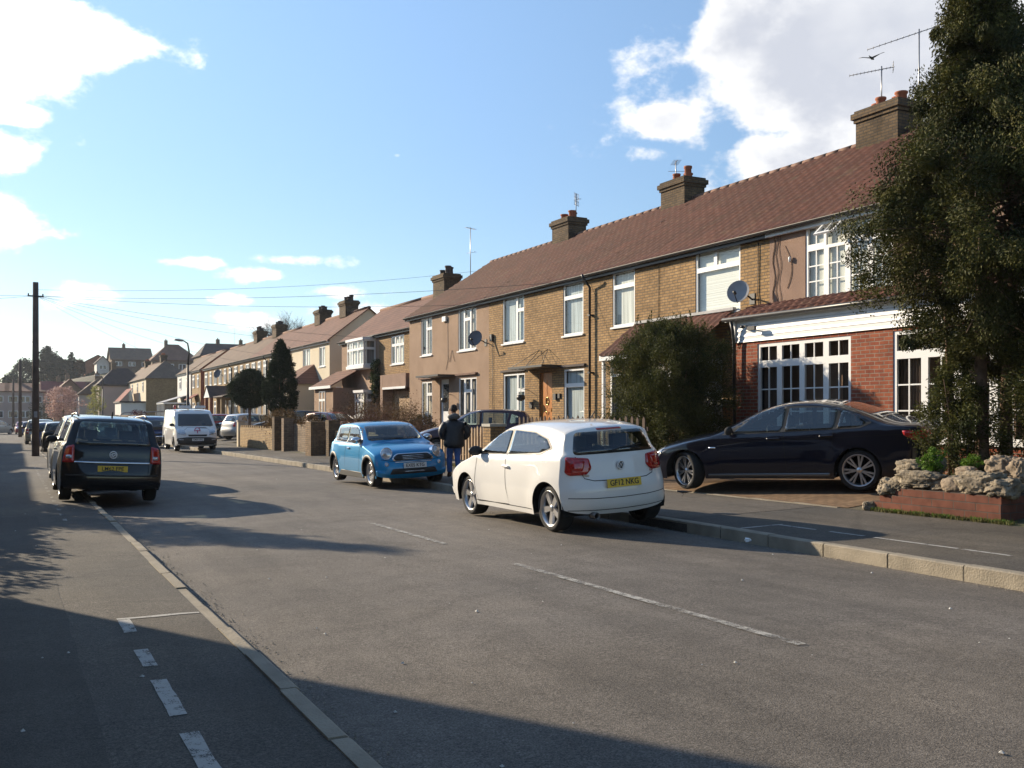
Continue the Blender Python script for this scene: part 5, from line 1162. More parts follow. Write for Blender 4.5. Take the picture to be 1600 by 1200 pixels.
def door(root, F, u0, u1, z0, z1, m='upvc', glass=True, ring=False):
    mb = MB(); mb.mat(M['upvc' if not ring else 'door_wood']); s = -.07
    F.box(mb, u0, u0+.06, s-.05, s, z0, z1); F.box(mb, u1-.06, u1, s-.05, s, z0, z1); F.box(mb, u0+.06, u1-.06, s-.05, s, z1-.06, z1)
    fr = mb.build('door_frame', None, root, world=True)
    mb = MB(); F.box(mb, u0+.062, u1-.062, s-.045, s-.012, z0+.02, z1-.062)
    w = u1-u0
    if ring:
        for k in (0, 1): a = u0+.10+k*(w/2-.06); F.box(mb, a, a+w/2-.14, s-.0119, s-.003, z0+.15, z0+.95); F.box(mb, a, a+w/2-.14, s-.0119, s-.003, z0+1.12, z1-.2)
    d = mb.build('door', M[m], root, world=True)
    mb = MB()
    if ring:
        mb.mat(M['brass']); c = Vector(F.P((u0+u1)/2, s+.0, z0+1.35))
        mb.tube([c+F.U*(.09*cos(t))+Vector((0,0,.12*sin(t)))+F.N*.01 for t in np.linspace(0, 2*pi, 17)], .014, 6); mb.tube([c+Vector((0,0,-.32))+F.N*.03, c+Vector((0,0,-.42))+F.N*.03], .022, 8); F.box(mb, u1-.16, u1-.13, s-.01, s+.03, z0+1.0, z0+1.12)
        mb.build('door_furniture', None, d, world=True)
    else:
        q = MB(); F.box(q, u0+.16, u1-.16, s-.0118, s-.004, z0+1.05, z1-.2); q.build('door_glass', M['pane_far'], d, world=True); F.box(mb, u1-.14, u1-.11, s-.012, s+.04, z0+.95, z0+1.15); mb.mat(M['chrome']); mb.build('handle', M['chrome'], d, world=True)
door(A, F, *ops[4])
def canopy(root, F, u0, u1, z, proj=.75, rods=True, m='gutter_black'):
    mb = MB(); F.box(mb, u0, u1, .0, proj, z, z+.07); mb.mat(M[m]); c = mb.build('door_canopy', None if mb.mats and mb.m and False else M[m], root, world=True)
    if rods:
        q = MB()
        for a in (u0+.12, u1-.12):
            t = (u0+u1)/2+( -.28 if a < (u0+u1)/2 else .28)
            q.tube([F.P(a, proj-.08, z+.07), F.P(t, .02, z+.62)], .010, 5); q.tube([F.P((u0+u1)/2+(-.03 if a < (u0+u1)/2 else .03), proj-.08, z+.07), F.P(t, .02, z+.62)], .010, 5)
        q.build('stay_rod', M['iron'], c, world=True)
canopy(A, F, y1-36.9, y1-34.6, 3.02, rods=False)
q = MB(); F.box(q, y1-38.25, y1-36.85, .0, .10, 3.0, 3.07); F.box(q, y1-34.45, y1-32.6, .0, .10, 3.03, 3.10); q.build('window_hood', M['ridge'], A, world=True)
q = MB(); q.tube([F.P(1.6+2.75, .02, 3.6), F.P(1.85+2.75, .02, 4.05), F.P(2.1+2.75, .02, 3.6)], .008, 4); q.tube([F.P(4.0, .02, 3.3), F.P(4.2, .015, 3.7), F.P(4.15, .015, 5.3)], .008, 4); q.build('cable', M['iron'], A, world=True)
q = MB(); F.box(q, y1-35.75, y1-35.40, .0, .09, 5.22, 5.42); tg = q.build('alarm_box', M['upvc'], A, world=True)
q = MB(); q.tube([F.P(y1-34.9, .0, 2.3), F.P(y1-34.9, .35, 2.35), F.P(y1-34.9, .35, 2.2)], .012, 5); q.lathe([(.0,0),(.12,-.02),(.14,-.16),(.05,-.2)], c=F.P(y1-34.9, .35, 2.2), n=10); q.build('hanging_basket', M['iron'], A, world=True)
dish('dark round satellite dish on the join of the pebbledashed and the brick house', XF, 31.9, 4.22, (-.75,-.6,.35), .55, 'dish_dark')
chimney(rfA, ROOF_X, 32.75, 7.9, 9.12, seed=3)
aerial('grid shaped aerial on the chimney between pebbledashed and brick house', 19.45, 32.3, 9.1, .95, kind='grid', ang=.6)
# --- house B
y0, y1 = 24.45, 31.65
ops = [U(y1,30.55,28.95)+(4.0,5.60), U(y1,26.35,25.15)+(3.98,5.60), U(y1,30.5,28.9)+(1.15,2.94), U(y1,26.3,25.1)+(1.15,2.94), U(y1,27.9,27.05)+(.62,2.88)]
B, F, rfB = house('yellow brick terraced house with orange wooden front door and blue grey curtains', y0, y1, XF, 8, .42, EAVE, ROOF_X, ROOF_Z, 'brick_stock', 'tiles_brown', ops, TG)
W2 = [(0,.66,0,1),(.66,1,0,.68),(.66,1,.68,1)]; W1 = [(0,1,0,.72),(0,1,.72,1)]
for k, c in ((0, W2), (1, W1), (2, W2), (3, W1)): window(B, F, *ops[k], c, 'net_blue')
door(B, F, *ops[4], m='door_wood', ring=True); canopy(B, F, y1-28.7, y1-26.4, 3.02)
q = MB(); F.box(q, y1-30.6, y1-28.8, 0, .07, 3.0, 3.07); F.box(q, y1-26.4, y1-25.0, 0, .07, 3.0, 3.07); q.build('window_hood', M['tiles_dark'], B, world=True)
q = MB(); q.tube([F.P(y1-28.62, .0, 2.35), F.P(y1-28.62, .3, 2.4), F.P(y1-28.62, .3, 2.2)], .012, 5); q.lathe([(.0,0),(.13,-.02),(.15,-.15),(.05,-.22)], c=F.P(y1-28.62, .3, 2.2), n=10); F.box(q, y1-28.5, y1-28.3, 0, .06, 1.75, 1.95); q.build('hanging_basket', M['iron'], B, world=True)
q = MB(); F.box(q, y1-26.85, y1-26.7, 0, .08, 2.0, 2.2); F.box(q, y1-26.62, y1-26.5, 0, .05, 2.05, 2.2); q.build('wall_lamp', M['iron'], B, world=True)
downpipe(B, XF, 24.62, .45, EAVE-.15); chimney(rfB, ROOF_X, 25.55, 7.9, 9.10, seed=7)
q = MB(); F.box(q, .25, .4, 0, .1, 4.15, 4.4); q.tube([F.P(.35,.03,4.1), F.P(.35,.03,2.0), F.P(.5,.03,1.2)], .01, 4); q.build('meter_cable', M['iron'], B, world=True)
aerial('tilted comb shaped aerial on the middle chimney of the terrace', 19.4, 25.9, 9.08, .75, kind='comb', ang=1.1)
# --- house C
y0, y1 = 17.05, 24.45
ops = [U(y1,23.55,22.43)+(4.03,5.60), U(y1,19.75,18.05)+(4.0,5.68), U(y1,22.0,21.0)+(.6,2.9), U(y1,20.5,18.7)+(1.2,2.9)]
Ch, F, rfC = house('yellow brick terraced house with bright white blinds and a tiled porch behind the big shrub', y0, y1, XF, 8, .42, EAVE, ROOF_X, ROOF_Z, 'brick_stock', 'tiles_brown', ops, TG)
window(Ch, F, *ops[0], W1, 'curtain_sheer'); window(Ch, F, *ops[1], [(0,1,0,.68),(0,.45,.68,1),(.45,1,.68,1)], 'blind_white'); door(Ch, F, *ops[2]); window(Ch, F, *ops[3], W2, 'net_white')
q = MB(); q.mat(M['tiles_porch']); q.smooth = True; tile_slope(q, F, y1-22.35, y1-18.2, 1.2, 3.12, 0.02, 4.02, roll=.24, amp=.03, course=.3); q.smooth = False
pr = q.build('porch_roof', None, Ch, world=True)
q = MB(); F.box(q, y1-22.3, y1-18.2, 0, .10, 4.02, 4.09); q.build('flashing', M['lead'], pr, world=True)
q = MB(); F.box(q, y1-22.38, y1-18.2, 1.16, 1.20, 2.98, 3.12); F.box(q, y1-22.38, y1-22.34, 0, 1.16, 2.98, 3.12); q.build('fascia', M['upvc'], pr, world=True)
q = MB(); F.box(q, y1-22.34, y1-22.26, 1.06, 1.14, .42, 2.98); q.build('porch_post', M['upvc'], Ch, world=True)
q = MB(); q.mat(M['brick_stock']); F.box(q, y1-22.2, y1-18.3, .0, .95, .42, 1.15); q.mat(M['upvc']); F.box(q, y1-22.2, y1-22.13, .88, .95, 1.15, 2.98); F.box(q, y1-20.9, y1-20.83, .88, .95, 1.15, 2.98); F.box(q, y1-19.6, y1-19.53, .88, .95, 1.15, 2.98); F.box(q, y1-22.2, y1-18.3, .87, .955, 2.55, 2.62); q.build('porch_wall', None, Ch, world=True)
q = MB(); F.box(q, y1-22.13, y1-18.3, .90, .92, 1.16, 2.54); q.build('porch_glass', M['pane_far'], Ch, world=True)
dish('grey satellite dish with receiver arm beside the white blinds', XF, 17.62, 4.30, (-.80,-.52,.35), .52)
chimney(rfC, ROOF_X, 17.2, 7.9, 9.15, seed=11, pots=4, sx=.9, sy=1.3)
aerial('long comb aerial above the nearest chimney', 19.3, 17.35, 9.1, 1.1, length=1.0, ang=-.8, tilt=.10)
aerial('tallest aerial on a thin mast beside the conifer', 19.45, 16.35, 8.3, 2.5, length=1.55, ang=-.8, tilt=.24)
q = MB(); q.tube([F.P(y1-17.4, .02, 5.5), F.P(y1-17.42, .02, 4.4), F.P(y1-17.35, .02, 3.4)], .012, 4); q.tube([F.P(y1-21.3,.02,5.5),F.P(y1-21.3,.02,4.1)], .008, 4); q.build('cable', M['iron'], Ch, world=True)
# --- house D with its front extension
y0, y1 = 9.6, 17.05
ops = [U(y1,15.93,13.55)+(4.0,5.62)]
Dh, F, rfD = house('nearest terraced house, mauve render above a red brick extension with white boarding', y0, y1, XF, 8, .42, EAVE, ROOF_X, ROOF_Z, 'render_mauve', 'tiles_brown', ops, TG, fascia='gutter_white')
cw = 1/4; cells = []
for k in range(4): cells += [(k*cw,(k+1)*cw,0,.70),(k*cw,(k+1)*cw,.70,1)]
window(Dh, F, *ops[0], cells, 'curtain_sheer', bars=[(2,3),(2,1)]*4, open_cell=3, fw=.07)
# the open top light, hinged at its top edge
q = MB(); a, b = y1-15.93+2.38*.25+.02, y1-15.93+2.38*.5-.02; zt = 5.60; L = .47
import itertools
def leaf(F, mb, a, b, zt, L, ang, fw=.05, off=.0):
    def P(u, l, t): return F.P(u, off+l*sin(ang)+t*cos(ang), zt-l*cos(ang)+t*sin(ang))
    def bar(u0_, u1_, l0, l1):
        v = [P(u0_,l0,0),P(u1_,l0,0),P(u1_,l1,0),P(u0_,l1,0),P(u0_,l0,.045),P(u1_,l0,.045),P(u1_,l1,.045),P(u0_,l1,.045)]
        mb.add(v, [(0,1,2,3),(7,6,5,4),(0,4,5,1),(1,5,6,2),(2,6,7,3),(3,7,4,0)])
    bar(a, a+fw, 0, L); bar(b-fw, b, 0, L); bar(a+fw, b-fw, 0, fw); bar(a+fw, b-fw, L-fw, L); bar((a+b)/2-.01, (a+b)/2+.01, fw, L-fw)
    return P
P_ = leaf(F, q, a, b, zt, L, radians(48)); ol = q.build('open_top_light', M['upvc'], Dh, world=True)
q = MB(); q.quad(P_(a+.05,.05,.02), P_(b-.05,.05,.02), P_(b-.05,L-.05,.02), P_(a+.05,L-.05,.02)); q.build('pane', M['pane'], ol, world=True)
q = MB(); q.lathe([(.0,0),(.03,.01),(.035,.1),(.015,.13)], c=F.P(y1-16.35, .05, 4.9), n=10); q.build('wall_sensor', M['upvc'], Dh, world=True)
# shallow cracks and an old vine stem on the render
q = MB(); rnd = random.Random(4)
for k in range(3):
    p = [F.P(y1-16.9+.10*k+.04*sin(j*1.3+k), .012, 5.6-j*.16) for j in range(11)]; q.tube(p, .010-.002*k, 4)
q.tube([F.P(y1-16.55+.22*sin(j*.35), .012, 5.3-j*.12) for j in range(9)], .008, 4); q.build('vine_stem', M['twig'], Dh, world=True)
XE = 14.6; FE = front(XE, y1+.2)
def UE(a, b): return (y1+.2-a, y1+.2-b)
wops = [UE(16.55,13.88)+(1.05,3.08), UE(12.86,10.1)+(1.05,3.08)]
mb = MB(); wall_panel(mb, FE, 0, y1+.2-y0, 0.0, 3.14, wops, .10); e = y1+.2-y0
mb.quad(FE.P(0,0,0),FE.P(0,0,3.14),FE.P(0,-.8,3.14),FE.P(0,-.8,0)); mb.quad(FE.P(e,0,0),FE.P(e,-.8,0),FE.P(e,-.8,3.14),FE.P(e,0,3.14))
mb.build('extension_wall', M['brick_red'], Dh, world=True)
cells = []
for k in range(4): cells += [(k*cw,(k+1)*cw,0,.78),(k*cw,(k+1)*cw,.78,1)]
for i, w_ in enumerate(wops):
    nb = [(2,3),(2,1)]*4
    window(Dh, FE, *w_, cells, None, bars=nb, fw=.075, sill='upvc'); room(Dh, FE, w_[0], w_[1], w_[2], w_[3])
# things on the sill inside
q = MB(); q.lathe([(0,0),(.10,0),(.13,.12),(.10,.28),(.05,.32),(.0,.33)], c=FE.P(y1+.2-14.2, -.28, 1.2), n=14); q.mat(M['upvc']); q.build('white_vase', M['upvc'], Dh, world=True)
# white boarding: lapped planks
mb = MB()
for k in range(4): z = 3.145+k*.125; FE.box(mb, -.02, e, .012-k*.0, .034, z, z+.118); mb.quad(FE.P(-.02,.045,z),FE.P(e,.045,z),FE.P(e,.02,z+.12),FE.P(-.02,.02,z+.12))
FE.box(mb, -.02, e, 0.0, .0119, 3.142, 3.64); FE.box(mb, -.06, .04, .046, .07, 3.142, 3.64); mb.build('white_boarding', M['upvc'], Dh, world=True)
q = MB(); q.mat(M['tiles_porch']); q.smooth = True; tile_slope(q, FE, -.22, e+.1, .15, 3.70, -.79, 4.04, roll=.24, amp=.045, course=.3, step=.03, res=7); q.smooth = False
cr_ = q.build('canopy_roof', None, Dh, world=True)
q = MB(); FE.box(q, -.22, e+.1, -.02, .12, 3.645, 3.665); FE.box(q, -.22, e+.1, .12, .145, 3.62, 3.71); q.build('soffit', M['upvc'], cr_, world=True)
q = MB(); q.tube([FE.P(-.22,.20,3.67), FE.P(e+.1,.20,3.65)], .048, 8); q.build('gutter', M['gutter_black'], cr_, world=True)
q = MB(); F.box(q, .0, y1-y0, 0, .05, 3.98, 4.06); q.build('flashing', M['lead'], Dh, world=True)
q = MB(); q.tube([FE.P(.05,.2,3.62), FE.P(.05,.14,3.4), FE.P(.05,.11,3.1), FE.P(.05,.09,.45)], .036, 8); q.build('downpipe', M['gutter_black'], Dh, world=True)
# outside lamp on a little arm under the canopy
q = MB(); q.tube([FE.P(.38,.05,3.50), FE.P(.38,.14,3.50), FE.P(.62,.20,3.47)], .014, 5); q.lathe([(0,0),(.05,.01),(.055,.06),(.0,.07)], c=FE.P(.38,.14,3.44), n=8); FE.box(q, .62, .86, .17, .23, 3.38, 3.46); q.build('outside_lamp', M['gutter_black'], Dh, world=True)
# --- the next house, behind the conifer
Eh, F, _ = house('terraced house past the right edge of the picture', 2.0, 9.58, XF, 8, .42, EAVE, ROOF_X, ROOF_Z, 'brick_stock', 'tiles_brown', [(1.2,2.8,4.0,5.6),(4.8,6.2,4.0,5.6),(1.2,2.8,1.15,2.9),(4.8,5.7,.6,2.9)], TG)
for k in range(3): window(Eh, F, *[(1.2,2.8,4.0,5.6),(4.8,6.2,4.0,5.6),(1.2,2.8,1.15,2.9)][k], W2, 'net_white')
door(Eh, F, 4.8, 5.7, .6, 2.9)

# --- house pair F, beyond the gable
FG = 'houses further along the right side'
y0, y1 = 39.62, 44.5
ops = [U(y1,42.86,41.2)+(3.85,5.15)]
F1, F, rf = house('brick house with a garage door under one white window, left of the terrace end', y0, y1, 15.8, 6, .42, 5.38, 18.05, 7.2, 'brick_stock', 'tiles_rust', ops, FG, roofkind='flat', g0=True)
window(F1, F, *ops[0], [(0,.33,0,.68),(.33,.66,0,.68),(.66,1,0,.68),(0,.33,.68,1),(.33,.66,.68,1),(.66,1,.68,1)], 'net_white')
q = MB(); F.box(q, y1-42.95, y1-42.62, 0, .5, -.5, 3.35); F.box(q, y1-42.6, y1-39.7, 0, .5, 2.75, 3.35); q.build('garage_hood', M['render_mauve'], F1, world=True)
q = MB(); F.box(q, y1-42.6, y1-39.7, .5, .53, 2.68, 2.78); q.build('garage_fascia', M['upvc'], F1, world=True)
q = MB()
for k in range(20): F.box(q, y1-42.3+k*.13, y1-42.3+k*.13+.12, .0, .03, .42, 2.6)
q.build('garage_door', M['wood_fence'], F1, world=True)
chimney(rf, 18.05, 41.6, 6.9, 8.0, seed=5, potmat='tiles_dark', sy=1.3)
aerial('tall thin double aerial behind the gable of the terrace', 19.0, 41.0, 7.6, 2.6, kind='comb', ang=.4)
y0, y1 = 44.5, 50.4
ops = [U(y1,49.2,48.2)+(3.93,5.15)]
F2, F, rf = house('pebbledashed house with a white bay window upstairs and a lean to porch', y0, y1, 15.8, 6, .42, 5.38, 18.05, 7.2, 'pebbledash_tan', 'tiles_rust', ops, FG, roofkind='flat', g1=True)
window(F2, F, *ops[0], [(0,.5,0,.68),(.5,1,0,.68),(0,.5,.68,1),(.5,1,.68,1)], 'net_white')
def bay(root, F, u0, u1, z0, z1, proj, rm=None, m='upvc', base=None):
    """square bay of windows with glazed sides"""
    w = window(root, Face(F.P(u0,proj,0), F.U, F.N), 0, u1-u0, z0, z1, [(0,.33,0,.66),(.33,.66,0,.66),(.66,1,0,.66),(0,.33,.66,1),(.33,.66,.66,1),(.66,1,.66,1)], 'net_white', setback=.0, sill=None)
    S = Face(F.P(u1,proj,0), -F.N, F.U); window(root, S, 0, proj, z0, z1, [(0,1,0,.66),(0,1,.66,1)], 'net_grey', setback=0, sill=None)
    q = MB(); F.box(q, u0-.04, u1+.04, 0, proj+.05, z0-.16, z0-.002); q.build('bay_sill', M[m], root, world=True); q = MB(); F.box(q, u0-.05, u1+.05, 0, proj+.08, z1+.002, z1+.13); q.build('bay_head', M[m], root, world=True)
bay(F2, F, y1-47.6, y1-45.0, 3.95, 5.15, .6)
bay(F2, F, y1-46.4, y1-44.9, 1.5, 2.6, .6)
q = MB(); q.mat(M['tiles_rust']); flat_slope(q, F, -.9, 2.9, 1.5, 3.0, 0, 3.85); q.mat(M['pebbledash_tan']); F.box(q, -.7, 2.7, 0, 1.3, .42, 2.9); q.build('porch', None, F2, world=True)
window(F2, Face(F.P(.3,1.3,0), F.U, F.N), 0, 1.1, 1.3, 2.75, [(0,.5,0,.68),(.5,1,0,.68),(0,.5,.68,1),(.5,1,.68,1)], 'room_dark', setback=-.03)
q = MB(); F.box(q, -.95, 2.95, 1.5, 1.53, 2.86, 3.0); q.build('porch_fascia', M['upvc'], F2, world=True)
# --- cream house G and the row beyond it
y0, y1 = 53.3, 61.6
ops = [U(y1,55.35,54.15)+(4.3,5.45), U(y1,58.9,57.3)+(4.3,5.5), U(y1,60.2,59.4)+(1.2,2.6)]
G1, F, rf = house('cream rendered end house with a bare gable and a tiled bay', y0, y1, 16.0, 5, .42, 5.72, 18.3, 7.65, 'render_cream', 'tiles_rust', ops, FG, roofkind='flat', g0=True, gm='render_cream', fascia='gutter_white')
for o in ops[:2]: window(G1, F, *o, G2+[(0,1,.7,1)][:0], 'net_white')
q = MB(); q.mat(M['render_cream']); F.box(q, y1-59.9, y1-55.3, 0, 1.6, .42, 3.3); q.mat(M['tiles_rust'])
a = [F.P(y1-60.1,1.8,3.3), F.P(y1-55.1,1.8,3.3), F.P(y1-55.1,0,3.3), F.P(y1-60.1,0,3.3)]; t1 = F.P(y1-58.4,.0,4.5); t2 = F.P(y1-56.4,.0,4.5)
q.poly([a[0],a[1],t2,t1]); q.poly([a[1],a[2],t2]); q.poly([a[3],a[0],t1]); q.build('bay', None, G1, world=True)
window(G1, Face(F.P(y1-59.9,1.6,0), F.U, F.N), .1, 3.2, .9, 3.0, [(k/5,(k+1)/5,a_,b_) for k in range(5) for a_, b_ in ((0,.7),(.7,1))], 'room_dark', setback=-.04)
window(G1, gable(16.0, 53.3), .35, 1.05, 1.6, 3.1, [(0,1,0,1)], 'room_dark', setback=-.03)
chimney(rf, 18.3, 57.0, 7.4, 8.4, seed=9, potmat='tiles_dark', near=False)
row = [('pebbledashed house with satellite dish next to the cream one', 61.6, 67.6, 'pebbledash_tan', 'tiles_rust'), ('brick house under the rust coloured roof, half behind the topiary', 67.6, 73.2, 'brick_stock_pale', 'tiles_rust'),
       ('pale brick house with olive brown roof, first of its block', 73.2, 79.6, 'brick_stock_pale', 'tiles_olive'), ('pale brick house with a dark gabled porch', 79.6, 86.0, 'brick_stock_pale', 'tiles_olive'), ('pale brick end house of the block with white verge', 86.0, 92.6, 'brick_stock_pale', 'tiles_olive')]
def simple_windows(root, F, W, zs=((4.15,5.35),(1.3,2.7)), n=3, skip=()):
    k = 0
    for z0, z1 in zs:
        for i in range(n):
            c = W*(i+.5)/n; w = .55 if i != 1 else .42
            if k not in skip: window(root, F, c-w, c+w, z0, z1, [(0,.5,0,.68),(.5,1,0,.68),(0,.5,.68,1),(.5,1,.68,1)], None, near=False, setback=-.055, fw=.08)
            k += 1
for i, (lab, a, b, wm, rm) in enumerate(row):
    H_, F, rf = house(lab, a, b, 16.0, 5, .42, 5.70, 18.4, 7.65, wm, rm, [], FG, roofkind='flat', g0=(a == 73.2), g1=(b in (92.6,)), fascia='gutter_white' if b == 92.6 else 'gutter_black')
    simple_windows(H_, F, b-a)
    if i in (1, 3): downpipe(H_, 16.0, a+.3, .45, 5.5)
    if i in (0, 2, 3): chimney(rf, 18.4, a+1.2, 7.4, 8.4, seed=20+i, potmat='tiles_dark', near=False)
    if i == 3:
        q = MB(); q.mat(M['tiles_dark']); cx = (b-a)*.62
        for s_ in (-1, 1): q.quad(F.P(cx,1.7,3.9),F.P(cx+s_*1.5,1.7,2.9),F.P(cx+s_*1.5,0,2.9),F.P(cx,0,3.9))
        q.mat(M['brick_red']); F.box(q, cx-1.2, cx-.95, 1.35, 1.6, .42, 2.9); F.box(q, cx+.95, cx+1.2, 1.35, 1.6, .42, 2.9); q.mat(M['upvc']); q.poly([F.P(cx-1.4,1.65,2.92),F.P(cx+1.4,1.65,2.92),F.P(cx,1.65,3.8)]); q.build('porch', None, H_, world=True)
    if i == 2:
        q = MB(); q.mat(M['tiles_dark']); flat_slope(q, F, .6, 4.4, 1.7, 2.95, 0, 3.3); q.mat(M['brick_stock_pale']); F.box(q, .8, 1.1, 1.2, 1.5, .42, 2.9); F.box(q, 2.6, 2.9, 1.2, 1.5, .42, 2.9); q.build('porch', None, H_, world=True)
dish('small dark dish high on the pebbledashed house beside the cream one', 16.0, 62.6, 4.9, (-.7,-.6,.3), .7, 'dish_dark')
dish('small dark dish on the pale brick block further off', 16.0, 84.0, 4.9, (-.7,-.6,.3), .7, 'dish_dark')
for i, (lab, a, b, wm, rm) in enumerate([('yellow brick house beyond the gap with a red round canopy', 94.6, 99.6, 'brick_stock_pale', 'tiles_olive'), ('white rendered end house with a glass conservatory', 99.6, 108, 'render_white', 'tiles_olive')]):
    H_, F, rf = house(lab, a, b, 16.0 if i == 0 else 15.9, 5, .42, 5.75, 18.4, 7.7, wm, rm, [], FG, roofkind='flat', g0=(i == 0), gm='brick_red' if i == 0 else None, fascia='gutter_white')
    simple_windows(H_, F, b-a, n=2)
    if i == 0: q = MB(); q.mat(M['tiles_red']); flat_slope(q, F, 1.2, 3.9, .9, 3.0, 0, 3.5); q.build('door_canopy', None, H_, world=True)
    else:
        q = MB(); q.mat(M['pane_far']); F.box(q, 1.5, 6.5, 0, 2.2, 1.0, 2.6); q.mat(M['upvc']); F.box(q, 1.45, 6.55, 0, 2.25, .42, 1.0); F.box(q, 1.4, 6.6, 0, 2.3, 2.6, 2.75)
        for k in range(6): F.box(q, 1.5+k*.98, 1.58+k*.98, 2.201, 2.25, 1.0, 2.6)
        q.mat(M['lead']); flat_slope(q, F, 1.4, 6.6, 2.3, 2.76, 0, 3.5); q.build('conservatory', None, H_, world=True)
# hip-roofed brick house, its plain side towards us
H_, F, rf = house('pair of houses with a hipped roof and a plain brown brick side wall', 135, 166, 15.95, 7, .42, 6.3, 18.9, 8.9, 'render_cream', 'tiles_olive', [], FG, roofkind='flat', gm='brick_stock', hip0=4.5, name='detached_house')
simple_windows(H_, F, 31, zs=((4.6,5.9),(1.8,3.2)), n=5)
q = MB(); q.mat(M['tiles_red']); flat_slope(q, F, 15, 23, 2.4, 3.4, .8, 5.2); q.build('red_awning', None, H_, world=True)
q = MB(); q.mat(M['render_white']); F.box(q, 22.5, 30.5, 0, 3.0, .3, 3.1); q.mat(M['tiles_dark']); F.box(q, 22.3, 30.7, 0, 3.2, 3.1, 3.3); q.build('porch', None, H_, world=True)
chimney(rf, 18.9, 141, 8.4, 9.7, seed=2, near=False); chimney(rf, 18.9, 158, 8.4, 9.7, seed=3, near=False)
# ---------------------------------------------------------------- houses across the end of the street and on the hill
def far_house(label, x0, x1, y0, y1, zg, ze, zr, wm, rm, ridge='x', hip=0.0, wins=3, rows=None, group='far houses beyond the end of the street', name='far_house', chim=1, side=False):
    cx, cy = (x0+x1)/2, (y0+y1)/2; root = thing(name, (cx, cy, zg), 0, label, 'house', group)
    mb = MB(); mb.mat(M[wm]); o = .35; zb = zg-2.0
    mb.quad((x0,y0,zb),(x1,y0,zb),(x1,y0,ze),(x0,y0,ze)); mb.quad((x1,y0,zb),(x1,y1,zb),(x1,y1,ze),(x1,y0,ze)); mb.quad((x1,y1,zb),(x0,y1,zb),(x0,y1,ze),(x1,y1,ze)); mb.quad((x0,y1,zb),(x0,y0,zb),(x0,y0,ze),(x0,y1,ze))
    if ridge == 'x' and not hip:
        for x in (x0, x1): mb.poly([(x,y0,ze),(x,y1,ze),(x,cy,zr-.06)])
    if ridge == 'y' and not hip:
        for y in (y0, y1): mb.poly([(x0,y,ze),(x1,y,ze),(cx,y,zr-.06)])
    mb.build('wall', None, root, world=True)
    mb = MB(); e = ze-.1
    if ridge == 'x':
        a, b = (x0-o+hip, cy, zr), (x1+o-hip, cy, zr); c = [(x0-o,y0-o,e),(x1+o,y0-o,e),(x1+o,y1+o,e),(x0-o,y1+o,e)]
        mb.poly([c[0],c[1],b,a]); mb.poly([c[2],c[3],a,b])
        if hip: mb.poly([c[1],c[2],b]); mb.poly([c[3],c[0],a])
        if hip: mb.poly(c[::-1])
    else:
        a, b = (cx, y0-o+hip, zr), (cx, y1+o-hip, zr); c = [(x0-o,y0-o,e),(x1+o,y0-o,e),(x1+o,y1+o,e),(x0-o,y1+o,e)]
        mb.poly([c[3],c[0],a,b]); mb.poly([c[1],c[2],b,a])
        if hip: mb.poly([c[0],c[1],a]); mb.poly([c[2],c[3],b]); mb.poly(c[::-1])
    rf = mb.build('roof', M[rm], root, world=True)
    mo = rf.modifiers.new('thick', 'SOLIDIFY'); mo.thickness = .15; mo.offset = -1
    F = gable(x0, y0); W = x1-x0
    for z0, z1 in (rows or [(zg+3.6, zg+4.7), (zg+1.0, zg+2.2)]):
        for i in range(wins):
            c = W*(i+.5)/wins; window(root, F, c-.75, c+.75, z0, z1, [(0,.5,0,1),(.5,1,0,1)], None, near=False, setback=-.05, fw=.1, sill=None)
    if side:
        S = Face((x0, y1, 0), (0,-1,0), (-1,0,0))
        for z0, z1 in (rows or [(zg+3.6, zg+4.7)]): window(root, S, (y1-y0)*.3, (y1-y0)*.6, z0, z1, [(0,.5,0,1),(.5,1,0,1)], None, near=False, setback=-.05, fw=.1, sill=None)
    for k in range(chim):
        q = MB(); px = x0+W*(.35+.4*k) if ridge == 'x' else cx; q.box(px-.35, px+.35, cy-.3, cy+.3, zr-.8, zr+.85); q.lathe([(.13,zr+.84),(.11,zr+1.15),(.0,zr+1.15)], c=(px, cy, 0), n=8); q.build('chimney', M['brick_grey'], rf, world=True)
    return root
E0 = 'row of houses across the end of the street'
far_house('pinkish end house of the far row, left edge of the picture', -8, -.2, 185, 193, 0, 5.6, 7.0, 'render_pink', 'tiles_rust', wins=3, group=E0, chim=0)
far_house('lilac rendered house in the middle of the far row', -.2, 5.3, 185, 193, 0, 5.6, 7.0, 'render_pink', 'tiles_rust', wins=3, group=E0)
far_house('brownish house of the far row behind the telegraph poles', 5.3, 12.5, 185, 193, 0, 5.5, 7.4, 'pebbledash_tan', 'tiles_red', wins=3, group=E0)
far_house('far row house hidden mostly by the blossom tree', 12.5, 19, 185, 193, 0, 5.5, 7.4, 'render_pink', 'tiles_rust', wins=3, group=E0)
far_house('low rust roofed house behind the blossom tree', 6.4, 11.0, 170, 184.6, 0, 4.8, 7.3, 'pebbledash_tan', 'tiles_rust', ridge='y', wins=2, side=True)
far_house('grey rendered house with olive roof right of the blossom tree', 9.6, 15.2, 163, 169.8, 0, 4.7, 7.2, 'render_grey', 'tiles_olive', ridge='y', hip=2.0, wins=1)
far_house('plain pink rendered house side with dark hipped roof', 11.9, 18.5, 156, 162.6, 0, 6.0, 8.6, 'render_pink', 'tiles_dark', ridge='x', hip=2.6, wins=0)
HG = 'houses on the hillside'
far_house('orange brick house with a plain gable on the hillside', 16.8, 22.0, 258, 272, 9.5, 14.6, 16.2, 'brick_orange', 'tiles_dark', ridge='y', wins=0, group=HG, chim=0)
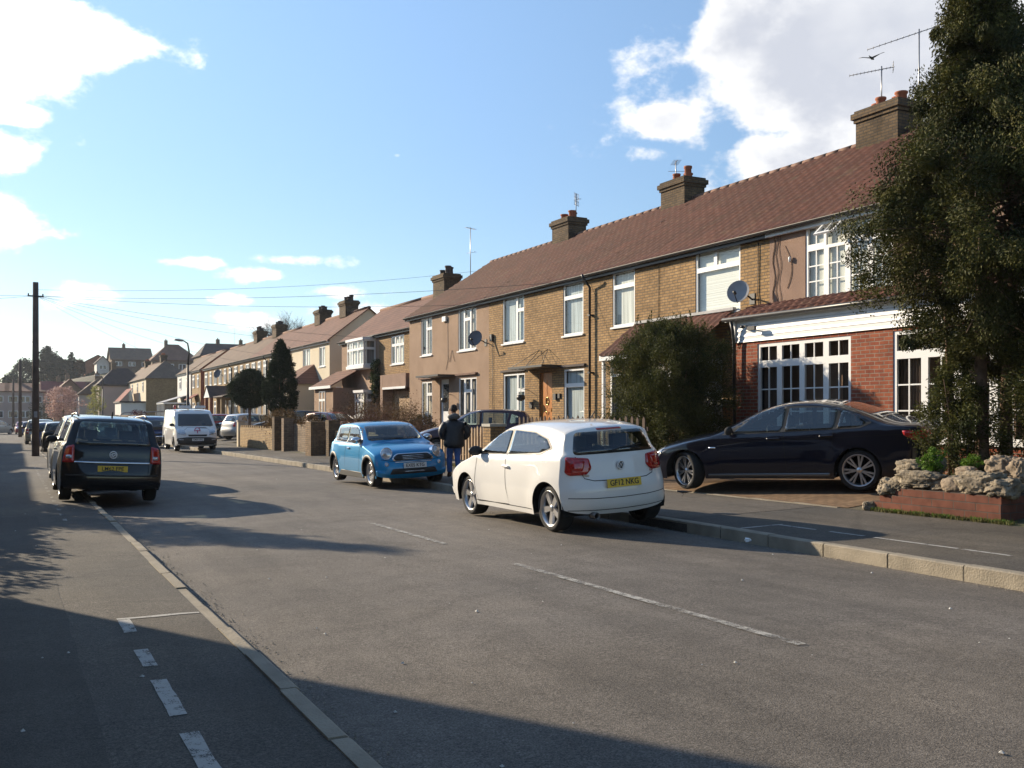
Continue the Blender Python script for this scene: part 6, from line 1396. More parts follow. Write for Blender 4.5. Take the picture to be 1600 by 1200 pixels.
far_house('brown gabled house on the hillside above the pink one', 20.8, 29.4, 238, 248, 9.5, 14.2, 17.1, 'brick_grey', 'tiles_olive', ridge='x', hip=0, wins=3, rows=[(12.6,13.6)], group=HG)
far_house('white walled house low on the hill beside the brown gabled one', 17.8, 20.4, 240, 247, 9.0, 13.4, 15.0, 'render_white', 'tiles_dark', ridge='y', wins=1, rows=[(11.9,12.8)], group=HG, chim=0)
far_house('wide brick house with hipped roof and many windows on the hillside', 27.6, 37.6, 223, 233, 8.0, 13.4, 17.2, 'brick_grey', 'tiles_rust', ridge='x', hip=4.2, wins=4, rows=[(11.2,12.6),(8.5,9.9)], group=HG)
far_house('long dark roofed house on the hill behind the pale brick block', 33.6, 45.0, 198, 207, 7.0, 13.2, 15.9, 'brick_grey', 'tiles_dark', ridge='x', hip=2.0, wins=4, group=HG, chim=2)
aerial('thin aerial above the dark roofed hillside house', 39.6, 196.0, 14.5, 6.0, kind='comb', ang=.3); aerial('short aerial on the brown gabled hillside house', 25.5, 236.0, 16.0, 3.0, kind='comb', ang=.3)
# houses on the camera's own side of the street (outside the picture; they shade the near pavement)
def near_side(label, x0, x1, y0, y1, ze, zr, hip):
    far_house(label, x0, x1, y0, y1, .1, ze, zr, 'brick_stock', 'tiles_brown', ridge='y', hip=hip, wins=2, group='houses on the camera side of the street', name='terraced_house', side=True)
near_side('brick house just left of the camera position', -11.5, -2.55, -6, 13.85, 5.3, 8.0, 4.0)
near_side('brick house up the left side of the street', -14.5, -6.2, 29, 43, 5.3, 8.2, 0); near_side('second brick house up the left side of the street', -14.5, -6.2, 47, 62, 5.3, 8.2, 0); near_side('third brick house up the left side of the street', -14.5, -6.2, 66, 84, 5.3, 8.2, 0)
# ---------------------------------------------------------------- plants
RNG = np.random.default_rng(7)
def leaves(name, P, size, mat, parent=None, aspect=.3, droop=0.0, dirs=None, loc=None, twist=True):
    """one mesh of many small leaf sprays at the points P"""
    P = np.asarray(P, float); n = len(P); size = np.broadcast_to(np.asarray(size, float), (n,))
    d = RNG.normal(size=(n, 3)) if dirs is None else np.asarray(dirs)+RNG.normal(size=(n, 3))*.42
    d[:, 2] -= droop; d /= np.linalg.norm(d, axis=1)[:, None]+1e-9
    r = RNG.normal(size=(n, 3)); s = np.cross(d, r); s /= np.linalg.norm(s, axis=1)[:, None]+1e-9
    L = size[:, None]*RNG.uniform(.7, 1.3, (n, 1)); Wd = L*aspect
    V = np.empty((n, 4, 3)); V[:, 0] = P-d*L*.5; V[:, 1] = P+s*Wd*.5; V[:, 2] = P+d*L*.5; V[:, 3] = P-s*Wd*.5
    me = bpy.data.meshes.new(name); me.vertices.add(4*n); me.vertices.foreach_set('co', V.reshape(-1)); me.loops.add(4*n); me.loops.foreach_set('vertex_index', np.arange(4*n, dtype=np.int32))
    me.polygons.add(n); me.polygons.foreach_set('loop_start', np.arange(0, 4*n, 4, dtype=np.int32)); me.update(calc_edges=True); me.validate(); me.materials.append(M[mat])
    o = bpy.data.objects.new(name, me); COL.objects.link(o)
    if parent is not None: o.parent = parent
    if loc is not None: o.location = loc
    return o
def clumped(centers, radii, per, flat=.8):
    C = np.repeat(np.asarray(centers), per, axis=0); R = np.repeat(np.asarray(radii), per)
    g = RNG.normal(size=C.shape); g /= np.linalg.norm(g, axis=1)[:, None]; u = RNG.random(len(C))**.45
    g[:, 2] *= flat; return C+g*(u*R)[:, None]
def branch_tree(mb, p0, d0, L, r, depth, rnd, spread=.55, upb=.12, tips=None, kids=3):
    p = Vector(p0); d = Vector(d0).normalized(); pts = [p.copy()]; rs = [r]; n = 4
    for i in range(n):
        d = (d+Vector((rnd.gauss(0,.13), rnd.gauss(0,.13), rnd.gauss(0,.10)+upb*.3))).normalized(); p = p+d*(L/n); pts.append(p.copy()); rs.append(r*(1-.5*(i+1)/n))
    mb.tube(pts, rs, 5 if r > .02 else 3, caps=False)
    if depth == 0:
        if tips is not None: tips.append(p.copy())
        return
    for k in range(kids):
        t = rnd.randint(2, n); a = rnd.uniform(0, 2*pi); perp = d.orthogonal().normalized(); perp.rotate(Matrix.Rotation(a, 3, d))
        nd = (d+perp*spread*rnd.uniform(.7,1.5)+Vector((0,0,upb))).normalized(); branch_tree(mb, pts[t], nd, L*rnd.uniform(.6,.85), rs[t]*.65, depth-1, rnd, spread, upb, tips, kids)
def envelope(T, z): return float(np.interp(z, [t[0] for t in T], [t[1] for t in T]))
# --- the big conifer in the rockery
def big_conifer():
    base = (12.4, 9.35, .62); root = thing('conifer_tree', base, 0, 'huge dark drooping conifer growing in the rockery beside the dark saloon', 'tree')
    rnd = random.Random(3)
    t = MB(); t.tube([(0,0,-.1),(.03,.0,.6),(0,.02,2),(.04,0,4),(0,0,6),(0,0,7.8)], [.11,.085,.08,.07,.05,.015], 10); t.build('trunk', M['bark'], root)
    t = MB(); t.tube([(.38,-.12,-.1),(.36,-.14,1.2),(.42,-.2,3),(.45,-.25,5),(.4,-.2,6.6)], [.10,.08,.07,.05,.02], 9); t.build('trunk', M['bark'], root)
    t = MB(); t.tube([(-.28,.30,-.1),(-.26,.32,1.2),(-.32,.36,2.6),(-.30,.3,4)], [.035,.03,.026,.015], 7); t.build('trunk', M['bark'], root)
    T = [(.9,.35),(1.6,.7),(2.3,.95),(2.8,1.3),(3.2,1.6),(3.7,1.72),(4.2,1.6),(4.8,1.2),(5.4,.78),(6.1,.54),(6.8,.32),(7.4,.18),(7.9,.05)]
    br = MB(); C = []; R = []; D = []
    for k in range(300):
        z = 1.5+6.4*(k/300)**.92; az = k*2.39996+rnd.uniform(-.3,.3); r = envelope(T, z)*rnd.uniform(.70,1.13)
        if z < 2.7 and rnd.random() < .45: continue
        ca, sa = cos(az), sin(az); c2 = .28 if k % 3 == 0 and z < 6.5 else 0; ox, oy = c2*1.2, -c2*.6
        rise = rnd.uniform(-.05,.30)*r; mid = Vector((ox+ca*r*.5, oy+sa*r*.5, z+rise)); end = Vector((ox+ca*r, oy+sa*r, z+rise*.4-rnd.uniform(0,.25)*r))
        br.tube([(ox*.9, oy*.9, z), tuple(mid), tuple(end)], [.022*(r/1.5)+.005,.012,.004], 4, caps=False)
        # dead twigs inside
        for q in range(3):
            s = rnd.uniform(.2,.7); b = Vector((ox,oy,z)).lerp(mid, s) if s < .5 else mid.lerp(end, s-.5); e = b+Vector((rnd.gauss(0,.2), rnd.gauss(0,.2), rnd.gauss(-.02,.14))); br.tube([tuple(b), tuple((b+e)/2+Vector((0,0,.03))), tuple(e)], [.006,.004,.002], 3, caps=False)
        m = 4 if r > .7 else 3
        for j in range(m):
            s = .50+.52*j/(m-1)
            p = mid.lerp(end, (s-.5)*2) if s > .5 else mid
            p = p+Vector((rnd.gauss(0,.13), rnd.gauss(0,.13), rnd.gauss(-.05,.12)))
            C.append(tuple(p)); R.append(rnd.choice([.14,.2,.27,.33])*(.62+.42*min(1, r))); D.append((ca*.55, sa*.55, -.25))
    for _ in range(46):     # the leader and its tufts
        z = rnd.uniform(6.0,7.9); a = rnd.uniform(0,6.28); r = envelope(T, z)*rnd.uniform(.2,.9); C.append((r*cos(a), r*sin(a), z)); R.append(.16); D.append((cos(a)*.4, sin(a)*.4, .3))
    br.build('branches', M['twig'], root)
    per = 480; P = clumped(C, R, per, .95); D = np.asarray(D)+RNG.normal(size=(len(D), 3))*.45; dirs = np.repeat(D, per, axis=0)
    leaves('crown', P, .050, 'leaf_conifer', root, aspect=.38, droop=.3, dirs=dirs)
    return root
big_conifer()
def bush(name, label, cat, loc, T, n, per, R, mat, size, group=None, aspect=.35, droop=.1, shell=.55, shape=(1,1), square=0, wisps=0, stems=5, seed=1, trunk=None, stemmat='twig', upd=.3, lump=.10):
    """plant whose outline is the envelope T of (height, radius)"""
    rnd = random.Random(seed); root = thing(name, loc, 0, label, cat, group); C = []; RR = []; D = []; WC = []; WR = []; WD = []
    H = T[-1][0]; z0 = T[0][0]; mb = MB()
    if trunk: mb.tube([(0,0,-.1),(rnd.gauss(0,.02),0,trunk[1]*.5),(0,0,trunk[1])], [trunk[0],trunk[0]*.8,trunk[0]*.6], 9)
    for k in range(stems):
        a = rnd.uniform(0,6.28); r = envelope(T, H*.5)*.6; zz = trunk[1]*.8 if trunk else -.05
        mb.tube([(0.06*cos(a),.06*sin(a),zz),(r*.5*cos(a)*shape[0],r*.5*sin(a)*shape[1],zz+(H-zz)*.4),(r*cos(a)*shape[0],r*sin(a)*shape[1],zz+(H-zz)*.75)], [.022,.014,.005], 5)
    if mb.f: mb.build('trunk' if trunk else 'stems', M['bark' if trunk else stemmat], root)
    for k in range(n):
        z = z0+(H-z0)*rnd.random(); a = rnd.uniform(0,6.28); e = envelope(T, z)*(1+lump*(.6*sin(3*a+z*2.3+seed)+.5*sin(5*a-z*4.1+seed*2)+.3*sin(z*9+seed)))
        if rnd.random() > (e/max(t[1] for t in T))**.8+.08: continue
        f = rnd.uniform(shell,1.02); ca, sa = cos(a), sin(a)
        if square: m_ = max(abs(ca), abs(sa)); f *= (1-square)+square/m_
        C.append((ca*e*f*shape[0], sa*e*f*shape[1], z)); RR.append(R*rnd.uniform(.7,1.3)); D.append((ca*.6, sa*.6, upd))
    for k in range(wisps):
        a = rnd.uniform(0,6.28); e = envelope(T, H*.9)*rnd.uniform(.3,1); x, y = cos(a)*e*shape[0], sin(a)*e*shape[1]; h = rnd.uniform(.15,.55); lx, ly = rnd.gauss(0,.25), rnd.gauss(0,.25); zb_ = z0+(H-z0)*rnd.uniform(.75,.97)
        for j in range(6): WC.append((x+lx*h*j/6, y+ly*h*j/6, zb_+h*j/6)); WR.append(.05*(1.3-j*.18)); WD.append((lx,ly,1.5))
    if WC: leaves('shoots', clumped(WC, WR, 14, 1.0), size, mat, root, aspect=aspect, dirs=np.repeat(np.asarray(WD, float), 14, axis=0))
    P = clumped(C, RR, per, 1.0); leaves('crown' if trunk else 'foliage', P, size, mat, root, aspect=aspect, droop=droop, dirs=np.repeat(np.asarray(D)+RNG.normal(size=(len(D), 3))*.4, per, axis=0))
    return root
# --- conifer shrub in front of the tiled porch
bush('conifer_shrub', 'broad dense dark green shrub between the white hatchback and the dark saloon', 'shrub', (13.1, 17.75, .3), [(0,1.0),(.5,1.2),(1.5,1.3),(2.4,1.28),(2.85,1.1),(3.1,.7),(3.28,.25)], 900, 260, .22, 'leaf_shrub', .05, lump=.12, shape=(.80,1.0), square=.65, wisps=75, stems=9, seed=5, aspect=.32, shell=.35, droop=.0)
bush('young_conifer', 'small sparse olive green conifer at the tail of the dark saloon', 'shrub', (12.2, 9.55, .55), [(.05,.4),(.35,.55),(.8,.56),(1.2,.45),(1.6,.26),(2.0,.08)], 220, 130, .15, 'leaf_shrub', .05, stems=4, seed=6, shell=.2, upd=.15, aspect=.34, lump=.2)
bush('young_conifer', 'low dark conifer growth at the foot of the right hand trunk', 'shrub', (12.75, 8.35, .55), [(.05,.7),(.6,.95),(1.3,.9),(2.0,.7),(2.7,.3)], 260, 130, .2, 'leaf_conifer', .055, stems=5, seed=8, shell=.3, aspect=.3)
bush('rockery_plant', 'bright green leafy plant among the rocks', 'plant', (11.25, 9.25, .78), [(0,.16),(.1,.22),(.2,.2),(.28,.08)], 60, 40, .05, 'leaf_fresh', .03, stems=0, seed=9, shell=0, aspect=.6)
bush('rockery_plant', 'low green plant right of the conifer trunk', 'plant', (11.45, 8.75, .78), [(0,.2),(.08,.24),(.15,.15),(.2,.05)], 34, 30, .05, 'leaf_fresh', .03, stems=0, seed=10, shell=0, aspect=.6)
# --- clipped trees behind the low wall
TOP = 'clipped evergreens behind the low brick wall'
bush('topiary_tree', 'clipped mop headed evergreen on a twisted pale trunk', 'tree', (11.4, 52.4, -.0), [(1.95,.35),(2.2,.8),(2.6,1.05),(3.1,1.05),(3.5,.8),(3.8,.45),(3.9,.1)], 900, 60, .17, 'leaf_topiary', .075, TOP, shell=.55, lump=.16, trunk=(.10,2.2), stems=8, seed=11, aspect=.45)
bush('topiary_tree', 'tall pointed clipped evergreen, narrow at top and round below', 'tree', (11.3, 45.4, -.0), [(1.5,.25),(1.9,.6),(2.4,.80),(2.9,.76),(3.5,.6),(4.1,.45),(4.6,.25),(4.95,.06)], 900, 60, .14, 'leaf_topiary', .08, TOP, shell=.6, lump=.16, trunk=(.09,1.9), stems=3, seed=12, aspect=.45)
# --- bare reddish shrubs in the drive behind the blue car
def bare_shrub(label, loc, h, r, seed, mat='twig_red', n=16, name='bare_shrub', group=None, depth=4, kids=3):
    rnd = random.Random(seed); root = thing(name, loc, 0, label, 'shrub' if name == 'bare_shrub' else 'tree', group); mb = MB(); tips = []
    for k in range(n):
        a = rnd.uniform(0,6.28); branch_tree(mb, (.15*cos(a), .15*sin(a), 0), (cos(a)*r, sin(a)*r, h*.8), h*.42, .024*h, depth, rnd, .55, .05, tips, kids)
    mb.build('stems', M[mat], root); 
    if tips and name == 'bare_shrub': leaves('buds', [tuple(t+Vector((rnd.gauss(0,.05), rnd.gauss(0,.05), rnd.gauss(0,.05)))) for t in tips for _ in range(2)], .05, 'leaf_brown', root, aspect=.6)
    return root
SG = 'leafless shrubs in the gardens left of the terrace'
bare_shrub('leafless reddish brown shrub behind the roof of the blue car', (12.6, 34.5, .1), 2.0, .9, 21, group=SG, n=22); bare_shrub('leafless brown shrub in front of the garage door', (12.9, 38.0, .1), 2.1, .9, 22, group=SG, n=18); bare_shrub('smaller leafless shrub near the house corner', (12.2, 31.6, .1), 1.6, .6, 23, group=SG, n=13)
bush('garden_shrub', 'low dark green shrub against the pebbledashed house', 'shrub', (13.4, 33.2, .3), [(0,.5),(.5,.6),(.9,.5),(1.15,.2)], 110, 40, .14, 'leaf_topiary', .07, seed=31, aspect=.45)
bush('hedge', 'dark leafy hedge on top of the low wall beside the topiary', 'hedge', (10.9, 43.6, .3), [(0,.9),(.6,.95),(1.1,.9),(1.35,.5)], 240, 40, .2, 'leaf_brown', .08, shape=(.6,2.2), seed=32, aspect=.45, square=.5)
bush('ivy', 'ivy climbing the wall beside the upstairs bay', 'ivy', (15.62, 44.55, .0), [(2.2,.12),(2.8,.3),(3.4,.34),(3.9,.25),(4.2,.08)], 90, 36, .16, 'ivy', .09, shape=(.35,1), seed=33, aspect=.6, stems=2)
# --- far trees and shrubs
FT = 'trees on the far hillside'
def far_tree(label, loc, T, n, R, mat, seed, per=26, size=.5, group=FT, cat='tree', trunk=(.3,4)):
    return bush('far_tree', label, cat, loc, T, n, per, R, mat, size, group, shell=.25, trunk=trunk, stems=4, seed=seed, aspect=.5)
far_tree('tall dark evergreen standing highest on the far hill', (8.4, 262, 8.5), [(1,2.2),(3,3.6),(5,3.2),(7,2.3),(8.6,1.0),(9.3,.2)], 330, .8, 'leaf_far', 41); far_tree('dark evergreen to the right of the highest one', (10.6, 264, 8.5), [(1,2),(3,2.6),(5,2.0),(6.6,1.0),(7.4,.2)], 200, .7, 'leaf_far', 42)
far_tree('rounded greyish tree at the left end of the hill', (3.2, 250, 5.5), [(1,2.5),(3,3.8),(5,3.6),(7,2.4),(8.4,.6)], 240, .9, 'leaf_far', 43); far_tree('lower tree falling away at the far left', (0.2, 246, 3.5), [(1,2.2),(3,3.0),(5,2.4),(6.5,.5)], 160, .8, 'leaf_far', 44)
far_tree('slim pointed conifer before the orange brick gable', (13.8, 262, 9), [(1,1.2),(3,1.8),(5,1.2),(7,.4),(7.7,.05)], 130, .5, 'leaf_far', 45); far_tree('dark bushy tree between the conifers on the hill', (12.2, 258, 9), [(.5,2),(2,2.6),(4,2.0),(5.4,.4)], 160, .7, 'leaf_far', 46); far_tree('low dark tree below the orange brick house', (18, 246, 8.0), [(.2,3.2),(1.5,3.4),(2.6,2.2),(3.2,.3)], 170, .7, 'leaf_far', 47, trunk=(.2,1)); far_tree('brownish tree left of the orange brick house', (15.6, 262, 9), [(1,1.6),(3,2.2),(5,1.4),(6.2,.3)], 140, .6, 'leaf_brown', 48)
far_tree('dark hedge like tree below the hillside houses', (26, 216, 6.5), [(.2,5.5),(2,5.5),(3.2,4),(3.8,.5)], 260, .9, 'leaf_far', 49, trunk=(.2,1))
bush('blossom_tree', 'pale pink blossom tree at the end of the street', 'tree', (6.4, 141, 0), [(1.0,.9),(2.0,2.2),(3.2,2.6),(4.2,2.1),(5.0,.8)], 210, 26, .5, 'blossom', .2, trunk=(.14,2.2), stems=7, seed=51, shell=.2, aspect=.6)
bush('garden_tree', 'yellow green shrub beside the grey rendered house', 'shrub', (9.6, 131, 0), [(.6,.6),(1.8,1.1),(3.2,1.2),(4.4,.7),(4.9,.2)], 120, 24, .4, 'leaf_yellow', .16, trunk=(.08,1.6), stems=4, seed=52, shell=.2, aspect=.6)
bush('garden_shrub', 'round dark burgundy bush behind the roof of the black people carrier', 'shrub', (8.9, 80, .2), [(.1,.6),(.6,.85),(1.1,.85),(1.5,.5),(1.6,.2)], 130, 30, .2, 'leaf_burgundy', .08, seed=53, aspect=.6)
bush('hedge', 'green hedge at the far left bend', 'hedge', (4.2, 150, 0), [(0,1.6),(1.5,1.8),(2.6,1.4),(3,.4)], 150, 26, .5, 'leaf_far', .2, shape=(1,1), seed=54)
# bare tree on the slope behind the row
def bare_tree(label, loc, h, seed):
    rnd = random.Random(seed); root = thing('bare_tree', loc, 0, label, 'tree', 'leafless trees'); mb = MB()
    mb.tube([(0,0,-2),(.1,0,h*.3),(0,.1,h*.45)], [.45,.38,.3], 8)
    for k in range(9):
        a = k*.7+rnd.uniform(-.2,.2); branch_tree(mb, (0,0,h*rnd.uniform(.32,.45)), (cos(a)*.9, sin(a)*.9, 1.0), h*.25, .26, 4, rnd, .55, .12, None, 4)
    mb.build('branches', M['twig_grey'], root); return root
bare_tree('leafless tree showing above the roofs of the row', (30.2, 120, 5.6), 8.2, 61); bare_tree('faint leafless tree on the far hill', (36, 250, 10), 7.5, 62)
# camera-side garden hedge and pointed evergreen (unseen, added to cast shade on pavement and road)
bush('hedge', 'unseen clipped hedge added on the camera side to shade the pavement', 'hedge', (-1.75, 17.5, .1), [(0,.55),(.8,.55),(1.35,.5),(1.5,.3)], 520, 40, .2, 'leaf_topiary', .11, shape=(.9,11), seed=71, aspect=.5, shell=.2)
bush('shade_evergreen', 'unseen pointed evergreen added on the camera side for its tapering shadow', 'tree', (-2.2, 22.1, .1), [(.4,1.1),(1.4,1.25),(2.6,1.05),(3.8,.6),(4.9,.1)], 420, 46, .26, 'leaf_topiary', .11, trunk=(.1,1), seed=72, aspect=.5, shell=.2)
# --- short grass and weeds along the verges
def tufts(name, label, pts, h, mat='grass_blade'):
    o = leaves(name, pts, h, mat, None, aspect=.14, dirs=np.tile([0,0,1.6], (len(pts),1))); tag(o, label, None, None, 'stuff'); return o
P = []; 
for i in range(5200):
    y = RNG.uniform(19.5, 31); x = bnd(y)+RNG.uniform(.02, .5)**1.0; P.append((x, y, garden_z(x, y)+.03))
for i in range(900):
    y = RNG.uniform(7.7, 10.0); x = 10.86+RNG.normal(0,.03); P.append((x-.03, y, GS(8,y)+.17))
for i in range(1500):
    y = RNG.uniform(42, 50); P.append((bnd(y)-.02+abs(RNG.normal(0,.06)), y, GS(8,y)+.17))
tufts('grass', 'thin dry grass growing along the foot of the fence and walls', P, .075)
P = []
for i in range(700):
    y = RNG.choice([7.9,8.2,8.7,9.1,9.5,9.8])+RNG.normal(0,.09); P.append((10.84+RNG.normal(0,.02), y, GS(8,y)+.18+abs(RNG.normal(0,.01))))
tufts('weeds', 'small bright green weeds at the foot of the red brick wall', P, .05, 'leaf_fresh')
# ---------------------------------------------------------------- walls, fences, poles, wires, people
def rock(label, loc, size, rz, seed, m='rock', rough=.22):
    rnd = random.Random(seed); bm = bmesh.new(); bmesh.ops.create_icosphere(bm, subdivisions=5, radius=1)
    from mathutils import noise
    off = Vector((seed*3.1, seed*1.7, seed*.9))
    for v in bm.verts:
        c = v.co.copy(); c = Vector([math.copysign(abs(t)**.62, t) for t in c])
        n = noise.fractal(c*1.3+off, .8, 2.1, 4)*rough+noise.fractal(c*4.5+off, .7, 2.1, 4)*rough*.38+min(0, noise.noise(c*9+off))*rough*.45+noise.noise(c*17+off)*rough*.12
        v.co = Vector((c.x*size[0], c.y*size[1], c.z*size[2]))*(1+n)
    for f in bm.faces: f.smooth = True
    me = bpy.data.meshes.new('rock'); bm.to_mesh(me); bm.free(); me.materials.append(M[m]); o = bpy.data.objects.new('rock', me); COL.objects.link(o)
    o.location = loc; o.rotation_euler = (0, 0, rz); return tag(o, label, 'rock', 'rocks laid along the top of the garden wall')
# red brick retaining wall
w = thing('garden_wall', (10.95, 9.1, .15), 0, 'low worn red brick wall carrying a row of rocks, stepped at its left end', 'wall')
mb = MB(); mb.mat(M['brick_garden_red']); rnd = random.Random(2)
z = .0; ends = [10.0, 10.0, 9.93, 9.80, 9.70]
for k in range(5):
    zt = z+.105; mb.box(10.87+rnd.uniform(-.006,.006), 11.1, 7.92, ends[k], z+.001, zt-.001); z = zt
mb.build('brickwork', None, w, world=True)
mb = MB(); mb.mat(M['brick_garden_red']); mb.box(11.102, 15.2, 7.94, 8.16, .0, .52); mb.box(11.102, 12.2, 9.72, 9.9, .0, .46); mb.build('return_wall', None, w, world=True)
mb = MB(); mb.box(11.101, 15.0, 8.17, 9.71, .0, .60); struct(mb.build('rockery_soil', M['ground_earth']), 'raised bed of earth behind the rocks')
R_ = [('pitted boulder at the left end of the garden wall', (11.0,10.28,.70), (.20,.17,.15), .3, 1), ('long pitted rock lying third from the left on the wall', (10.98,9.62,.84), (.17,.42,.13), .02, 2), ('small dark wedge of rock on the brick step', (10.86,10.62,.30), (.07,.10,.09), .7, 3),
      ('pale rock set back above the left end of the wall', (11.35,10.12,.98), (.20,.30,.12), .1, 4), ('upright pale stone beside the young conifer', (11.35,9.68,1.02), (.12,.13,.15), .4, 5), ('long low rock over the middle of the wall', (11.05,9.15,.80), (.16,.30,.12), -.1, 6),
      ('smooth rounded stone near the middle of the wall', (10.98,8.86,.80), (.13,.20,.12), .2, 7), ('smooth brown stone behind the middle of the wall', (11.30,8.98,.95), (.12,.16,.09), .1, 8), ('large pitted rock right of the middle', (11.0,8.42,.84), (.18,.36,.17), .05, 9),
      ('right hand pitted rock on the wall corner', (11.02,7.98,.80), (.2,.22,.14), .3, 10), ('tall pale stone standing behind the right hand rocks', (11.42,8.42,1.04), (.16,.19,.17), .2, 11), ('pale stone with a crack at the right edge', (11.42,8.08,1.02), (.15,.18,.17), -.3, 12), ('flat rock wedged under the long pitted one', (11.0,10.0,.76), (.17,.2,.12), .1, 13)]
for lab, loc, sz, rz, sd in R_: rock(lab, (loc[0], 7.95+(loc[1]-7.95)*.76, loc[2]-.185 if sd != 3 else .22), (sz[0]*.9, sz[1]*.86, sz[2]*.86), rz, sd, 'rock_smooth' if 'smooth' in lab or 'tall pale' in lab or 'crack' in lab else 'rock', .14 if 'smooth' in lab else .26)
# picket fences
def picket(label, x, y0, y1, zb, zt, n, m='wood_fence', rails=(.22,.78)):
    root = thing('picket_fence', (x, (y0+y1)/2, zb), 0, label, 'fence', 'picket fences in front of the terrace'); rnd = random.Random(int(y0*10))
    H = zt-zb
    for r in rails: mb = MB(); mb.box(x+.022, x+.06, y0, y1, zb+H*r-.04, zb+H*r+.04); mb.build('rail', M['wood_dark'], root, world=True)
    for k in range(n):
        y = y0+(y1-y0)*(k+.5)/n; w = .042; t = zt+rnd.uniform(-.03,.03); s = rnd.uniform(-.012,.012); mb = MB()
        mb.prism([(x, y-w, zb), (x, y+w, zb), (x, y+w+s, t-.05), (x, y+s, t), (x, y-w+s, t-.05)], (.02,0,0)); mb.build('picket', M[m], root, world=True)
    return root
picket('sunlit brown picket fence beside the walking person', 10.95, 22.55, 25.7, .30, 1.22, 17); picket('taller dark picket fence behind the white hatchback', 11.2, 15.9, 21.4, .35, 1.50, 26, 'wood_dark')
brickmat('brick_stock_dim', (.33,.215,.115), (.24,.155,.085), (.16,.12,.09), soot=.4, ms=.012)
def pier(label, x, y, s, z0, z1, m='brick_stock', cap=True, group='brick gate piers along the front walls'):
    root = thing('brick_pier', (x, y, z0), 0, label, 'pier', group); mb = MB(); mb.mat(M[m]); mb.box(x-s/2, x+s/2, y-s/2, y+s/2, z0-.5, z1-.07); mb.build('shaft', None, root, world=True)
    if cap: mb = MB(); mb.box(x-s/2-.03, x+s/2+.03, y-s/2-.03, y+s/2+.03, z1-.07, z1); mb.build('cap', M['sill_stone'], root, world=True)
pier('brick pier at the near end of the sunlit picket fence', 10.95, 22.2, .42, .15, 1.30)
def lowwall(label, x, y0, y1, z1, m='brick_stock_pale', crenel=False, dark=False):
    root = thing('garden_wall', (x, (y0+y1)/2, .1), 0, label, 'wall', 'low front walls along the right side'); mb = MB(); mb.mat(M[m]); mb.box(x-.11, x+.11, y0, y1, -.6, z1)
    if crenel:
        n = int((y1-y0)/.45)
        for k in range(n): a = y0+(y1-y0)*(k+.2)/n; mb.box(x-.109, x+.109, a, a+.22, z1+.001, z1+.09)
    mb.build('brickwork', None, root, world=True); return root
lowwall('sunlit pale brick wall with a toothed top, below the topiary', 10.4, 42.6, 49.6, .92, crenel=True)
pier('pale end pier of the toothed brick wall', 10.4, 49.9, .34, .1, 1.25, 'render_cream'); pier('tall dark brick pier beside the pointed topiary', 10.4, 42.3, .42, .1, 1.5, 'brick_soot', False)
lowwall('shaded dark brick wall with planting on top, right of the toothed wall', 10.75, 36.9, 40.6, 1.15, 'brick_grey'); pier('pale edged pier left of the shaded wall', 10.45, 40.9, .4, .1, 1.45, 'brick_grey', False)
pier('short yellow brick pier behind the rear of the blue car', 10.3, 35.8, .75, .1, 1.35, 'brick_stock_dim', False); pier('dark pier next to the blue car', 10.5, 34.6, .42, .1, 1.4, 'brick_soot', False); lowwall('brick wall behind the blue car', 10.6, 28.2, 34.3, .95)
bush('wall_plant', 'dark trailing plant on top of the shaded brick wall', 'plant', (10.8, 38.6, 1.1), [(0,.2),(.12,.25),(.25,.18),(.4,.05)], 90, 26, .12, 'leaf_brown', .06, shape=(1,7), seed=81, aspect=.5, stems=0)
lowwall('grey brick wall across the far forecourt', 11.8, 104, 130, 1.5, 'brick_grey')
r = thing('garden_railing', (9.5, 88, .1), 0, 'pale tubular railing with a curved end beyond the vans', 'railing'); mb = MB(); mb.tube([(8.3,88,.1),(8.3,88,1.35),(8.45,88,1.6),(8.7,88,1.7),(12.4,88,1.82)], .05, 8); mb.build('top_rail', M['dish_grey'], r, world=True)
for q in (9.9, 11.2, 12.4): mb = MB(); mb.tube([(q,88,.1),(q,88,1.75)], .04, 6); mb.build('post', M['dish_grey'], r, world=True)
# telegraph poles and their wires
TP = 'telegraph poles along the left pavement'
def pole(label, x, y, h, r=.12, arms=True):
    root = thing('telegraph_pole', (x, y, .09+GS(0,y)), 0, label, 'pole', TP); mb = MB(); mb.tube([(0,0,-.3),(0,0,h*.5),(0,0,h)], [r*1.15,r,r*.86], 14); mb.build('post', M['pole_wood'], root)
    if arms:
        mb = MB(); mb.box(-.30,.30,-r-.05,-r-.0,h-.62,h-.56); mb.tube([(-.27,-r,h-.6),(-.27,-r,h-.48)], .03, 6); mb.tube([(.27,-r,h-.6),(.27,-r,h-.48)], .03, 6); mb.build('crossarm', M['iron'], root)
        for k in range(7):
            z = 2.2+k*.42; s = 1 if k % 2 else -1
            if z < h-.9: mb = MB(); mb.tube([(0,0,z),(s*.25,0,z),(s*.25,0,z+.03)], .011, 5); mb.build('step', M['iron'], root)
        mb = MB(); mb.box(-.06,.06,-r-.03,-r+.01,1.6,1.85); mb.build('sign_plate', M['lead'], root)
    return root
pole('nearest telegraph pole, tall brown wood with wires and steps', 1.0, 45.0, 7.2, .13); pole('second telegraph pole along the left pavement', .95, 100, 7.1, .14, False); pole('third and farthest telegraph pole', .6, 152, 7.3, .15, False)
def wire(label, a, b, sag, r=.011, group='overhead wires fanning out from the nearest telegraph pole'):
    a = Vector(a); b = Vector(b); pts = [tuple(a.lerp(b, t/16)-Vector((0,0,4*sag*(t/16)*(1-t/16)))) for t in range(17)]
    mb = MB(); mb.tube(pts, r, 4); o = mb.build('overhead_wire', M['wire_black']); tag(o, label, 'wire', group)
top = (1.0, 44.85, 6.45)
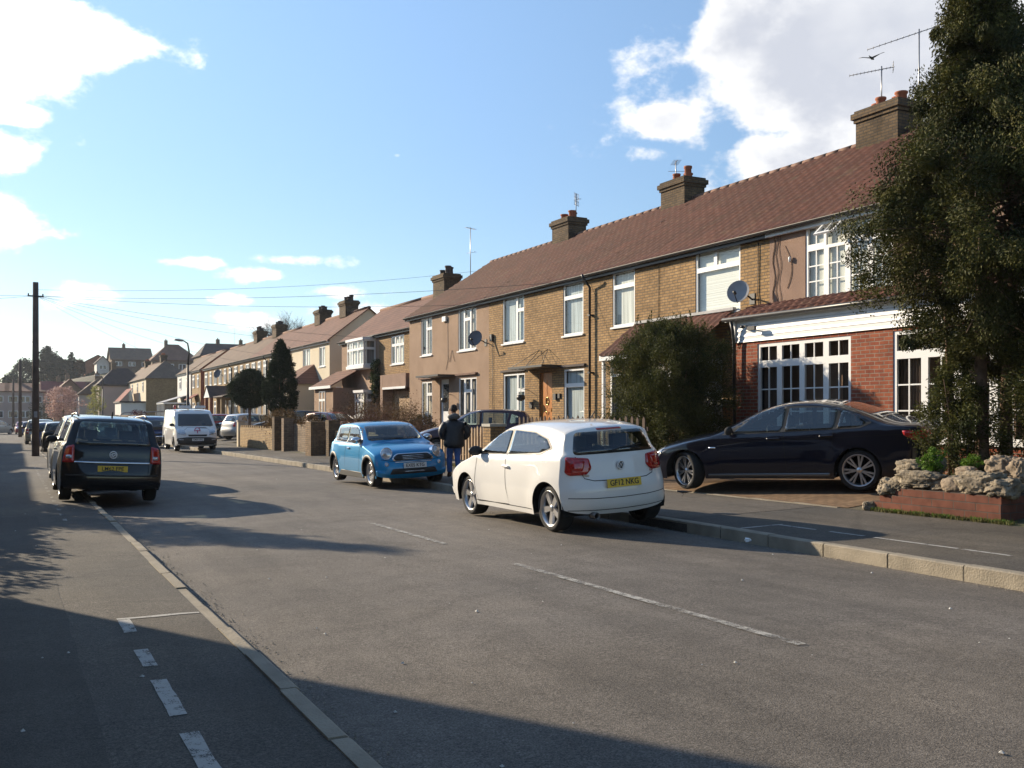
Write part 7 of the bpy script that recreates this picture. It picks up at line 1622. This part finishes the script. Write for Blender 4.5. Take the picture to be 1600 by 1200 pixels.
for k, (b, sag, lab) in enumerate([((XF,31.5,5.5),.25,'wire from the pole to the join of the pebbledashed and brick house'), ((XF,24.8,5.55),.3,'wire from the pole to the downpipe of the terrace'), ((15.9,44.6,5.2),.25,'wire from the pole to the bay window house'), ((16.0,54,5.6),.3,'wire from the pole to the cream house'),
        ((16.0,67,5.6),.35,'wire from the pole to the rust roofed house'), ((16.0,76,5.6),.4,'wire from the pole to the olive roofed block'), ((16.0,92,5.6),.5,'wire from the pole to the far end of the block'), ((-6.2,33,5.3),.15,'wire from the pole to the houses on the left'), ((-6.2,40,5.3),.12,'second wire from the pole to the left')]):
    wire(lab, top, b, sag, .006)
wire('long high wire from the pole over the gable of the terrace', (1.0,44.9,6.7), (20,42,8.4), .35, .006)
# street lamps
def lamp(label, x, y, h, arm=1.1):
    root = thing('street_lamp', (x, y, .12+GS(8,y)), 0, label, 'street lamp', 'street lamps'); mb = MB(); mb.tube([(0,0,-.1),(0,0,1.2),(0,0,1.25),(0,0,h*.72),(arm*.12,-.0,h*.86),(-arm*.15-.05,0,h-.15),(-arm,0,h)] if False else [(0,0,-.1),(0,0,1.2),(0,0,h*.78)], [.09,.085,.06], 10); mb.build('post', M['iron'], root)
    mb = MB(); mb.tube([(0,0,h*.78),(.03,-.25,h*.9),(-.1,-.55,h*.98),(-.35,-.8,h)], [.055,.045,.04,.035], 8); mb.build('arm', M['iron'], root)
    mb = MB(); mb.smooth = True; mb.lathe([(0,-.35),(.10,-.3),(.13,0),(.10,.28),(0,.33)], c=(0,0,0), axis='x', n=12); mb.smooth = False
    o = mb.build('lamp_head', M['dish_grey'], root); o.scale = (1.2,1,.55); o.location = (-.62,-.95,h+.02); o.rotation_euler = (0,0,.9)
    return root
lamp('grey street lamp beside the white van', 8.95, 57, 5.75); lamp('distant street lamp before the pink rendered house', 8.9, 112, 6.1)
# bird, litter
def bird(label, loc, rz, fly):
    root = thing('bird', loc, rz, label, 'bird'); mb = MB(); mb.smooth = True; k = .9 if fly else .55
    def W_(p): return tuple(c*k for c in p)
    mb.tube([W_((.20,0,.01)),W_((.17,0,.012)),W_((.12,0,.01)),W_((.03,0,0)),W_((-.10,0,0)),W_((-.18,0,.005)),W_((-.27,0,.01))], [.004,.02,.028*k,.045*k,.035*k,.018*k,.012*k], 10)
    if fly:
        for s in (1, -1):
            P_ = [(.07,0,.01),(.10,.14,.09),(.05,.32,.13),(-.03,.44,.10),(-.03,.26,.08),(-.06,.10,.04),(-.08,0,.01)]; mb.add([W_((p[0], s*p[1], p[2])) for p in P_]+[W_((p[0], s*p[1], p[2]-.012)) for p in P_], [tuple(range(7)), tuple(range(13,6,-1))]+[(i,(i+1)%7,7+(i+1)%7,7+i) for i in range(7)])
    else:
        for s in (1, -1): mb.tube([W_((0,s*.025,-.03)),W_((.005,s*.03,-.10)),W_((.03,s*.03,-.14))], .004, 4)
    o = mb.build('body', M['iron'], root); return root
bird('dark bird flying in front of the grey cloud', (23.5, 21.5, 1.53+555/1525*30), .4, True); bird('small bird standing on the pavement in front of the dark saloon', (10.15, 13.35, .225), 2.4, False)
mb = MB(); rnd = random.Random(1); bm = bmesh.new(); bmesh.ops.create_icosphere(bm, subdivisions=2, radius=.045)
for v in bm.verts: v.co *= rnd.uniform(.6,1.2); v.co.z *= .6
me = bpy.data.meshes.new('litter'); bm.to_mesh(me); bm.free(); me.materials.append(M['upvc']); o = bpy.data.objects.new('litter', me); COL.objects.link(o); o.location = (7.76, 8.97, .05); tag(o, 'crumpled scrap of white paper in the gutter by the far kerb', 'litter')
# --- the walking person
def skin_obj(name, chains, mat, parent, sub=2, root_first=True):
    """connected skeleton of (position, radius) chains grown with a Skin modifier; chains share points by value"""
    V = []; Rr = []; E = []; idx = {}
    def vid(p, r):
        k = tuple(round(c, 4) for c in p)
        if k not in idx: idx[k] = len(V); V.append(p); Rr.append(r)
        return idx[k]
    for ch in chains:
        prev = None
        for p, r in ch:
            i = vid(p, r)
            if prev is not None and prev != i: E.append((prev, i))
            prev = i
    me = bpy.data.meshes.new(name); me.from_pydata(V, E, []); o = bpy.data.objects.new(name, me); COL.objects.link(o); o.parent = parent
    m = o.modifiers.new('skin', 'SKIN'); m.use_smooth_shade = True; m.branch_smoothing = .6
    for i, sv in enumerate(me.skin_vertices[0].data):
        r = Rr[i]; sv.radius = (r, r) if not isinstance(r, tuple) else r; sv.use_root = (i == 0)
    s = o.modifiers.new('sub', 'SUBSURF'); s.levels = sub; s.render_levels = sub; me.materials.append(M[mat])
    # bake to a plain mesh
    dg = bpy.context.evaluated_depsgraph_get(); dg.update(); nm = bpy.data.meshes.new_from_object(o.evaluated_get(dg)); o.modifiers.clear(); o.data = nm; bpy.data.meshes.remove(me)
    if not nm.materials: nm.materials.append(M[mat])
    for p in nm.polygons: p.use_smooth = True
    return o
pm('skin_tone', (.42,.25,.18), rough=.6, var=.05); pm('jacket', (.017,.017,.020), rough=.5, var=.25, scale=12, bump=.5, bscale=12); pm('hood_grey', (.13,.125,.12), rough=.95, var=.25, scale=30); pm('denim', (.075,.15,.38), rough=.9, var=.25, scale=12, bump=.3, bscale=60); pm('boot_brown', (.09,.035,.022), rough=.6, var=.2, scale=20); pm('hair_dark', (.035,.022,.015), rough=.8, var=.3, scale=60)
pr = thing('person', (9.08, 20.5, .09), radians(78), 'person walking away in black padded jacket, grey hood and blue jeans, hands in pockets', 'person')
pr.scale = (.96,)*3
# local frame: +x walking direction, +y left
hipz = .86
body = [[((0,0,.98),.09),((0,0,1.12),.10),((.01,0,1.28),.10),((.02,0,1.40),.07),((.03,0,1.47),.052),((.045,0,1.53),.055),((.05,0,1.60),.085),((.05,0,1.68),.082),((.045,0,1.73),.05)],
        [((.01,0,1.28),.10),((-.01,.18,1.31),.034),((-.07,.29,1.12),.032),((.02,.22,.98),.034),((.09,.17,.92),.03)], [((.01,0,1.28),.10),((-.01,-.18,1.31),.034),((-.08,-.31,1.12),.032),((.02,-.23,.98),.034),((.09,-.18,.92),.03)],
        [((0,0,.98),.09),((0,.085,.84),.06),((.10,.09,.47),.055),((.06,.09,.12),.04),((.13,.09,.05),.035)], [((0,0,.98),.09),((0,-.085,.84),.06),((.0,-.08,.47),.055),((-.24,-.07,.20),.04),((-.28,-.07,.10),.035)]]
skin_obj('body', body, 'skin_tone', pr)
skin_obj('jacket', [[((0,0,.68),(.27,.27)),((0,0,.82),(.275,.275)),((0,0,.98),(.265,.265)),((0,0,1.14),(.275,.275)),((.0,0,1.27),(.25,.25)),((.01,0,1.38),(.17,.17)),((.02,0,1.46),(.10,.10))],
                    [((.0,0,1.27),(.25,.25)),((-.01,.21,1.31),.115),((-.04,.27,1.20),.105),((-.07,.315,1.09),.095),((-.02,.28,.99),.085),((.05,.22,.92),.075)], [((.0,0,1.27),(.25,.25)),((-.01,-.21,1.31),.115),((-.04,-.28,1.20),.105),((-.09,-.34,1.09),.095),((-.03,-.30,.99),.085),((.05,-.23,.92),.075)]], 'jacket', pr)
for leg in ([((.0,.075,.88),.10),((.02,.085,.74),.102),((.07,.09,.60),.09),((.10,.09,.46),.076),((.08,.09,.28),.07),((.06,.09,.11),.07)], [((.0,-.075,.88),.10),((.0,-.085,.74),.102),((.0,-.085,.60),.09),((-.01,-.08,.47),.076),((-.13,-.075,.31),.068),((-.23,-.07,.20),.066)]):
    skin_obj('trouser_leg', [leg], 'denim', pr)
skin_obj('hood', [[((-.06,-.12,1.44),.06),((-.10,-.05,1.46),.075),((-.11,.0,1.47),.08),((-.10,.05,1.46),.075),((-.06,.12,1.44),.06)], [((-.06,-.12,1.44),.06),((.06,-.09,1.45),.045)], [((-.06,.12,1.44),.06),((.06,.09,1.45),.045)]], 'hood_grey', pr)
skin_obj('hair', [[((.005,0,1.56),.06),((.0,0,1.62),.088),((.03,0,1.69),.09),((.05,0,1.745),.055)]], 'hair_dark', pr)
skin_obj('boot', [[((.06,.09,.15),.06),((.06,.09,.06),.058),((.13,.09,.05),.05),((.22,.09,.04),.042)]], 'boot_brown', pr)
skin_obj('boot', [[((-.23,-.07,.24),.058),((-.29,-.07,.15),.058),((-.25,-.07,.08),.05),((-.19,-.07,.03),.04)]], 'boot_brown', pr)
for s in (1, -1):
    mb = MB(); mb.smooth = True; mb.tube([(.045,s*.083,1.60),(.04,s*.096,1.625),(.045,s*.09,1.655)], [.012,.018,.012], 6); mb.build('ear', M['skin_tone'], pr)
# ---------------------------------------------------------------- parked vehicles
random.seed(4)
# white hatchback
pol, c = build_car('parked_car', POLO, (7.08, 12.33, .045), radians(90), 'white three door hatchback parked half on the kerb, yellow plate at its rear', 'parked cars along the kerbs', paintm='paint_white')
pol.rotation_euler = (radians(-3.2), 0, radians(90))
number_plate('GF12 NKG', -1.835, .62, -1, M['plate_yellow'], pol, tilt=radians(6))
def ring(name, x, z, r, t, mat, root, y=0, face=-1, tilt=0.0):
    mb = MB(); mb.tube([(x, y+r*cos(a), z+r*sin(a)) for a in np.linspace(0, 2*pi, 25)], t, 6); return mb.build(name, mat, root)
def badge_lines(segs, x, z, s, t, mat, parent, y=0):
    mb = MB()
    for pts in segs: mb.tube([(x, y-a*s, z+b*s) for a, b in pts], t, 5)
    return mb.build('emblem', mat, parent)
bx = -1.775
r_ = ring('badge', bx, .84, .052, .008, M['upvc'], pol); q = MB(); q.lathe([(0,bx-.0),(.050,bx-.0)], axis='x', c=(0,0,.84), n=20); q.build('badge_plate', M['gutter_black'], r_)
badge_lines([[(-.55,.75),(-.05,-.05)],[(.55,.75),(.05,-.05)],[(-.85,.35),(-.42,-.82),(0,.02),(.42,-.82),(.85,.35)]], bx-.003, .84, .050, .006, M['upvc'], r_)
def body_text(txt, size, x, y, z, root, mat, face=-1, tilt=0.0):
    tb = text_bm(txt, size, .0015); R = Matrix.Rotation(pi/2, 4, 'X'); R = Matrix.Rotation(pi/2*face, 4, 'Z') @ R; tb.transform(Matrix.Translation((x, y, z)) @ Matrix.Rotation(tilt, 4, 'Y') @ R)
    me = bpy.data.meshes.new('lettering'); tb.to_mesh(me); tb.free(); me.materials.append(mat); t = bpy.data.objects.new('lettering', me); COL.objects.link(t); t.parent = root
body_text('Polo', .05, -1.72, .50, .735, pol, M['chrome'])
body_text('1.4', .04, -1.72, -.50, .735, pol, M['lamp_red'])
mb = MB(); mb.tube([(-1.10,0,1.455),(-1.20,0,1.53)], [.012,.006], 6); mb.build('roof_aerial', M['black_plastic'], pol)
mb = MB(); mb.lathe([(.045,-1.68),(.045,-1.81),(.035,-1.81),(.035,-1.70)], axis='x', c=(0,.42,.22), n=14); mb.build('exhaust_pipe', M['disc_steel'], pol)
mb = MB(); mb.tube([(-1.745,.12,1.03),(-1.71,-.05,1.06),(-1.69,-.38,1.09)], [.014,.009,.006], 6); mb.build('rear_wiper', M['black_plastic'], pol)
# blue hatchback
mini, c = build_car('parked_car', MINI, (7.76, 21.4, -.005), radians(-90), 'bright blue small hatchback with round headlamps, facing us beside the walking person', 'parked cars along the kerbs', paintm='paint_blue')
mini.rotation_euler = (radians(2.2), 0, radians(-90))
number_plate('EX05 KTG', 1.885, .46, 1, M['plate_white'], mini, tilt=0)
for k in range(3): mb = MB(); mb.tube([(1.80+.028-.012*k-.09*abs(a/.34)**2.5, a, .60+.033*k) for a in np.linspace(-.38,.38,11)], .006, 5); mb.build('grille_bar', M['chrome'], mini)
mb = MB(); mb.tube([(1.76-.12*abs(a/.5)**2.2, a, .335) for a in np.linspace(-.5,.5,11)], .010, 5); o = mb.build('lower_chrome_bar', M['chrome'], mini); o.location.x = .105
for s in (1, -1):
    mb = MB(); mb.tube([(.83,s*.60,.985),(.80,s*.2,1.0),(.78,-s*.02,1.02)], .008, 5); mb.build('wiper', M['black_plastic'], mini)
def round_lamp(car, root, y, z, r, yaw, pitch):
    for sg in (1, -1):
        h, n_, i_, d_ = car.bvh.ray_cast(Vector((5, sg*y, z)), Vector((-1,0,0)))
        R = Matrix.Translation(h+Vector((-.035,0,0))) @ Matrix.Rotation(sg*yaw, 4, 'Z') @ Matrix.Rotation(-pitch, 4, 'Y')
        def put(nm, mb, m, par):
            mb.v = [tuple(R @ Vector(v)) for v in mb.v]; return mb.build(nm, M[m], par)
        a = MB(); a.tube([(.05, r*cos(t), r*1.06*sin(t)) for t in np.linspace(0, 2*pi, 29)], .011, 8); a.lathe([(r, .045), (r*1.02, -.06)], axis='x', n=28); rg = put('headlamp', a, 'chrome', root)
        a = MB(); a.lathe([(0, .082), (r*.35, .078), (r*.7, .066), (r*.98, .048)], axis='x', n=28); put('lens', a, 'lamp_clear', rg)
round_lamp(c, mini, .555, .715, .118, .42, .30)
# black plastic arches and sills of the blue car
cc = c
for xa in MINI['axles']:
    for sg in (1, -1):
        mb = MB(); vs = []; n = 22
        for rr_, oy in ((MINI['Ra']-.012, .004), (MINI['Ra']+.015, .014), (MINI['Ra']+.055, .006), (MINI['Ra']+.06, -.02)):
            for k in range(n+1):
                a = -.12+(pi+.24)*k/n; x = xa+rr_*cos(a); z = MINI['R']+rr_*sin(a); vs.append((x, sg*(cc.Wd(x, z)+oy), z))
        mb.smooth = True; mb.add(vs, [(i*(n+1)+k, i*(n+1)+k+1, (i+1)*(n+1)+k+1, (i+1)*(n+1)+k) for i in range(3) for k in range(n)]); mb.build('wheel_arch_trim', M['black_plastic'], mini)
for sg in (1, -1): mb = MB(); mb.box(-.88,.88, sg*.80, sg*.835, .17, .30); mb.build('sill', M['black_plastic'], mini, bevel=.01)
# dark saloon on the paved drive
bmw, c = build_car('parked_car', BMW, (12.12, 12.98, .315), radians(117.7), 'dark navy four door saloon parked on the block paved drive by the rockery', paintm='paint_navy')
bmw.rotation_euler = (radians(-3.6), radians(1.9), radians(117.7))
number_plate('', -2.60, .86, -1, M['plate_yellow'], bmw)
# black people carrier
zaf, c = build_car('parked_car', ZAF, (1.62, 20.75, -.05), radians(90), 'black people carrier with tall red tail lamps, parked half on the left pavement', 'parked cars along the kerbs', paintm='paint_black')
zaf.scale = (.96,)*3; zaf.rotation_euler = (radians(2.8), 0, radians(90))
number_plate('LM62 FPE', -2.165, .64, -1, M['plate_yellow'], zaf, tilt=radians(3))
r_ = ring('badge', -2.135, .90, .062, .010, M['upvc'], zaf); badge_lines([[(-.8,-.1),(-.2,.35),(.5,.4),(.75,.0),(.2,-.1),(.1,-.5),(-.5,-.4),(-.1,.0)]], -2.137, .90, .062, .011, M['upvc'], r_)
mb = MB(); mb.tube([(-2.08,.42,1.08),(-2.075,.1,1.09),(-2.07,-.05,1.07)], [.010,.012,.02], 6); mb.build('rear_wiper', M['black_plastic'], zaf)
mb = MB(); mb.tube([(-1.45,0,1.60),(-1.55,0,1.70)], [.018,.008], 6); mb.build('roof_aerial', M['black_plastic'], zaf)
for sg in (1, -1): mb = MB(); mb.tube([(.4,sg*.60,1.58),(0,sg*.62,1.625),(-1.2,sg*.62,1.655),(-1.75,sg*.60,1.60)], .018, 6); mb.build('roof_rail', M['disc_steel'], zaf)
# white van and the blue people carrier behind it
van, c = build_car('parked_van', VAN, (7.75, 48.9, -.16), radians(-90), 'white van with pink bonnet emblem and roof lamp bar, facing us', 'parked cars along the kerbs', cat='van', paintm='paint_white')
number_plate('KM04 VFG', 2.405, .54, 1, M['plate_white'], van)
R0 = ring('round_emblem', 2.215, .97, .12, .02, M['badge_pink'], van); mb = MB(); mb.tube([(2.23,-.09,.97),(2.23,.09,.97)], .02, 6); mb.tube([(2.22,0,.98),(2.30,0,.82)], .025, 6); mb.build('emblem_bar', M['badge_pink'], R0)
mb = MB(); mb.box(.55,.80,-.62,-.12,2.0,2.12); mb.box(.55,.80,.12,.62,2.0,2.12); mb.box(.62,.72,-.5,.5,1.955,2.0); mb.build('roof_lamp_bar', M['upvc'], van, bevel=.02)
mb = MB(); mb.lathe([(.0,2.14),(.05,2.12),(.06,2.0),(.06,1.96)], c=(.3,-.72,0), n=12); mb.build('beacon', M['lamp_red'], van)
V2 = dict(VAN); V2['prof'] = [(x*(.97), z*.885 if z > 1.0 else z*.93, c_) for x, z, c_ in VAN['prof']]; V2['windscreen'] = [(-.78,1.06),(.78,1.06),(.70,1.52),(-.70,1.52)]; V2['side_glass'] = [[(1.6,1.06),(.80,1.06),(.80,1.42),(1.15,1.42)],[(.7,1.06),(-2.0,1.06),(-2.0,1.42),(.7,1.42)]]; V2['zb'] = lambda x: 1.04; V2['panels'] = [p for p in VAN['panels'] if p[0] != 'bonnet_vent']+[('bumper_strip','chrome',rpoly([(-.85,.60),(.85,.60),(.85,.66),(-.85,.66)],.02),'F',.018)]; V2['gaps_creases'] = []
v2, c = build_car('parked_van', V2, (6.9, 57.5, -.27), radians(-90), 'dark blue van parked behind the white one', 'parked cars along the kerbs', cat='van', paintm='paint_deepblue')
# silver people carrier ahead of the black one
ZS = dict(ZAF); ZS['wheel'] = 'plain'
s1, c = build_car('parked_car', ZS, (1.75, 25.6, -.10), radians(90), 'pale silver car showing along the left side of the black people carrier', 'parked cars along the kerbs', paintm='paint_silver'); s1.rotation_euler = (radians(2.8), 0, radians(90))
# kinds used again further away: copies of a thing with its parts, each with its own paint
def repaint(o, m):
    for ch in [o]+list(o.children_recursive):
        if ch.type == 'MESH' and ch.name.split('.')[0] == 'body': ch.material_slots[0].link = 'OBJECT'; ch.material_slots[0].material = M[m]
hatch0, c = build_car('parked_car', HATCH, (2.3, 54.0, -.29), radians(90), 'black hatchback with red tail lamps beside the foot of the nearest telegraph pole', 'parked cars along the kerbs', paintm='paint_black')
def place(src, x, y, rz, label, m, z=.03, group='parked cars along the kerbs', roll=0, s=1.0):
    c = copy_tree(src); c.location = (x, y, z if z > .1 else GS(x, y)+.03); c.rotation_euler = (roll, 0, radians(rz)); c.scale = (s,)*3; repaint(c, m); tag(c, label, 'car', group)
    return c
place(hatch0, 1.95, 58, 90, 'dark blue car ahead of the black hatchback', 'paint_deepblue'); place(hatch0, 2.0, 80, 90, 'red car partly behind the nearest telegraph pole', 'paint_red'); place(s1, 1.8, 70, 90, 'cream roofed car just past the red one', 'paint_gold')
place(hatch0, 2.0, 112, 90, 'dark bluish car further up on the left', 'paint_deepblue'); place(hatch0, 1.5, 126, -90, 'pink red car far up on the left', 'paint_red'); place(s1, -1.2, 122, 60, 'silver car at the left edge of the picture', 'paint_silver')
place(hatch0, 6.3, 64, -90, 'white topped car right of the silver one, facing us far off', 'paint_white'); place(s1, 6.3, 74, -90, 'pale people carrier in the line of far parked cars', 'paint_silver'); place(hatch0, 6.4, 84, -90, 'small red car in the line of far parked cars', 'paint_red')
place(s1, 6.4, 92, -90, 'white people carrier beyond the small red car', 'paint_white'); place(hatch0, 6.5, 101, -90, 'grey hatchback far up on the right', 'paint_grey'); place(s1, 6.5, 111, -90, 'dark people carrier far up on the right', 'paint_black'); place(hatch0, 6.5, 121, -90, 'silver hatchback farthest up on the right', 'paint_silver')
DG = 'cars parked on the front drives'
place(hatch0, 12.95, 27.3, 153, 'plum coloured hatchback behind the picket fence in front of the terrace', 'paint_plum', .19, DG, s=1.03)
place(hatch0, 12.7, 60.5, 172, 'black hatchback seen from the side right of the white van', 'paint_black', .12, DG); place(hatch0, 12.4, 56.0, 20, 'silver hatchback with a tall red tail lamp, left of the toothed wall', 'paint_silver', .13, DG)
place(s1, 13.2, 51.0, 165, 'dark green people carrier behind the toothed brick wall', 'paint_black', .14, DG); place(hatch0, 13.4, 43.9, -75, 'orange red car behind the bare shrub', 'paint_orange', .2, DG); place(hatch0, 11.8, 66.0, 170, 'dark red car seen over the bonnet line of the white van', 'paint_red', .11, DG)
place(hatch0, 12.3, 72.0, 175, 'pale car in the forecourt further up', 'paint_silver', .11, DG)

# ---------------------------------------------------------------- thin air over the distance
hb = MB().box(-120, 140, -60, 330, -2.2, 32).build('haze'); tag(hb, 'thin pale haze in the air over the far end of the street', None, None, 'stuff')
hm = bpy.data.materials.new('haze_air'); hm.use_nodes = True; nt = hm.node_tree; nt.nodes.remove(nt.nodes['Principled BSDF']); pv = nt.nodes.new('ShaderNodeVolumePrincipled')
pv.inputs['Color'].default_value = (.80,.87,1,1); pv.inputs['Density'].default_value = .00022; pv.inputs['Anisotropy'].default_value = .35; nt.links.new(pv.outputs[0], nt.nodes['Material Output'].inputs['Volume']); hb.data.materials.clear(); hb.data.materials.append(hm)
